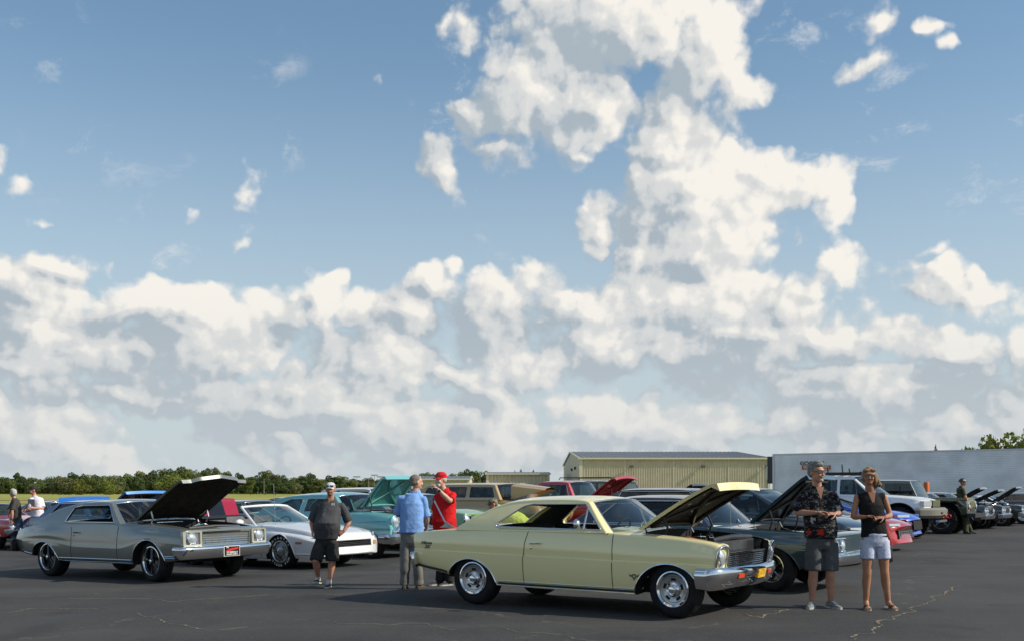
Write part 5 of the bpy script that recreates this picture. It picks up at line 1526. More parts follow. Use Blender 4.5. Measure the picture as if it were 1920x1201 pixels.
# red 1950s pickup with hood up
root, b = tall(1.75, 33.1, 34, 'red pickup truck with its red hood raised, behind the yellow coupe', (.42, .008, .012), .92, -2.5, 2.25, [(-2.5, 1.06), (-.6, 1.10), (.6, 1.10), (1.4, 1.08), (2.1, 1.02), (2.25, .96)],
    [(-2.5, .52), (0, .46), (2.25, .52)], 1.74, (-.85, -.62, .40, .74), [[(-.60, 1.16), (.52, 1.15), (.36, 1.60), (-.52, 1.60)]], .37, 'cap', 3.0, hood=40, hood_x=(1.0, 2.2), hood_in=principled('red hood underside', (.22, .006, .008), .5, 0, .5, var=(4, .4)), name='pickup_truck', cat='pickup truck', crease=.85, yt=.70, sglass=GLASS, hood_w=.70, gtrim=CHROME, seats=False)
add_front(b, b.s, 'chrome', y_in=.5, zlo=.66, zhi=.90, lamp_y=(.70,), lamp_r=.09, bump=(.46, .60))

# black boxy 4x4 with rails on the roof
root, b = tall(3.55, 36.2, 34, 'black boxy four wheel drive wagon with roof rails, in front of the big hangar', (.010, .010, .011), .90, -2.2, 2.1, [(-2.2, 1.18), (0, 1.18), (1.0, 1.16), (2.1, 1.08)],
    [(-2.2, .55), (2.1, .55)], 1.78, (-2.15, -1.98, .30, .58), [[(-1.95, 1.24), (-1.3, 1.24), (-1.3, 1.66), (-1.9, 1.66)], [(-1.2, 1.24), (-.45, 1.24), (-.45, 1.67), (-1.2, 1.67)], [(-.37, 1.24), (.46, 1.23), (.28, 1.66), (-.37, 1.67)]], .42, 'offroad', 2.6, arch=(.50, .48), arch_z=.48, name='off_road_vehicle', cat='off-road vehicle', crease=.95, yt=.76, gkw=dict(bowf=.08, bowr=.04), sr=.04, sglass=GLASS, seats=False)
rk = MB().mat(BLACKTRIM)
for sg in (-1, 1): rk.tube([(-1.9, sg * .66, 1.80), (-1.85, sg * .66, 1.86), (.1, sg * .66, 1.86), (.15, sg * .66, 1.80)], .018, 6)
for k in range(4): rk.tube([(-1.7 + k * .55, -.66, 1.86), (-1.7 + k * .55, .66, 1.86)], .014, 6)
rk.build('roof_rack', None, root, smooth=0)

# ------------------------------------------------------------------ more classics
classic(5.05, 39.0, 34, 'black coupe with chrome edged raised hood, in front of the big hangar', (.010, .010, .011), 40, hw=.92, zt=1.38)
classic(4.35, 25.6, 34, 'navy wagon with its long dark hood raised, between the yellow coupe and the hangar', (.006, .014, .032), 14, 0.2, hw=.93, zt=1.50, gk=(-2.1, -1.7, .2, .65), hood_w=.72)
classic(15.5, 40.2, 34, 'dark coupe with raised black hood, behind the olive four wheel drive', (.012, .016, .014), 34, hw=.92, zt=1.36)
classic(16.75, 41.6, 34, 'black coupe with chrome bumper and raised hood, just behind the soldier', (.008, .009, .009), 30, .1, hw=.93, zt=1.36, wheel_style='torqgrey')
classic(18.75, 44.3, 34, 'black coupe with steeply raised hood, before the white upturned clamshell', (.008, .009, .010), 38, .1, hw=.92, zt=1.33, lamps=(.72,), lampr=.085, wheel_style='torqgrey')
root, b = classic(20.9, 47.0, 34, 'white low sports car with its clamshell hood tipped forward', (.72, .72, .72), None, 0, hw=.92, zt=1.20, gk=(-1.5, -.9, 0, .6))
b.hood(.9, 2.05, .78, 62, b.paint, WHITEP, hinge='front', lift=.05, nx=8, ny=8, ribs=False)
classic(24.4, 50.5, 34, 'dark coupe at the end of the row, cut off by the right edge', (.015, .015, .016), None, 0, hw=.92, zt=1.32)

# left part
classic(-15.05, 31.4, 34, 'red hardtop coupe with chrome grille, cut off by the left edge', (.46, .008, .010), None, 0, hw=.93, zt=1.30, x1=2.25, wheel_style='mesh5', lamps=(.56, .78), gk=(-1.7, -1.1, -.2, .35))
classic(-14.6, 35.2, 34, 'dark blue hardtop coupe behind the two men at the left', (.012, .020, .055), None, .2, hw=.92, zt=1.32)
classic(-12.30, 30.9, 250, 'blue classic coupe facing away, its blue hood raised, behind the grey coupe', (.010, .17, .62), 36, .1, x0=-2.0, hw=.92, zt=1.22, roof=False, detail=False, hood_w=.72)
classic(-10.9, 28.8, 34, 'blue coupe with black lined hood open, behind the grey coupe', (.008, .06, .17), 36, .1, hoodcol=(.010, .17, .58), hw=.92, zt=1.34, hood_w=.72, hood_in=GLOSSBLACK)
root, b = classic(-7.15, 27.2, 243, 'red coupe facing away, a wide black stripe on its raised hood', (.40, .008, .035), 42, .1, x0=-2.0, hw=.93, zt=1.02, roof=False, detail=False, hood_w=.56, crown=.05)
hd = [c_ for c_ in root.children if c_.name.startswith('hood') and 'hinge' not in c_.name][0]
st = MB().mat(GLOSSBLACK)
st.grid([[b.rot(x, y, b.ztop(x, y) + .014) for y in (-.20, 0, .20)] for x in np.linspace(1.0, 2.0, 8)])
st.build('hood_stripe', None, hd, smooth=40)
classic(-7.2, 30.6, 34, 'low black coupe behind the white convertible', (.008, .009, .011), None, .2, hw=.92, zt=1.27, sglass=glass('greenish glass', (.22, .30, .24)))
classic(-6.3, 33.4, 34, 'black coupe with arched black hood open, behind the turquoise car', (.008, .008, .009), 34, 0, hw=.92, zt=1.34, hood_in=GLOSSBLACK)
root, b = tall(-4.6, 37.0, 34, 'white van-roofed wagon behind the turquoise car', (.72, .72, .72), .92, -2.3, 2.2, [(-2.3, 1.05), (2.2, .95)], .35, 1.60, (-2.2, -1.9, .2, .8), [[(-1.8, 1.10), (.55, 1.08), (.20, 1.46), (-1.7, 1.46)]], .34, 'mesh5', 2.8, name='parked_wagon', cat='wagon', seats=False)
classic(-4.6, 33.6, 34, 'black coupe with open black trunk, seen between the blue and red shirts', (.008, .008, .009), 30, 0, hw=.92, zt=1.40, hood_in=GLOSSBLACK)
# ------------------------------------------------------------------ hangars
TANW = principled('tan painted metal wall', (.57, .51, .385), .55, var=(.8, .08))
TANT = principled('cream metal trim', (.62, .58, .45), .5)
GREYROOF = principled('grey metal roof', (.13, .14, .155), .45, .3, var=(.5, .12))
def hangar(x0, x1, y0, y1, he, hr, label, seams, lamps=(), rib=.30, zg=-.1, gable_door=None, corner=None):
    root = empty('hangar', ((x0 + x1) / 2, y0, zg), label=label, cat='hangar')
    def L(m): m.warp(lambda x, y, z: (x - (x0 + x1) / 2, y - y0, z - zg)); return m
    # front wall: ribbed sheet between the seams, each bay a panel of its own
    xs = [x0] + list(seams) + [x1]
    for a, b_ in zip(xs, xs[1:]):
        m = MB().mat(TANW); n = max(2, int((b_ - a - .1) / rib)); rows = [[], []]
        for i in range(n):
            t0 = lerp(a + .05, b_ - .05, i / n); w_ = (b_ - a - .1) / n
            for dx, dy in ((0, 0), (.60, 0), (.68, -.085), (.92, -.085), (1.0, 0)):
                rows[0].append((t0 + dx * w_, y0 + dy, zg)); rows[1].append((t0 + dx * w_, y0 + dy, he))
        m.grid(rows); L(m).build('wall_panel', None, root, smooth=0)
    for s_ in seams: L(MB().mat(TANT).box((s_ - .06, y0 - .12, zg), (s_ + .06, y0 - .06, he))).build('seam_cover', None, root, smooth=0)
    L(MB().mat(TANT).box((x0 - .05, y0 - .16, zg), (x0 + .35, y0 - .02, he))).build('corner_trim', None, root, smooth=0)
    L(MB().mat(TANT).box((x1 - .25, y0 - .16, zg), (x1 + .05, y0 - .02, he))).build('corner_trim', None, root, smooth=0)
    ym = (y0 + y1) / 2
    for x in (x0, x1):
        L(MB().mat(TANW).add([(x, y0, zg), (x, y1, zg), (x, y1, he), (x, ym, hr), (x, y0, he)], [(0, 1, 2, 3, 4)])).build('gable_wall', None, root, smooth=0)
    L(MB().mat(TANW).box((x0 + .02, y1 - .1, zg), (x1 - .02, y1, he - .02))).build('back_wall', None, root, smooth=0)
    for (ya, yb_) in ((y0 - .3, ym), (y1 + .3, ym)):
        m = MB().mat(GREYROOF); n = int((x1 - x0) / .6)
        za = he - .3 * (hr - he) / (ym - y0) + .05
        rows = [[], []]
        for i in range(n + 1):
            x = lerp(x0 - .15, x1 + .15, i / n)
            for dx, dz in ((0, 0), (.04, .05), (.08, 0)):
                rows[0].append((x + dx, ya, za + dz)); rows[1].append((x + dx, yb_, hr + .05 + dz))
        m.grid(rows); L(m).build('roof', None, root, smooth=0)
    L(MB().mat(TANT).box((x0 - .2, y0 - .40, he - .14), (x1 + .2, y0 - .30, he + .06))).build('gutter', None, root, smooth=0)
    for x in (x0 - .19, x1 + .10):
        m = MB().mat(TANT)
        m.prism([(y0 - .3, he - .12), (ym, hr - .12), (y1 + .3, he - .12), (y1 + .3, he + .10), (ym, hr + .10), (y0 - .3, he + .10)], x, x + .09, plane='yz'); L(m).build('gable_trim', None, root, smooth=0)
    for lx, lz in lamps:
        l_ = MB().mat(principled('lamp housing', (.10, .085, .07), .5)); l_.box((lx - .22, y0 - .75, lz - .13), (lx + .22, y0 - .35, lz + .17)).tube([(lx, y0, lz + .05), (lx, y0 - .4, lz + .05)], .05, 6); L(l_).build('wall_lamp', None, root, smooth=0)
    return root
D0 = 137.0
hx0, hx1 = pix(1087, D0), pix(1443, D0)
he, hr = zat(858, D0), zat(846.5, D0 * 1.155)
r_ = hangar(hx0, hx1, D0, D0 * 1.31, he, hr, 'big tan ribbed metal hangar with a grey roof, tallest of the three buildings', [pix(x, D0) for x in (1172, 1263, 1366, 1421)], [(pix(1183, D0), zat(874, D0)), (pix(1317, D0), zat(874, D0)), (pix(1437, D0), zat(874, D0))])
cx_ = (hx0 + hx1) / 2
for (py, yy) in ((881, D0 * 1.12), (878, D0 * 1.06)):
    MB().mat(GLOSSBLACK).box((hx0 - cx_ - .30, yy - D0 - .2, zat(py, yy) + .0), (hx0 - cx_ - .02, yy - D0 + .2, zat(py, yy) + .4)).build('gable_vent', None, r_, smooth=0)
D1 = 158.0
r_ = hangar(pix(912, D1), pix(1030, D1), D1, D1 + 16, zat(887, D1), zat(884.5, D1 + 8), 'low tan metal hangar with flat looking roof, beside the big hangar', [pix(x, D1) for x in (958, 1003)], rib=.45)
MB().mat(GLOSSBLACK).box((pix(905, D1) - (pix(912, D1) + pix(1030, D1)) / 2 - .0, 2, 0), (pix(912, D1) - (pix(912, D1) + pix(1030, D1)) / 2 - .02, 6, 3.0)).build('doorway', None, r_, smooth=0)
D2 = 150.0
hangar(pix(772, D2), pix(880, D2), D2, D2 + 12, zat(897, D2), zat(892, D2 + 6), 'small low tan metal shed, behind the men in the blue and red shirts', [pix(830, D2)], rib=.6)

# ------------------------------------------------------------------ trailer
def trailer():
    P0 = Vector((pix(1450, 79.0), 79.0)); P1 = Vector((pix(1935, 68.0), 68.0))
    d = (P1 - P0); Ltr = d.length + .3; a = math.atan2(d.y, d.x)
    root = empty('semi_trailer', (P0.x, P0.y, 0), (0, 0, a), 'long white ribbed semi trailer with black and orange lettering, behind the parked vehicles', 'trailer')
    W = principled('white trailer skin', (.88, .89, .90), .5, 0, var=(.6, .10))
    W2 = principled('trailer rail', (.60, .62, .66), .4, .5)
    zb, zt = .93, 4.07
    m = MB().mat(W); rows = [[], []]; n = 26; h = (zt - zb - .24) / n
    for i in range(n):
        z = zb + .14 + i * h
        for dz, dy in ((0, 0), (.72, 0), (.78, -.035), (.94, -.035), (1, 0)): rows[0].append((0, dy, z + dz * h)); rows[1].append((Ltr, dy, z + dz * h))
    m.grid(rows, flip=True); m.build('side_skin', None, root, smooth=0)
    MB().mat(W).box((0, .02, zb), (Ltr, 2.58, zt - .02)).build('box_body', None, root, smooth=0)
    MB().mat(W2).box((-.03, -.04, zb), (Ltr + .02, .0, zb + .15)).build('bottom_rail', None, root, smooth=0)
    MB().mat(W2).box((-.03, -.04, zt - .10), (Ltr + .02, .0, zt)).build('top_rail', None, root, smooth=0)
    MB().mat(W2).box((-.05, -.05, zb), (.10, .05, zt)).build('corner_post', None, root, smooth=0)
    # cooling unit on the nose and landing legs
    MB().mat(principled('dark cooler unit', (.05, .05, .055), .5)).box((-.62, .30, 1.9), (-.04, 2.3, 3.9)).mat(W).box((-.66, .25, 2.2), (-.60, 2.35, 3.2)).build('cooling_unit', None, root, smooth=0)
    for s_ in (.4, 2.1): MB().mat(BLACKTRIM).box((2.6, s_ - .08, .05), (2.76, s_ + .08, zb)).box((2.5, s_ - .16, 0), (2.86, s_ + .16, .06)).build('landing_leg', None, root, smooth=0)
    for k in range(2):
        for s_ in (.06, 2.2):
            wheel(root, Ltr - 3.6 + k * 1.3, s_ if s_ < 1 else 2.5, .5, 'cap', .28, .28, n=24)
    MB().mat(BLACKTRIM).box((3.5, 1.0, .55), (Ltr, 1.6, zb)).build('chassis', None, root, smooth=0)
    m = MB().mat(principled('red side marker', (.35, .03, .02), .4))
    for k in range(12): MB().mat(m.mats[0] if k % 3 else GLOSSBLACK).box((.8 + k * 1.35, -.055, zb + .04), (.95 + k * 1.35, -.04, zb + .10)).build('side_marker', None, root, smooth=0)
    # lettering
    def at(px): # position along the trailer whose image column is px
        u = (px - 960) / FPX; c_, s_ = math.cos(a), math.sin(a)
        return (u * P0.y - P0.x) / (c_ - u * s_)
    q = [at(px) for px in (1505, 1540, 1504, 1558)]
    dd = P0.y + math.sin(a) * at(1530)
    MR = Matrix.Rotation(R(90), 4, 'X')
    text_mesh('lettering', 'GOGGIN', zat(863.5, dd) - zat(871, dd) + .10, GLOSSBLACK, root, .002, Matrix.Translation(((q[0] + q[1]) / 2, -.055, zat(867.5, dd))) @ MR, True, sx=1.15)
    MB().mat(principled('orange band', (.52, .13, .03), .5)).box((q[2], -.052, zat(879, dd)), (q[3], -.045, zat(871.5, dd))).build('orange_band', None, root, smooth=0)
    text_mesh('lettering', 'WAREHOUSING', .26, WHITEP, root, .002, Matrix.Translation(((q[2] + q[3]) / 2, -.056, zat(875.2, dd))) @ MR, True, sx=1.0)
    text_mesh('lettering', 'Your Warehouse Away from Home', .10, GLOSSBLACK, root, .002, Matrix.Translation(((q[2] + q[3]) / 2 + .3, -.056, zat(881, dd))) @ MR)
trailer()
# orange traffic drum lamp seen before the trailer
m = MB().mat(principled('orange marker', (.60, .13, .02), .5)).lathe([(0, 0), (.22, 0), (.22, .05), (.12, .06), (.10, .5), (.12, .52), (.12, 1.7), (.10, 1.8), (0, 1.8)], 'z', (0, 0, 0), 14)
o = m.build('orange_marker', None, None); o.location = (pix(1737, 46), 46, -.02); tag(o, 'orange post marker standing before the trailer, behind the dark raised hood', 'marker')

# ------------------------------------------------------------------ yellow airfield signs, poles
YS = principled('yellow sign face', (.72, .46, .02), .5)
for i, (pa, pb, txt) in enumerate(((86, 107, '18-36'), (109, 123, '< E >'))):
    d = 74.0; x0, x1 = pix(pa, d), pix(pb, d)
    z0, z1 = zat(949, d), zat(938.5, d)
    root = empty('airfield_sign', ((x0 + x1) / 2, d, z0 - .25), label=('wider yellow airfield sign standing at the grass edge', 'narrower yellow airfield sign standing at the grass edge')[i], cat='sign')
    w2 = (x1 - x0) / 2
    MB().mat(YS).box((-w2, -.1, .25), (w2, .1, .25 + z1 - z0)).build('sign_panel', None, root, smooth=0)
    for s_ in (-1, 1): MB().mat(BLACKTRIM).box((s_ * w2 * .8 - .03, -.03, -.2), (s_ * w2 * .8 + .03, .03, .25)).build('leg', None, root, smooth=0)
    text_mesh('lettering', txt, .26, GLOSSBLACK, root, .002, Matrix.Translation((0, -.105, .25 + (z1 - z0) / 2)) @ Matrix.Rotation(R(90), 4, 'X'), True)
POLE = principled('weathered pole', (.20, .17, .14), .8)
for i, (px, top, d, kind) in enumerate(((669, 893, 400, 'h'), (691, 897, 330, 's'), (702, 890, 420, 'h'), (713, 893, 420, 'h'), (614, 902, 330, 's'), (495, 897, 330, 's'))):
    z1 = zat(top, d); r0 = .13
    root = empty('light_pole', (pix(px, d), d, -.3), label=('tall floodlight pole, leftmost of the three beyond the trees', 'plain pole just right of the leftmost floodlight', 'tallest floodlight pole, middle of the three', 'floodlight pole, rightmost of the three', 'thin pole before the tree line, behind the turquoise roof', 'thin pole before the tree line, above the white convertible')[i], cat='pole')
    MB().mat(POLE).tube([(0, 0, 0), (0, 0, z1 + .3)], [r0, r0 * .6], 6).build('pole', None, root)
    if kind == 'h': MB().mat(STEEL).box((-1.3, -.2, z1 + .1), (1.3, .2, z1 + .6)).build('lamp_rack', None, root, smooth=0)

# ------------------------------------------------------------------ trees along the far edge of the field
def leaf_mat(name, col, var):
    m = bpy.data.materials.new(name); m.use_nodes = True
    t = NT(m.node_tree); b = t.n['Principled BSDF']
    oi = t.node('ShaderNodeObjectInfo'); geo = t.node('ShaderNodeNewGeometry')
    n = t.noise(geo.outputs['Position'], .45, 3, .6)
    hs = t.node('ShaderNodeHueSaturation', {'Hue': t.m('MULTIPLY_ADD', oi.outputs['Random'], .035, .482), 'Saturation': .95, 'Value': t.m('MULTIPLY_ADD', oi.outputs['Random'], .5, .72),
        'Color': t.mix(t.mr(n, .3, .7), [c * (1 - var) for c in col], [c * (1 + var) for c in col])})
    t.put(b.inputs['Base Color'], hs); b.inputs['Roughness'].default_value = .75
    b.inputs['Specular IOR Level'].default_value = .15
    t.put(b.inputs['Subsurface Weight'], 0.0)
    tl = t.node('ShaderNodeBsdfTranslucent', {'Color': hs})
    mx = t.node('ShaderNodeMixShader', {0: .25, 1: b.outputs[0], 2: tl})
    t.put(t.n['Material Output'].inputs[0], mx)
    return m
BARK = principled('bark', (.075, .055, .04), .9)
def crown_mesh(name, mat, h, w, shape, n, seed, leaf=.42):
    """leaf clumps spread over lumps of the crown; height h from z=0.16h"""
    rnd = np.random.RandomState(seed)
    lumps = []
    for k in range(shape.get('lumps', 16)):
        t = rnd.uniform(.0, 1)
        zz = lerp(shape.get('z0', .18), .88, t)
        prof = shape['prof'](zz)
        a = rnd.uniform(0, 2 * PI); rr_ = prof * w * rnd.uniform(.35, .95) * .5
        r_ = w * rnd.uniform(.13, .24) * (.6 + .6 * prof)
        lumps.append((rr_ * math.cos(a), rr_ * math.sin(a), zz * h, r_))
    lumps.append((0, 0, h * .55, w * .24)); lumps.append((0, 0, h * .78, w * .15))
    V = []; F = []
    tot = sum(l[3] ** 2 for l in lumps)
    for lx, ly, lz, lr in lumps:
        k = int(n * lr ** 2 / tot)
        d = rnd.normal(size=(k, 3)); d /= np.linalg.norm(d, axis=1)[:, None]
        rad = lr * (rnd.uniform(.55, 1.06, size=(k, 1)) ** .5)
        p = d * rad * np.array([1, 1, .82]) + np.array([lx, ly, lz])
        nn = d + rnd.normal(size=(k, 3)) * .55; nn /= np.linalg.norm(nn, axis=1)[:, None]
        u = np.cross(nn, rnd.normal(size=(k, 3))); u /= np.linalg.norm(u, axis=1)[:, None]
        v = np.cross(nn, u); s_ = leaf * rnd.uniform(.5, 1.3, size=(k, 1))
        q = np.stack([p + u * s_, p + v * s_ * .7, p - u * s_ * .8, p - v * s_ * .6], 1).reshape(-1, 3)
        o = sum(len(x_) for x_ in V)
        V.append(q); F.append(np.arange(o, o + 4 * k).reshape(-1, 4))
    V = np.concatenate(V); F = np.concatenate(F)
    me = bpy.data.meshes.new(name); me.from_pydata(V.tolist(), [], F.tolist()); me.materials.append(mat)
    return me
def trunk_mesh(h, w, seed):
    rnd = random.Random(seed); m = MB().mat(BARK); r0 = h * .022
    m.tube([(0, 0, -.6), (.05, 0, h * .2), (-.1, .1, h * .45), (0, 0, h * .75)], [r0 * 1.2, r0, r0 * .7, r0 * .2], 7)
    for k in range(6):
        a = rnd.uniform(0, 2 * PI); z = h * rnd.uniform(.2, .5); l_ = w * rnd.uniform(.2, .38)
        m.tube([(0, 0, z), (l_ * .5 * math.cos(a), l_ * .5 * math.sin(a), z + h * .10), (l_ * math.cos(a), l_ * math.sin(a), z + h * .22)], [r0 * .5, r0 * .35, r0 * .1], 5)
    me_o = m.build('trunk', None, None); me = me_o.data; bpy.data.objects.remove(me_o)
    return me
def rnd_prof(z): return math.sin(PI * min(1, max(0, (z - .05) / .95)) ** .8) ** .7
def con_prof(z): return max(.08, 1.05 - z)
def ov_prof(z): return math.sin(PI * min(1, max(0, (z + .05) / 1.08))) ** .8
LG = leaf_mat('mid green leaves', (.12, .155, .036), .35)
LD = leaf_mat('dark green leaves', (.070, .10, .030), .35)
LY = leaf_mat('yellow green leaves', (.17, .19, .035), .30)
LO = leaf_mat('olive leaves', (.14, .15, .06), .30)
KIN = {
 'round': (crown_mesh('crown_round', LG, 10, 10, dict(prof=rnd_prof, lumps=20), 3600, 1), trunk_mesh(10, 10, 1), 'broad mid green tree'),
 'wide': (crown_mesh('crown_wide', LG, 10, 13, dict(prof=rnd_prof, lumps=26), 4400, 2), trunk_mesh(10, 13, 2), 'wide spreading green tree'),
 'dark': (crown_mesh('crown_dark', LD, 10, 9, dict(prof=ov_prof, lumps=20), 3800, 3), trunk_mesh(10, 9, 3), 'dark green dense tree'),
 'cone': (crown_mesh('crown_cone', LD, 10, 7, dict(prof=con_prof, lumps=22, z0=.08), 3200, 4), trunk_mesh(10, 7, 4), 'dark pointed evergreen tree'),
 'bright': (crown_mesh('crown_bright', LY, 10, 12, dict(prof=rnd_prof, lumps=20, z0=.1), 3800, 5), trunk_mesh(10, 12, 5), 'bright yellow green rounded tree'),
 'olive': (crown_mesh('crown_olive', LO, 10, 11, dict(prof=rnd_prof, lumps=22, z0=.1), 3800, 6), trunk_mesh(10, 11, 6), 'pale olive rounded tree')}
def tree(kind, px, top, d, wpx=None, extra='', base=None):
    cm, tm, desc = KIN[kind]
    zg_ = gz(pix(px, d), d) - .05
    h = zat(top, d) - zg_
    x = pix(px, d)
    root = empty('tree', (x, d, zg_), (0, 0, random.uniform(0, 6.28)), f'{desc} {extra}', 'tree', 'trees along the far edge of the field')
    sx = (wpx / FPX * d / ({'round': 10, 'wide': 13, 'dark': 9, 'cone': 7, 'bright': 12, 'olive': 11}[kind])) if wpx else h / 10 * random.uniform(.9, 1.15)
    for nm, me in (('crown', cm), ('trunk', tm)):
        o = bpy.data.objects.new(nm, me); C.objects.link(o); o.parent = root; o.scale = (sx, sx, h / 9.6)
    TREES.append(root)
    return root
# skyline of the photograph (column, height of the tops), in three depths
SKY = [(0, 893), (15, 893), (28, 883), (40, 893), (60, 896), (75, 898), (90, 897), (105, 893), (125, 892), (142, 884), (160, 889), (180, 891), (195, 891), (210, 889), (225, 893), (240, 886), (262, 883), (285, 880), (300, 877), (325, 878), (342, 874), (360, 878), (385, 876), (405, 878),
 (425, 882), (445, 886), (465, 893), (478, 889), (498, 884), (510, 886), (530, 889), (545, 893), (565, 891), (582, 888), (598, 896), (625, 892), (640, 891), (655, 896), (670, 897), (690, 893), (712, 898), (735, 893), (750, 894), (775, 893), (795, 884), (812, 885), (830, 889), (850, 887), (868, 884), (885, 881), (900, 882), (915, 884)]
kinds = ['round', 'dark', 'wide', 'dark', 'round', 'olive', 'dark', 'wide']
rt = random.Random(5)
WHERE = [(45, 'over the grey shirt'), (85, 'over the white shirt'), (128, 'over the yellow signs'), (165, 'over the blue upright hood'), (205, 'just right of the blue hood'), (250, 'over the grey coupe roof'), (300, 'over the grey coupe windscreen'), (350, 'over the grey hood hinge'), (410, 'over the grey hood middle'), (460, 'over the grey hood tip'),
 (500, 'just right of the grey hood tip'), (550, 'over the white convertible'), (605, 'left of the capped walking man'), (650, 'right of the capped walking man'), (700, 'by the floodlight poles'), (760, 'over the turquoise raised hood'), (815, 'between the blue and red shirts'), (860, 'over the red cap'), (2000, 'left of the low hangar')]
TREES = []
def where(px): return next(w for l_, w in WHERE if px < l_)
def hgap(px, top): # leave the tops a little uneven
    return top + rt.uniform(-1.5, 2.5)
for i, (px, top) in enumerate(SKY):
    k = kinds[i % len(kinds)]
    if px == 28: k = 'cone'
    tree(k, px + rt.uniform(-3, 3), hgap(px, top), rt.uniform(470, 560), rt.uniform(26, 38), f'back row, {where(px)}')
for i in range(46):
    px = i * 20.5 + rt.uniform(-6, 6)
    if px > 905: continue
    top = np.interp(px, [p[0] for p in SKY], [p[1] for p in SKY]) + rt.uniform(5, 12)
    tree(rt.choice(['round', 'dark', 'olive', 'dark', 'wide']), px, top, rt.uniform(400, 450), rt.uniform(24, 36), f'front row, {where(px)}')
for kind, px, top, w, ds in (('bright', 318, 889, 52, 'before the darker trees, left of grey hood'), ('bright', 150, 898, 34, 'low behind the blue upright hood'), ('bright', 205, 897, 34, 'low above the grey coupe roof'), ('dark', 516, 899, 34, 'alone at the field edge over the white convertible'), ('dark', 497, 895, 30, 'just left of the lone field tree'), ('olive', 120, 893, 42, 'among darker trees behind the two men'), ('round', 470, 900, 30, 'at the tip of the grey raised hood'), ('cone', 238, 905, 12, 'small, over the grey coupe roof')):
    tree(kind, px, top, 360 if px in (516,) else 385, w, ds)
# undergrowth closing the gap under the crowns
def thicket(y, x0, x1, n, h, seed, name, mat):
    rnd = np.random.RandomState(seed)
    k = n; p = np.stack([rnd.uniform(x0, x1, k), y + rnd.uniform(-8, 8, k), rnd.uniform(0, 1, k) ** 1.2 * h], 1)
    p[:, 2] *= .6 + .4 * np.sin(p[:, 0] * .09) * np.sin(p[:, 0] * .031 + 1)
    p[:, 2] -= .25
    nn = rnd.normal(size=(k, 3)) + np.array([0, -.5, .5]); nn /= np.linalg.norm(nn, axis=1)[:, None]
    u = np.cross(nn, rnd.normal(size=(k, 3))); u /= np.linalg.norm(u, axis=1)[:, None]; v = np.cross(nn, u); s_ = rnd.uniform(.5, 1.1, size=(k, 1))
    q = np.stack([p + u * s_, p + v * s_ * .7, p - u * s_ * .8, p - v * s_ * .6], 1).reshape(-1, 3)
    me = bpy.data.meshes.new(name); me.from_pydata(q.tolist(), [], np.arange(4 * k).reshape(-1, 4).tolist()); me.materials.append(mat)
    o = bpy.data.objects.new(name, me); C.objects.link(o)
    return tag(o, 'dark green undergrowth along the foot of the tree line', 'undergrowth', kind='stuff')
thicket(470, -260, 30, 22000, 4.6, 1, 'undergrowth', LD)
# fence posts along the field edge
# trees behind the big trailer and the hangars
for kind, px, top, d, w, ds in (('bright', 1856, 821, 105, 90, 'rising behind the trailer, left of the two'), ('bright', 1905, 812, 104, 110, 'rising behind the trailer at the right edge'), ('dark', 1755, 838, 130, 14, 'tip just showing over the trailer roof'), ('dark', 978, 881, 260, 12, 'small top over the low hangar, left one'), ('dark', 1002, 882, 260, 12, 'small top over the low hangar, right one'), ('dark', 965, 883, 260, 8, 'tiny top over the low hangar roof')):
    tree(kind, px, top, d, w, ds)

by = {}
for o in TREES: by.setdefault(o['label'], []).append(o)
ORD = ['first', 'second', 'third', 'fourth', 'fifth', 'sixth']
for k_, v_ in by.items():
    if len(v_) > 1:
        for i, o in enumerate(sorted(v_, key=lambda o: o.location.x / o.location.y)): o['label'] = k_.replace(' tree ', ' tree ' + ORD[i] + ' from left, ', 1)
# ------------------------------------------------------------------ people
def skinmat(name, col):
    m = principled(name, col, .5, bump=(90, .15, .002), var=(12, .10))
    b = m.node_tree.nodes['Principled BSDF']
    b.inputs['Subsurface Weight'].default_value = .12; b.inputs['Subsurface Radius'].default_value = (.012, .005, .003); b.inputs['Subsurface Scale'].default_value = .5
    return m
SK1 = skinmat('tanned skin', (.42, .215, .14)); SK2 = skinmat('sun reddened skin', (.44, .20, .13)); SK3 = skinmat('fair skin', (.50, .28, .20)); SK4 = skinmat('deeply tanned skin', (.36, .17, .095))
def cloth(name, col, var=.12, rough=.85, wr=16):
    return principled(name, col, rough, bump=(wr, .65, .018), var=(9, var), spec=.22)

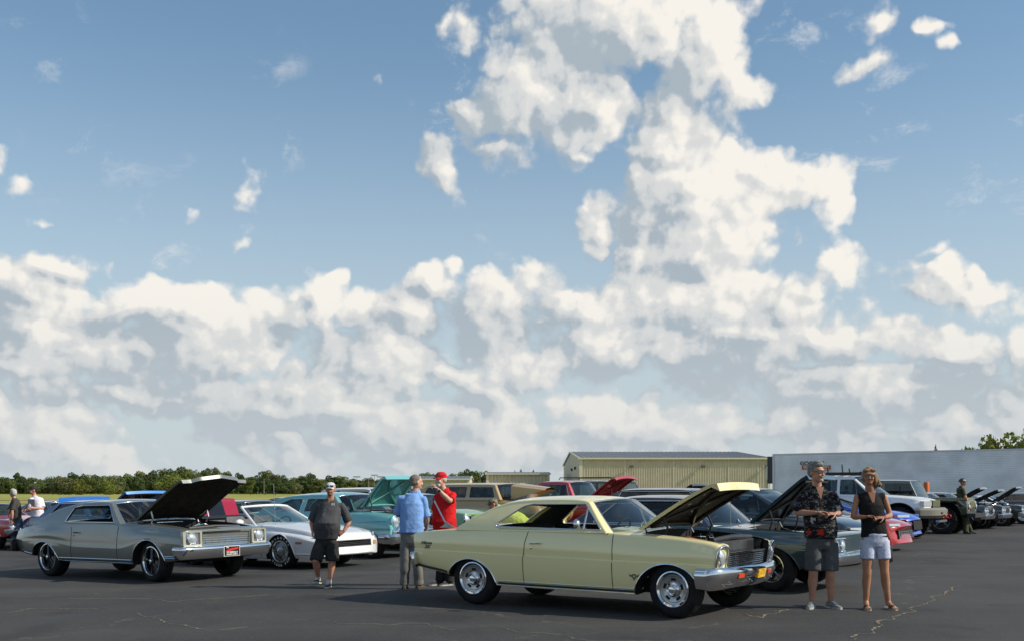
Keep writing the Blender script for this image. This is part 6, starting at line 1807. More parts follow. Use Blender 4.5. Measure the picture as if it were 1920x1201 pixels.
def cap_tube(m, pts, rs, n=14):
    """limb with round ends"""
    pts = [Vector(p) for p in pts]
    P = []; Q = []
    for i in range(len(pts) - 1):
        k = 4
        for j in range(k):
            t = j / k; P.append(pts[i].lerp(pts[i + 1], t)); Q.append(lerp(rs[i], rs[i + 1], t * t * (3 - 2 * t)))
    P.append(pts[-1]); Q.append(rs[-1])
    d0 = (P[0] - P[1]).normalized(); d1 = (P[-1] - P[-2]).normalized()
    A = [(P[0] + d0 * Q[0] * c_, Q[0] * s_) for c_, s_ in ((.95, .30), (.7, .71), (.35, .93))]
    Bv = [(P[-1] + d1 * Q[-1] * c_, Q[-1] * s_) for c_, s_ in ((.35, .93), (.7, .71), (.95, .30))]
    m.tube([a[0] for a in A] + P + [a[0] for a in Bv], [a[1] for a in A] + Q + [a[1] for a in Bv], n)
def loft(m, secs, n=20):
    """sections: (x, y, z, rx, ry, yaw)"""
    rows = []
    for (x, y, z, rx, ry, *yw) in secs:
        yw = yw[0] if yw else 0; row = []
        for j in range(n):
            a = 2 * PI * j / n; c_, s_ = math.cos(a), math.sin(a)
            c_ = math.copysign(abs(c_) ** .85, c_); s_ = math.copysign(abs(s_) ** .85, s_)
            dx, dy = c_ * rx, s_ * ry
            row.append((x + dx * math.cos(yw) - dy * math.sin(yw), y + dx * math.sin(yw) + dy * math.cos(yw), z))
        rows.append(row)
    m.grid(rows, close_v=True)
    k = len(rows) * n; o = len(m.v) - k
    m.f.append(tuple(o + j for j in range(n))[::-1]); m.mi.append(m.cur)
    m.f.append(tuple(o + k - n + j for j in range(n))); m.mi.append(m.cur)
def fuse(m, name, mat, parent, voxel=.008, smooth=4, wrinkle=0.0, wscale=9.0, label=None, seed=0):
    """union of the collected closed shapes as one smooth skin"""
    me = bpy.data.meshes.new(name); me.from_pydata(m.v, [], m.f)
    bm = bmesh.new(); bm.from_mesh(me); bmesh.ops.recalc_face_normals(bm, faces=bm.faces); bm.to_mesh(me); bm.free()
    o = bpy.data.objects.new(name, me); C.objects.link(o)
    md = o.modifiers.new('r', 'REMESH'); md.mode = 'VOXEL'; md.voxel_size = voxel; md.adaptivity = 0
    ms = o.modifiers.new('s', 'SMOOTH'); ms.iterations = smooth; ms.factor = .6
    bpy.context.view_layer.update()
    nm = bpy.data.meshes.new_from_object(o.evaluated_get(bpy.context.evaluated_depsgraph_get()))
    o.modifiers.clear(); o.data = nm; bpy.data.meshes.remove(me)
    if wrinkle:
        nm.update()
        co = np.empty(len(nm.vertices) * 3); nm.vertices.foreach_get('co', co); co = co.reshape(-1, 3)
        no = np.empty(len(nm.vertices) * 3); nm.vertices.foreach_get('normal', no); no = no.reshape(-1, 3)
        d = np.empty(len(co))
        for i, c_ in enumerate(co):
            q = Vector((c_[0] * wscale + seed, c_[1] * wscale, c_[2] * wscale * .55))
            q2 = Vector((c_[0] * wscale * .6 + c_[2] * 6, c_[1] * wscale * .6, c_[2] * wscale * 1.1 - c_[0] * 5 + seed))
            d[i] = (1 - abs(mnoise.noise(q)) * 2.2) * .6 + mnoise.noise(q2) * .9
        co += no * (d * wrinkle)[:, None]
        nm.vertices.foreach_set('co', co.ravel()); nm.update()
    nm.materials.clear(); nm.materials.append(mat); nm.shade_smooth()
    o.parent = parent
    if label: o['label'] = label
    return o
def hand(m, wrist, d, n, side, curl=.45, s=1.0, point=False):
    wrist = Vector(wrist); a = Vector(d).normalized(); n = Vector(n); n = (n - a * n.dot(a)).normalized(); w = a.cross(n) * side
    def seg(p, q, r0, r1): cap_tube(m, [p, q], [r0 * s, r1 * s], 8)
    rows = []
    for t, ww, th in ((-.01, .026, .020), (.02, .032, .019), (.055, .042, .017), (.088, .043, .014), (.098, .038, .010)):
        c_ = wrist + a * t * s
        rows.append([c_ + w * math.cos(q) * ww * s + n * math.sin(q) * th * s for q in np.linspace(0, 2 * PI, 13)[:-1]])
    m.grid(rows, close_v=True); o = len(m.v) - 60
    m.f.append(tuple(o + j for j in range(12))[::-1]); m.mi.append(m.cur); m.f.append(tuple(o + 48 + j for j in range(12))); m.mi.append(m.cur)
    for i, L in enumerate((.072, .080, .075, .060)):
        p = wrist + (a * .088 + w * (1.5 - i) * .0215) * s; ang = 0
        cu = .02 if (point and i == 0) else (1.25 if point else curl * (1 + .12 * i))
        for k, f in enumerate((.45, .32, .25)):
            ang += cu * (.7 if k == 0 else 1)
            q = p + (a * math.cos(ang) + n * math.sin(ang) + w * (1.5 - i) * .05) * L * f * s
            seg(p, q, .0098 - .001 * k, .0090 - .001 * k); p = q
    p = wrist + (a * .028 + w * .034) * s; dd = (a * .55 + w * .75 + n * .35).normalized()
    for k, f in enumerate((.040, .032, .026)):
        q = p + dd * f * s; seg(p, q, .0125 - .0012 * k, .0115 - .0012 * k); p = q; dd = (dd + a * .35 - w * .25 + n * .2).normalized()

def head_parts(root, c, yaw, s, skin, pitch=0.0):
    """returns matrix placing head-local shapes (x right, -y face forward, z up; centre of the skull)"""
    return Matrix.Translation(c) @ Matrix.Rotation(yaw, 4, 'Z') @ Matrix.Rotation(pitch, 4, 'X') @ Matrix.Diagonal((s, s, s, 1))
def head_shape(m, M):
    R3 = M.to_3x3()
    def ell(c, r, n=16): m.ellipsoid(M @ Vector(c), r, n, 12, R3)
    ell((0, .012, .025), (.076, .094, .092)); ell((0, -.010, -.035), (.060, .076, .075)); ell((0, -.045, -.080), (.038, .036, .030))
    ell((0, -.088, -.018), (.013, .022, .026)); ell((0, -.098, -.030), (.016, .014, .012))
    for sg in (-1, 1): ell((sg * .077, .012, -.008), (.010, .020, .032), 10); ell((sg * .032, -.070, -.030), (.026, .022, .024), 10)
    ell((0, -.078, .030), (.055, .018, .014))
def face_bits(root, M, brow=(.10, .07, .05), lips=(.36, .13, .10), eyes=True):
    R3 = M.to_3x3()
    if eyes:
        for sg in (-1, 1):
            e = MB().mat(WHITEP).ellipsoid(M @ Vector((sg * .030, -.082, .006)), (.013, .008, .007), 10, 6, R3)
            e.mat(GLOSSBLACK).ellipsoid(M @ Vector((sg * .030, -.0885, .006)), (.005, .003, .005), 8, 6, R3); e.build('eye', None, root)
            MB().mat(principled('brow %.2f' % brow[0], brow, .9)).ellipsoid(M @ Vector((sg * .032, -.091, .030)), (.020, .006, .005), 10, 6, R3).build('eyebrow', None, root)
    MB().mat(principled('lips', lips, .5)).ellipsoid(M @ Vector((0, -.083, -.062)), (.024, .008, .006), 12, 6, R3).build('mouth', None, root)
def sunglasses(root, M, mat=GLOSSBLACK, frame=GLOSSBLACK, w=.064, up=.004):
    R3 = M.to_3x3(); g = MB().mat(frame)
    for sg in (-1, 1):
        g.tube([M @ Vector(p) for p in ((sg * .068, -.075, up + .012), (sg * .082, -.03, up + .012), (sg * .084, .02, up + .004))], .0028, 6)
    g.tube([M @ Vector(p) for p in ((-.012, -.104, up + .008), (.012, -.104, up + .008))], .003, 6)
    o = g.build('sunglasses', None, root)
    for sg in (-1, 1):
        l_ = MB().mat(mat); pts = round_poly([(sg * .006, up + .016), (sg * .066, up + .018), (sg * .062, up - .016), (sg * .014, up - .018)], .012)
        f = [M @ Vector((x, -.104 + abs(x) * .28, z)) for x, z in pts]; bk = [M @ Vector((x, -.098 + abs(x) * .28, z)) for x, z in pts]
        l_.grid([f, bk], close_v=True); l_.add(f, [tuple(range(len(f)))]); l_.build('lens', None, o, smooth=0)
def hair_shape(M, kind):
    R3 = M.to_3x3(); m = MB()
    def ell(c, r, n=14): m.ellipsoid(M @ Vector(c), r, n, 10, R3)
    if kind == 'short':
        ell((0, .026, .050), (.081, .094, .082)); ell((0, .045, .010), (.080, .075, .075)); ell((0, -.045, .092), (.058, .040, .030)); ell((.0, -.01, .11), (.062, .07, .035))
    elif kind == 'crew':
        ell((0, .028, .045), (.080, .092, .080)); ell((0, .05, .005), (.076, .068, .065))
    elif kind == 'woman':
        ell((0, .024, .040), (.082, .094, .082)); ell((.03, .05, -.03), (.060, .060, .09)); ell((-.062, .03, -.01), (.020, .05, .075)); ell((.078, .025, -.05), (.030, .050, .085)); ell((.11, .03, -.085), (.030, .035, .06)); ell((.135, .03, -.115), (.02, .025, .035)); ell((.08, .05, -.13), (.035, .035, .045)); ell((-.03, -.055, .080), (.045, .032, .026)); ell((.045, -.050, .076), (.04, .030, .026))
    return m
def cap_shape(M, root, mat, brimmat=None, name='cap', back=False):
    m = MB(); R3 = M.to_3x3()
    rows = []
    for t in np.linspace(0, 1, 8):
        a = t * PI / 2 * .98; r_ = math.cos(a) ** .7
        rows.append([M @ Vector((.090 * r_ * math.cos(q), .012 + .106 * r_ * math.sin(q), .040 + .092 * math.sin(a))) for q in np.linspace(0, 2 * PI, 25)[:-1]])
    m.mat(mat).grid(rows, close_v=True); m.f.append(tuple(len(m.v) - 24 + j for j in range(24))); m.mi.append(0)
    sgn = 1 if back else -1
    m.mat(brimmat or mat)
    for dz in (0, -.005):
        rows = []
        for t in np.linspace(0, 1, 5):
            rows.append([M @ Vector((u * (.074 - .012 * t * abs(u)), .012 + sgn * ((.088 + t * .075) * math.sqrt(max(.0, 1 - (u * .80) ** 2)) ), .048 + dz - .018 * t - .016 * u * u)) for u in np.linspace(-1, 1, 11)])
        m.grid(rows)
    return m.build(name, None, root, smooth=50)
def shoe(root, ankle, toe_yaw, s, mat, sole, heel_z=0.0, pitch=0.0, kind='shoe', skin=None, voxel=.006):
    """ankle (x,y,z); shoe points along toe_yaw (0 = towards the camera)"""
    M = Matrix.Translation((ankle[0], ankle[1], heel_z)) @ Matrix.Rotation(toe_yaw, 4, 'Z') @ Matrix.Rotation(pitch, 4, 'X')
    w_ = Matrix.Diagonal((s, s, s, 1)); M = M @ w_
    m = MB().mat(sole)
    pl = [(-.036, .07), (-.040, .02), (-.034, -.05), (-.046, -.12), (-.040, -.175), (-.015, -.205), (.018, -.205), (.042, -.17), (.046, -.11), (.036, -.04), (.038, .03), (.030, .075), (0, .088)]
    for za, zb_ in ((0, .024),):
        m.add([M @ Vector((x, y, z)) for z in (za, zb_) for x, y in pl], [tuple(range(13))[::-1], tuple(range(13, 26))] + [(i, (i + 1) % 13, 13 + (i + 1) % 13, 13 + i) for i in range(13)])
    if kind == 'sandal':
        so = m.build('sandal', None, root, smooth=30)
        st = MB().mat(mat)
        for yy in (-.12, -.075): st.tube([M @ Vector(p) for p in ((-.046, yy, .02), (-.03, yy - .01, .06), (0, yy - .012, .068), (.03, yy - .01, .06), (.046, yy, .02))], .012 * s, 6, flat=(1, .4))
        st.build('strap', None, so)
        return so
    so = m.build('sole', None, root, smooth=30)
    u = MB()
    rows = []
    for y, hw_, z in ((.085, .020, .05), (.07, .033, .085), (.03, .037, .09), (-.03, .036, .082), (-.08, .040, .064), (-.13, .042, .052), (-.175, .034, .043), (-.198, .018, .032)):
        rows.append([M @ Vector((hw_ * cx, y, .012 + (z - .012) * cz)) for cx, cz in ((-1, 0), (-1.02, .4), (-.75, .85), (-.3, 1), (.3, 1), (.75, .85), (1.02, .4), (1, 0))])
    u.grid(rows, close_v=True); u.f.append(tuple(range(8))); u.mi.append(0); u.f.append(tuple(56 + j for j in range(8))[::-1]); u.mi.append(0)
    sh = fuse(u, 'shoe', mat, root, .006, 2)
    so.parent = sh
    lc = MB().mat(WHITEP)
    for k in range(4): lc.tube([M @ Vector((-.02, -.045 - k * .02, .088 - k * .008)), M @ Vector((.02, -.05 - k * .02, .088 - k * .008))], .003, 5)
    lc.build('laces', None, sh)
    return sh

def person(px, py, d, label, skin, yaw=0.0, eye=None):
    """root at the feet; children are built in metres with x to the right of the picture"""
    x = pix(px, d); z = gz(x, d)
    return empty('person', (x, d, z), (0, 0, yaw), label, 'person')

# man in the flowered shirt
HAWAII = bpy.data.materials.new('black flowered fabric'); HAWAII.use_nodes = True
t = NT(HAWAII.node_tree); b_ = t.n['Principled BSDF']; tcx = t.node('ShaderNodeTexCoord'); OB = tcx.outputs['Object']
wv = t.v('MULTIPLY_ADD', t.v('SUBTRACT', t.noise(OB, 14, 3, .6, out='Color'), (.5, .5, .5)), (.10, .10, .10), OB)
vr = t.node('ShaderNodeTexVoronoi', {'Vector': wv, 'Scale': 8.5, 'Randomness': .9}); cellr = t.node('ShaderNodeSeparateColor', {0: vr.outputs['Color']})
base = t.mix(t.mr(t.m('ABSOLUTE', t.m('SUBTRACT', t.noise(t.v('MULTIPLY', OB, (1, 1, 2.2)), 9, 3, .6), .5)), .0, .012, 1, 0), (.008, .008, .010), (.36, .36, .36))
blob = t.mr(vr.outputs['Distance'], .30, .40, 1, 0)
hue = t.node('ShaderNodeValToRGB', {0: cellr.outputs[0]}); hr_ = hue.color_ramp; hr_.interpolation = 'CONSTANT'
hr_.elements[0].color = (.008, .008, .010, 1); hr_.elements[0].position = 0; hr_.elements[1].position = .34; hr_.elements[1].color = (.55, .025, .012, 1)
for p_, c_ in ((.52, (.45, .30, .05, 1)), (.66, (.42, .42, .45, 1)), (.78, (.008, .008, .010, 1)), (.92, (.10, .13, .35, 1))): e_ = hr_.elements.new(p_); e_.color = c_
pet = t.m('MULTIPLY', blob, t.mr(t.noise(wv, 34, 2, .6), .40, .48))
t.put(b_.inputs['Base Color'], t.mix(pet, base, hue.outputs[0])); b_.inputs['Roughness'].default_value = .85; b_.inputs['Specular IOR Level'].default_value = .2
t.put(b_.inputs['Normal'], t.node('ShaderNodeBump', {'Strength': .4, 'Distance': .01, 'Height': t.noise(OB, 18, 3, .6)}))

def build_person(root, s, J, skin, outfit):
    """J: joints in metres (already to scale); s: overall scale for thicknesses"""
    hc = Vector(J['head']); hy = J.get('head_yaw', 0); M = head_parts(root, hc, hy, s * J.get('head_s', 1), skin, J.get('head_pitch', 0))
    m = MB()
    head_shape(m, M)
    nb = Vector(J['neck'])
    cap_tube(m, [nb - Vector((0, 0, .04 * s)), hc + Vector((0, .015, -.06)) * s], [.062 * s, .052 * s])
    ch, pv = Vector(J['chest']), Vector(J['pelvis']); cy = J.get('torso_yaw', 0)
    for q in ('sh_l', 'sh_r'):
        v_ = Vector(J[q]); J[q] = tuple(ch + Vector(((v_.x - ch.x) * .90, (v_.y - ch.y) * .9, v_.z - ch.z - .022)))
    bw = outfit.get('build', 1.0); fem = outfit.get('fem', False)
    for sd in ('l', 'r'):
        sh, el_, wr = Vector(J['sh_' + sd]), Vector(J['el_' + sd]), Vector(J['wr_' + sd])
        k = .86 if fem else 1.0
        cap_tube(m, [ch.lerp(sh, .6), sh, sh.lerp(el_, .45), el_, el_.lerp(wr, .3), el_.lerp(wr, .7), wr], [.046 * s, .048 * s * k, .046 * s * k * bw, .040 * s * k, .043 * s * k, .032 * s * k, .026 * s * k])
        hd_ = J['hand_' + sd]
        hand(m, wr, hd_[0], hd_[1], hd_[2], hd_[3] if len(hd_) > 3 else .45, s * (.92 if fem else 1.0), hd_[4] if len(hd_) > 4 else False)
        hp, kn, an = Vector(J['hip_' + sd]), Vector(J['kn_' + sd]), Vector(J['an_' + sd])
        k = .95 if fem else 1.0
        cap_tube(m, [hp, hp.lerp(kn, .5), kn, kn.lerp(an, .28) + Vector((0, .012, 0)), kn.lerp(an, .65), an], [.085 * s * k, .074 * s * k, .056 * s * k, .060 * s * k, .043 * s * k, .036 * s * k])
        if outfit.get('bare_feet'):
            ft = Vector((an.x, an.y, .03)); dv = Vector((math.sin(J['toe_' + sd]), -math.cos(J['toe_' + sd]), 0))
            cap_tube(m, [an, ft + dv * .05 + Vector((0, 0, .022)), ft + dv * .13 + Vector((0, 0, .005))], [.036 * s, .034 * s, .026 * s])
            for q in range(5):
                sv = Vector((dv.y, -dv.x, 0)) * (q - 2) * .015
                cap_tube(m, [ft + dv * .13 + sv, ft + dv * (.185 - .006 * q) + sv + Vector((0, 0, -.004))], [.010, .008], 8)
    loft(m, [(pv.x, pv.y, pv.z - .06, .11 * s, .085 * s, cy), (pv.x, pv.y, pv.z + .06, .12 * s, .085 * s, cy), ((pv.x + ch.x) / 2, (pv.y + ch.y) / 2, (pv.z + ch.z) / 2, .11 * s, .08 * s, cy), (ch.x, ch.y, ch.z, .13 * s, .085 * s, cy), (nb.x, nb.y, nb.z - .03, .06 * s, .055 * s, cy)])
    fuse(m, 'body', skin, root, outfit.get('voxel', .0075), 3)
    # upper garment
    top = outfit['top']; m = MB()
    W = top.get('w', 1.0) * s; B = top.get('belly', 0.0)
    hem = top['hem']; secs = []
    def mid(t_, z): p = pv.lerp(ch, t_); return p.x, p.y
    zt = ch.z; zp = pv.z
    for z, rx, ry in top['prof']:
        t_ = (z - zp) / (zt - zp)
        x, y = mid(min(1.15, t_), z)
        yb = -B * math.exp(-((z - top.get('bz', zp + .12)) / .14) ** 2)
        secs.append((x + yb * math.sin(-cy) * 1.0, y + yb, z, rx * W, ry * W + abs(yb) * .35, cy))
    loft(m, secs, 24)
    for sd in ('l', 'r'):
        sh, el_ = Vector(J['sh_' + sd]), Vector(J['el_' + sd])
        L = top.get('sleeve', .62)
        if L > 0:
            e = sh.lerp(el_, L); cap_tube(m, [ch.lerp(sh, .5) + Vector((0, 0, .01)), sh + Vector((0, 0, .004)), sh.lerp(el_, L * .5)], [.060 * s, .056 * s * bw, .057 * s * bw])
            a = (el_ - sh).normalized()
            m.tube([sh.lerp(el_, L * .3), sh.lerp(el_, L * .6), e], [.055 * s * bw, .058 * s * bw, .062 * s * bw * top.get('flare', 1)], 16)
        else:
            cap_tube(m, [ch.lerp(sh, .5) + Vector((0, 0, .01)), ch.lerp(sh, .88)], [.062 * s, .050 * s])
    if not fem: loft(m, [(nb.x, nb.y + .004, nb.z - .09, .145 * s, .09 * s, cy), (nb.x, nb.y + .006, nb.z - .045, .105 * s, .075 * s, cy), (nb.x, nb.y + .006, nb.z - .02, .078 * s, .068 * s, cy), (nb.x, nb.y + .006, nb.z + top.get('neck', .0), .066 * s, .064 * s, cy)])
    g_ = fuse(m, top.get('name', 'shirt'), top['mat'], root, .009, 3, wrinkle=top.get('wr', .007), wscale=8, seed=root.location.x)
    # collar and open neck
    fw = Vector((math.sin(cy), -math.cos(cy), 0)); rt_ = Vector((math.cos(cy), math.sin(cy), 0))
    if top.get('collar'):
        c_ = MB().mat(top['mat'])
        for sg in (-1, 1):
            pts = [nb + Vector((0, .004, .030)) + rt_ * sg * .068 * s * math.sin(a) - fw * .062 * s * math.cos(a) * (1 if a < 1.6 else 1) + Vector((0, 0, -.020 * max(0, a - 1.2))) for a in np.linspace(.0, 2.75, 9)]
            low = [p + (p - nb - Vector((0, 0, .02))).normalized() * .020 * s + Vector((0, 0, -.042 * s)) for p in pts]
            c_.grid([pts, low]); c_.grid([[p * 1 for p in pts], [p + Vector((0, 0, -.01)) for p in low]])
        c_.build('collar', None, g_, smooth=60)
    if top.get('vneck'):
        v = MB().mat(skin); z0, z1, ww, off = top['vneck']
        rows = []
        for t_ in np.linspace(0, 1, 6):
            z = lerp(z0, z1, t_); hw_ = ww * (1 - t_) + .002
            x, y = mid((z - zp) / (zt - zp), z)
            rows.append([Vector((x, y, z)) + rt_ * u * hw_ + fw * (off - .10 * (u * hw_) ** 2 * 8 + .004 * t_) for u in (-1, -.5, 0, .5, 1)])
        v.grid(rows); v.build('open_neck', None, g_, smooth=60)
    # lower garment
    low = outfit['low']; m = MB(); lw = low.get('w', 1.0) * s
    wz = low['waist']
    loft(m, [(pv.x, pv.y, wz, .155 * lw, .112 * lw, cy), (pv.x, pv.y, pv.z + .02, .172 * lw, .125 * lw, cy), (pv.x, pv.y, pv.z - .08, .168 * lw, .120 * lw, cy), (pv.x, pv.y, pv.z - .13, .12 * lw, .10 * lw, cy)], 24)
    for sd in ('l', 'r'):
        hp, kn, an = Vector(J['hip_' + sd]), Vector(J['kn_' + sd]), Vector(J['an_' + sd])
        if low.get('long'):
            pts = [hp, hp.lerp(kn, .5), kn, kn.lerp(an, .5), an + Vector((0, 0, -.015))]; rs = [.100, .094, .078, .074, .078]
        else:
            L = low['len']; pts = [hp, hp.lerp(kn, L * .5), hp.lerp(kn, L) if L <= 1 else kn.lerp(an, L - 1)]; rs = [.100, .100 * low.get('flare', 1), .098 * low.get('flare', 1)]
        m.tube(pts, [r_ * lw for r_ in rs], 18)
    fuse(m, low.get('name', 'shorts'), low['mat'], root, .009, 3, wrinkle=low.get('wr', .006), wscale=7, seed=3 + root.location.x)
    for sd in ('l', 'r'):
        shoe(root, J['an_' + sd], J['toe_' + sd], s * .95, outfit['shoe'], outfit['sole'], J['an_' + sd][2] - .09 * s if J['an_' + sd][2] > .1 * s else 0, J.get('pitch_' + sd, 0), outfit.get('shoekind', 'shoe'))
        if outfit.get('sock'):
            an = Vector(J['an_' + sd]); kn = Vector(J['kn_' + sd])
            MB().mat(outfit['sock']).tube([an + Vector((0, 0, -.03)), an.lerp(kn, .12)], [.043 * s, .041 * s], 12).build('sock', None, root)
    return M, g_

def coords(px0, py0, sc_, pts):
    return {k: ((v[0] - px0) * sc_, v[2] if len(v) > 2 else 0.0, (py0 - v[1]) * sc_) for k, v in pts.items()}

# 1 man in the flowered shirt
d = 13.19; k = d / FPX; root = person(1542, 1140, d, 'grey haired man in a black flowered shirt and grey shorts, hands together at his waist', SK1)
J = coords(1542, 1141, k, dict(head=(1530.5, 886.5, -.02), neck=(1533, 912, .02), chest=(1535, 936, .03), pelvis=(1540, 1010, .02), sh_l=(1506, 925, .03), sh_r=(1567, 926, .03), el_l=(1493, 962, .02), el_r=(1575, 963, .02), wr_l=(1521, 961, -.20), wr_r=(1558, 963, -.20),
     hip_l=(1527, 1018, .02), hip_r=(1557, 1018, .02), kn_l=(1525, 1078, .0), kn_r=(1557, 1079, .0), an_l=(1524, 1126, .04), an_r=(1560, 1128, .04)))
J.update(head_yaw=R(32), head_s=1.03, hand_l=((1, -.25, .12), (.2, -.2, -1), -1, .5), hand_r=((-1, -.25, .05), (-.2, .3, -1), 1, .55), toe_l=R(-28), toe_r=R(22))
out = dict(build=1.05, top=dict(mat=HAWAII, name='shirt', hem=.86, sleeve=.92, flare=1.05, w=1.0, belly=.03, bz=1.05, prof=[(.86, .195, .135), (.88, .198, .138), (1.0, .195, .138), (1.15, .192, .135), (1.30, .188, .125), (1.40, .155, .105), (1.46, .10, .08)], collar=True, vneck=(1.485, 1.34, .045, .125), wr=.008),
    low=dict(mat=cloth('charcoal shorts fabric', (.075, .080, .085)), waist=.92, len=.86, flare=1.04, w=.98), shoe=principled('grey canvas', (.16, .18, .18), .85, bump=(120, .4, .002)), sole=principled('pale sole', (.42, .42, .40), .7))
M, g_ = build_person(root, 1.0, J, SK1, out)
face_bits(root, M, (.20, .18, .16)); sunglasses(root, M, principled('brown lens', (.06, .025, .01), .15, 0, 1), principled('brown frame', (.05, .02, .01), .3), .064)
fuse(hair_shape(M, 'short'), 'hair', principled('grey hair', (.17, .165, .16), .85, bump=(70, 1, .008), var=(40, .5)), root, .007, 2, wrinkle=.005, wscale=30)
bd = MB(); R3 = M.to_3x3(); bd.ellipsoid(M @ Vector((0, -.068, -.092)), (.034, .024, .024), 14, 10, R3); bd.ellipsoid(M @ Vector((0, -.089, -.052)), (.028, .010, .008), 12, 8, R3)
fuse(bd, 'beard', principled('grey beard', (.30, .28, .26), .9, bump=(90, 1, .004)), root, .005, 1)

# 2 woman
d = 13.08; k = d / FPX; root = person(1645, 1142, d, 'woman in a black sleeveless top, pale patterned shorts and sunglasses', SK4)
J = coords(1645, 1143, k, dict(head=(1628.5, 893.5, -.02), neck=(1633, 917, .02), chest=(1633, 940, .03), pelvis=(1641, 1005, .02), sh_l=(1606, 928, .03), sh_r=(1661, 927, .03), el_l=(1601, 970, .03), el_r=(1671, 968, .03), wr_l=(1613, 969, -.17), wr_r=(1647, 970, -.18),
     hip_l=(1628, 1014, .02), hip_r=(1655, 1014, .02), kn_l=(1626, 1076, .0), kn_r=(1659, 1075, .0), an_l=(1625, 1129, .03), an_r=(1667, 1131, .03)))
J.update(head_yaw=R(-14), head_s=.97, hand_l=((1, -.35, .15), (.3, -.4, -1), -1, .6), hand_r=((-1, -.25, .0), (-.2, .3, -1), 1, .5), toe_l=R(-8), toe_r=R(12))
wp = bpy.data.materials.new('pale blue patterned fabric'); wp.use_nodes = True; t = NT(wp.node_tree); b_ = t.n['Principled BSDF']; OB = t.node('ShaderNodeTexCoord').outputs['Object']
t.put(b_.inputs['Base Color'], t.mix(t.mr(t.m('ABSOLUTE', t.m('SUBTRACT', t.noise(OB, 20, 4, .6, dist=1.5), .5)), 0, .05, 1, 0), (.52, .56, .68), (.30, .34, .52))); b_.inputs['Roughness'].default_value = .85
t.put(b_.inputs['Normal'], t.node('ShaderNodeBump', {'Strength': .5, 'Distance': .01, 'Height': t.noise(OB, 14, 3, .6)}))
out = dict(fem=True, build=.95, bare_feet=True, shoekind='sandal', top=dict(mat=cloth('black blouse fabric', (.010, .010, .011), .2), name='blouse', hem=.88, sleeve=0, w=.94, prof=[(.875, .180, .125), (.95, .172, .120), (1.06, .155, .108), (1.18, .160, .125), (1.27, .165, .128), (1.36, .140, .092), (1.41, .10, .075), (1.43, .07, .06)], vneck=(1.425, 1.26, .045, .108), wr=.007),
    low=dict(mat=wp, waist=.93, len=.56, flare=.98, w=.93, wr=.005), shoe=principled('black strap', (.02, .02, .02), .6), sole=principled('pale sandal sole', (.35, .30, .25), .8))
M, g_ = build_person(root, .95, J, SK4, out)
face_bits(root, M, (.15, .10, .06), (.42, .12, .10), eyes=False); sunglasses(root, M)
fuse(hair_shape(M, 'woman'), 'hair', principled('blond brown hair', (.20, .115, .055), .7, bump=(60, 1, .012), var=(30, .45)), root, .007, 2, wrinkle=.012, wscale=18)
w_ = Vector(J['wr_r']); q = MB().mat(REDP); torus(q, w_ + Vector((.02, 0, 0)), .030, .005, Matrix.Rotation(R(90), 3, 'Y'), 16, 6); q.build('bracelet', None, root)
bag = empty('shoulder_bag', (root.location.x + (1672 - 1645) * k, d + .18, .60), label='small black camera bag hanging on a strap behind the woman', cat='bag')
u = MB(); u.ellipsoid((0, 0, .06), (.07, .11, .13), 16, 10); u.box((-.05, -.09, -.03), (.05, .09, .14)); fuse(u, 'bag_body', BLACKTRIM, bag, .008, 4, wrinkle=.004)
MB().mat(BLACKTRIM).tube([(0, -.02, .16), (-.02, -.03, .40), (-.06, -.06, .66)], .008, 6, flat=(1.6, .5)).build('strap', None, bag)

# 3 man in the grey polo and cap
d = 16.4; k = d / FPX; root = person(612, 1098, d, 'stout man in a grey polo shirt, dark shorts and pale cap, walking towards the camera', SK2)
J = coords(612, 1099.5, k, dict(head=(620.5, 916.5, -.05), neck=(620, 934.5, .0), chest=(618, 953, .02), pelvis=(611, 1008, .02), sh_l=(593, 944, .02), sh_r=(642, 944, .02), el_l=(583.5, 976, .05), el_r=(653, 977, .08), wr_l=(586, 992, -.02), wr_r=(645, 994, .0),
     hip_l=(601, 1014, .02), hip_r=(622, 1014, .02), kn_l=(594, 1050, -.08), kn_r=(623, 1051, .0), an_l=(594, 1083.5, .12), an_r=(617, 1089.5, -.02)))
J.update(head_s=.93, hand_l=((.1, -.2, -1), (.6, .2, 0), 1, .5), hand_r=((-.75, -.15, -.5), (-.2, .6, -.4), -1, .7), toe_l=R(-14), toe_r=R(-4), pitch_l=R(-8))
polo = cloth('dark grey polo fabric', (.062, .064, .068), .10)
out = dict(build=1.12, top=dict(mat=polo, hem=.74, sleeve=.95, flare=1.12, w=.96, belly=.07, bz=.98, prof=[(.735, .195, .150), (.75, .198, .152), (.86, .215, .165), (.98, .218, .165), (1.10, .205, .150), (1.20, .190, .130), (1.28, .155, .105), (1.34, .10, .08)], collar=True, vneck=(1.36, 1.28, .022, .135), wr=.011),
    low=dict(mat=cloth('black cargo fabric', (.028, .027, .026)), waist=.82, len=.97, flare=1.12, w=.98, wr=.009), shoe=principled('dark shoe leather', (.035, .030, .026), .7), sole=principled('white sole', (.45, .44, .40), .7), sock=principled('white sock', (.5, .48, .45), .9))
M, g_ = build_person(root, .93, J, SK2, out)
face_bits(root, M); R3 = M.to_3x3()
cp = cap_shape(M, root, cloth('pale grey cap fabric', (.50, .50, .50)), cloth('white cap fabric', (.62, .62, .62)))
sunglasses(cp, M @ Matrix.Translation((0, -.008, .055)) @ Matrix.Scale(1.06, 4))
bd = MB(); bd.ellipsoid(M @ Vector((0, -.060, -.078)), (.046, .036, .036), 14, 10, R3); bd.ellipsoid(M @ Vector((0, -.086, -.050)), (.030, .010, .009), 12, 8, R3); fuse(bd, 'beard', principled('brown beard', (.17, .10, .06), .9), root, .005, 1)
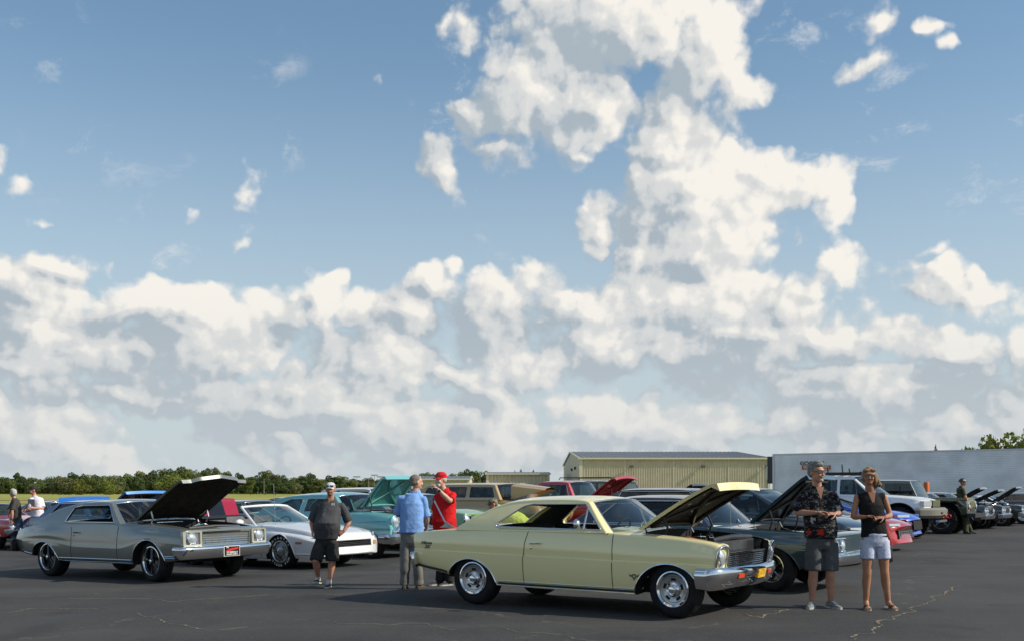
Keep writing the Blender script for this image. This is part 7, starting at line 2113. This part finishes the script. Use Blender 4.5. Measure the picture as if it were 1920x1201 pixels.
text_mesh('shirt_logo', 'IM', .05, WHITEP, g_, .001, Matrix.Translation(((628 - 612) * k, -.165, (1099.5 - 944) * k)) @ Matrix.Rotation(R(90), 4, 'X'), True)

# 4 man in the blue shirt, seen from behind
d = 15.95; k = d / FPX; root = person(770, 1101, d, 'man in a light blue polo shirt and grey trousers, seen from behind', SK3)
J = coords(770, 1102, k, dict(head=(781, 902, .03), neck=(778, 918, .03), chest=(773, 938, .0), pelvis=(771, 1005, .0), sh_l=(750, 930, .0), sh_r=(796, 931, .0), el_l=(744, 962, -.08), el_r=(800, 968, -.05), wr_l=(749, 965, -.30), wr_r=(797, 990, -.22),
     hip_l=(762, 1014, .0), hip_r=(780, 1014, .0), kn_l=(760, 1056, -.02), kn_r=(783, 1056, -.02), an_l=(758, 1091, .03), an_r=(785, 1091, .03)))
J.update(head_yaw=R(118), head_s=.98, torso_yaw=R(0), hand_l=((.4, -.8, .3), (.5, .2, 0), 1, .5), hand_r=((-.3, -.5, -.9), (-.6, 0, 0), -1, .6), toe_l=R(175), toe_r=R(160))
for q in ('el_l', 'el_r', 'wr_l', 'wr_r'): J[q] = (J[q][0], -J[q][1], J[q][2])
J['hand_l'] = ((.5, .8, .3), (.5, -.2, 0), -1, .5); J['hand_r'] = ((-.3, .5, -.9), (-.6, 0, 0), 1, .6)
blue = cloth('light blue shirt fabric', (.19, .34, .66), .10)
out = dict(build=1.0, top=dict(mat=blue, hem=.83, sleeve=.95, flare=1.1, w=.98, prof=[(.835, .190, .140), (.85, .188, .142), (.98, .180, .145), (1.12, .182, .140), (1.26, .178, .125), (1.34, .140, .10), (1.41, .085, .075)], collar=True, wr=.009),
    low=dict(mat=cloth('stone grey trouser fabric', (.17, .165, .15), .15), waist=.88, long=True, name='trousers', w=.94, wr=.010), shoe=principled('brown suede', (.07, .055, .04), .9), sole=principled('dark sole', (.05, .04, .03), .8))
M, g_ = build_person(root, .96, J, SK3, out)
face_bits(root, M, (.25, .22, .2)); fuse(hair_shape(M, 'crew'), 'hair', principled('short grey brown hair', (.17, .14, .115), .9, bump=(90, 1, .005)), root, .007, 2, wrinkle=.003, wscale=30)

# 5 man in red, pointing
d = 16.5; k = d / FPX; root = person(832, 1095, d, 'man in a bright red polo shirt and red cap, pointing with a raised hand', SK3)
J = coords(832, 1096, k, dict(head=(826.5, 898, -.03), neck=(832, 915, .02), chest=(834, 936, .02), pelvis=(834, 1002, .02), sh_l=(817, 928, .04), sh_r=(851, 925, -.02), el_l=(814, 962, .06), el_r=(845, 937.5, -.22), wr_l=(814, 984, -.02), wr_r=(824, 916, -.30),
     hip_l=(826, 1010, .02), hip_r=(844, 1010, .02), kn_l=(826, 1052, .0), kn_r=(842, 1052, .0), an_l=(824, 1086, .04), an_r=(842, 1087, .0)))
J.update(head_yaw=R(-38), head_s=.98, torso_yaw=R(-22), hand_l=((.1, -.2, -1), (.6, .2, 0), 1, .5), hand_r=((-.8, -.15, .62), (-.2, -.2, -.9), 1, .5, True), toe_l=R(-55), toe_r=R(-50))
red = cloth('bright red shirt fabric', (.56, .010, .012), .10)
out = dict(build=1.0, top=dict(mat=red, hem=.80, sleeve=.80, flare=1.1, w=.94, belly=.04, bz=1.0, prof=[(.79, .195, .140), (.81, .198, .142), (.98, .205, .150), (1.12, .200, .142), (1.27, .198, .125), (1.38, .170, .10), (1.44, .11, .08)], collar=True, vneck=(1.44, 1.36, .03, .125), wr=.011),
    low=dict(mat=cloth('black trouser fabric', (.02, .02, .02)), waist=.86, long=True, name='trousers', w=.92), shoe=principled('black shoe mesh', (.025, .025, .025), .8), sole=principled('pale grey sole', (.38, .38, .36), .7))
M, g_ = build_person(root, .96, J, SK3, out); R3 = M.to_3x3()
face_bits(root, M, (.45, .43, .4)); cp = cap_shape(M, root, cloth('red cap fabric', (.50, .010, .014)))
sunglasses(cp, M @ Matrix.Translation((0, -.008, .062)) @ Matrix.Scale(1.06, 4))
fuse(hair_shape(M, 'crew'), 'hair', principled('white grey hair', (.40, .38, .36), .9), root, .007, 2)
bd = MB(); bd.ellipsoid(M @ Vector((0, -.060, -.085)), (.040, .034, .036), 14, 10, R3); bd.ellipsoid(M @ Vector((0, -.089, -.050)), (.032, .012, .010), 12, 8, R3); fuse(bd, 'beard', principled('white beard', (.50, .48, .45), .9), root, .005, 1)
w_ = Vector(J['wr_r']).lerp(Vector(J['el_r']), .08); ax = (Vector(J['el_r']) - Vector(J['wr_r'])).normalized()
q = MB().mat(GLOSSBLACK); q.tube([w_ - ax * .015, w_ + ax * .02], [.033, .035], 14); q.build('wristwatch', None, root)

# 6 crouching man in the camouflage cap
d = 21.2; k = d / FPX; root = person(955, 1060, d, 'man in a lime shirt and camouflage cap, bending behind the yellow coupe', SK2)
py0 = HOR + (EYE - root.location.z) / k
J = coords(955, py0, k, dict(head=(924, 944.5, -.05), neck=(934, 953, .0), chest=(950, 965, .02), pelvis=(984, 985, .02), sh_l=(940, 958, -.17), sh_r=(944, 958, .18), el_l=(926, 978, -.22), el_r=(922, 976, .20), wr_l=(908, 973, -.20), wr_r=(906, 978, .15),
     hip_l=(986, 993, -.08), hip_r=(986, 993, .10), kn_l=(975, 1026, -.10), kn_r=(980, 1026, .12), an_l=(985, py0 - .09 / k, -.10), an_r=(988, py0 - .09 / k, .14)))
J.update(head_yaw=R(-80), head_pitch=R(10), head_s=.98, hand_l=((-1, 0, -.1), (0, 0, -1), -1, .5), hand_r=((-1, 0, -.1), (0, 0, -1), 1, .5), toe_l=R(-90), toe_r=R(-90))
lime = cloth('lime shirt fabric', (.50, .58, .10))
m = MB()
out = dict(build=1.0, voxel=.009, top=dict(mat=lime, hem=.7, sleeve=.85, w=.5, prof=[(J['pelvis'][2], .20, .20), (J['pelvis'][2] + .06, .24, .22), (J['chest'][2], .22, .22), (J['chest'][2] + .04, .1, .1)], wr=.008),
    low=dict(mat=cloth('blue denim', (.05, .08, .14)), waist=J['pelvis'][2] + .04, long=True, name='trousers', w=.95), shoe=BLACKTRIM, sole=BLACKTRIM)
M, g_ = build_person(root, .96, J, SK2, out)
m = MB(); cap_tube(m, [J['neck'], J['chest'], Vector(J['chest']).lerp(Vector(J['pelvis']), .6), J['pelvis']], [.09, .175, .185, .17], 18)
for sd in 'lr': cap_tube(m, [J['chest'], J['sh_' + sd], Vector(J['sh_' + sd]).lerp(Vector(J['el_' + sd]), .7)], [.12, .08, .07])
fuse(m, 'shirt', lime, root, .009, 4, wrinkle=.008); bpy.data.objects.remove(g_)
camo = bpy.data.materials.new('camouflage fabric'); camo.use_nodes = True; t = NT(camo.node_tree); OB = t.node('ShaderNodeTexCoord').outputs['Object']
t.put(t.n['Principled BSDF'].inputs['Base Color'], t.mix(t.mr(t.noise(OB, 26, 3, .6), .48, .52), t.mix(t.mr(t.noise(OB, 40, 3), .5, .54), (.16, .13, .07), (.33, .29, .20)), (.045, .05, .03))); t.n['Principled BSDF'].inputs['Roughness'].default_value = .9
cap_shape(M, root, camo); sunglasses(root, M); face_bits(root, M, eyes=False)
fuse(hair_shape(M, 'crew'), 'hair', principled('short grey brown hair', (.17, .14, .115), .9), root, .009, 2)

# 7, 8 the two men at the far left
for (px, label, top_, hairc, yw, hx, hy_, bx, sc__, white) in ((28, 'grey haired man in a dark grey shirt, back half turned, beside the red coupe', (.055, .052, .048), (.45, .43, .40), R(-115), 24.5, 924, 29, .95, False), (68, 'dark haired man in a white printed t-shirt looking down, at the far left', (.66, .62, .66), (.012, .010, .010), R(-60), 62.5, 918.5, 68, 1.0, True)):
    d = 29.6; k = d / FPX; root = person(px, 0, d, label, SK2)
    py0 = HOR + (EYE - root.location.z) / k; H_ = (py0 - (hy_ - 8)) * k; f = H_ / 1.76
    hz_ = (py0 - hy_) * k
    def PX(a, z, y=0.0): return ((a - px) * k, y, z)
    J = dict(head=PX(hx, hz_, 0), neck=PX(hx + 2.5, 1.50 * f, .01), chest=PX(bx, 1.34 * f, .02), pelvis=PX(bx + 1, .95 * f, .02), sh_l=PX(bx - 8, 1.42 * f, -.12 if white else .05), sh_r=PX(bx + 9, 1.42 * f, .05), el_l=PX(bx - 7, 1.13 * f, -.15), el_r=PX(bx + 13, 1.14 * f, -.02) if white else PX(bx + 1, 1.12 * f, -.22),
        wr_l=PX(bx - 8, 1.10 * f, -.30) if white else PX(bx - 8, .92 * f, -.1), wr_r=PX(bx - 1, 1.16 * f, -.30) if white else PX(bx + 2, .88 * f, -.25), hip_l=PX(bx - 4, .90 * f, .02), hip_r=PX(bx + 6, .90 * f, .02), kn_l=PX(bx - 4, .50 * f, 0), kn_r=PX(bx + 6, .50 * f, 0), an_l=PX(bx - 4, .09 * f, .03), an_r=PX(bx + 6, .09 * f, .03),
        head_yaw=yw, torso_yaw=yw * .5, head_pitch=R(12) if white else 0, toe_l=yw * .6, toe_r=yw * .6)
    if not white: J['sh_l'] = PX(bx - 9, 1.40 * f, .1); J['sh_r'] = PX(bx + 3, 1.42 * f, -.14)
    J['hand_l'] = ((-.6, -.4, 0), (0, 0, -1), 1, .5) if white else ((0, -.1, -1), (.6, .2, 0), 1, .5); J['hand_r'] = ((-1, -.2, 0), (0, 0, -1), 1, .5) if white else ((0, -.1, -1), (-.6, .2, 0), -1, .5)
    tm = cloth(label[:20] + ' fabric', top_)
    out = dict(voxel=.010, top=dict(mat=tm, hem=.85, sleeve=.85, w=1.0 * f, flare=1.15, prof=[(.88 * f, .20, .15), (1.0 * f, .20, .15), (1.2 * f, .205, .15), (1.38 * f, .18, .12), (1.46 * f, .11, .08)], wr=.01),
        low=dict(mat=cloth('faded denim', (.07, .11, .17)), waist=.95 * f, long=True, name='jeans', w=.98), shoe=BLACKTRIM, sole=BLACKTRIM)
    M, g_ = build_person(root, f, J, SK2, out)
    face_bits(root, M)
    fuse(hair_shape(M, 'short'), 'hair', principled(label[:12] + ' hair', hairc, .9), root, .009, 2, wrinkle=.004, wscale=30)
    if white:
        MB().mat(principled('print on shirt', (.12, .11, .15), .9)).box((-.15 - .0, -.185, 1.20 * f), (.03, -.165, 1.40 * f)).build('shirt_print', None, g_, smooth=0)
        cap_shape(M, root, principled('black cap', (.012, .012, .014), .8), back=True)

# 9 soldier leaning on the olive vehicle
d = 35.4; k = d / FPX; root = person(1808, 999, d, 'person in olive army uniform, boots and steel helmet, leaning beside the olive off-road vehicle', SK2)
J = coords(1808, 999.5, k, dict(head=(1805.5, 903, -.0), neck=(1803, 911.5, .02), chest=(1802, 921, .02), pelvis=(1806, 951, .0), sh_l=(1798.5, 914.5, .05), sh_r=(1801.5, 915, -.18), el_l=(1800, 932, .15), el_r=(1805, 932, -.24), wr_l=(1808, 946, .05), wr_r=(1811, 946, -.24),
     hip_l=(1805, 954, .08), hip_r=(1807, 954, -.10), kn_l=(1814, 976, .10), kn_r=(1807, 977, -.12), an_l=(1823, 994.5, .12), an_r=(1808, 994.5, -.12)))
J.update(head_yaw=R(85), head_s=1.0, torso_yaw=R(75), hand_l=((.6, 0, -.8), (-.2, .4, 0), 1, .5), hand_r=((.6, 0, -.8), (-.2, .4, 0), 1, .5), toe_l=R(75), toe_r=R(60))
OL = cloth('olive uniform fabric', (.060, .068, .034), .25)
out = dict(voxel=.010, top=dict(mat=OL, hem=.8, sleeve=.7, w=1.0, prof=[(.80, .18, .13), (.95, .17, .13), (1.2, .18, .135), (1.38, .17, .12), (1.48, .11, .08)], wr=.012, collar=True),
    low=dict(mat=OL, waist=.92, long=True, name='trousers', w=1.05, wr=.014), shoe=principled('black boot', (.015, .015, .015), .5), sole=BLACKTRIM)
M, g_ = build_person(root, 1.02, J, SK2, out); face_bits(root, M)
R3 = M.to_3x3(); hl = MB().mat(principled('olive helmet', (.025, .035, .018), .45, .2, .3)); rows = []
for t_ in np.linspace(0, 1, 8):
    a = t_ * PI / 2 * .98; rows.append([M @ Vector(((.118 - .01 * t_) * math.cos(a) * math.cos(q), .010 + .135 * math.cos(a) * math.sin(q), .015 + .125 * math.sin(a) - (.02 if q > PI else 0) * math.cos(a) * 0)) for q in np.linspace(0, 2 * PI, 25)[:-1]])
hl.grid(rows, close_v=True); hl.f.append(tuple(len(hl.v) - 24 + j for j in range(24))); hl.mi.append(0); hl = hl.build('helmet', None, root)
MB().mat(WHITEP).box((-.118, -.03, .05), (-.112, .03, .10), M).box((.112, -.03, .05), (.118, .03, .10), M).build('helmet_mark', None, hl, smooth=0)
MB().mat(principled('web strap', (.03, .03, .02), .9)).tube([Vector(J['chest']) + Vector((-.10, -.16, .10)), Vector(J['pelvis']) + Vector((.0, -.2, .10))], .02, 6).build('belt_strap', None, root)

# long handled duster leaning on the yellow coupe's trunk
P0 = Vector((pix(812.5, 14.9), 14.9, zat(934, 14.9))); P1 = Vector((pix(837, 14.45), 14.45, zat(985, 14.45)))
root = empty('duster', P1, label='silver long handled duster standing on the yellow coupe trunk before the man in red', cat='duster')
MB().mat(STEEL).tube([(0, 0, .02), P0 - P1], .010, 8).build('handle', None, root)
MB().mat(BLACKTRIM).tube([(0, 0, .03), (P0 - P1) * .10], .014, 8).tube([(P0 - P1) * .92, (P0 - P1)], .015, 8).build('grip', None, root)
MB().mat(principled('grey duster head', (.12, .14, .18), .9, bump=(60, 1, .01))).prism([(-.09, -.02), (.12, -.02), (.05, .02), (0, .06), (-.03, .02)], -.03, .03).build('head', None, root)
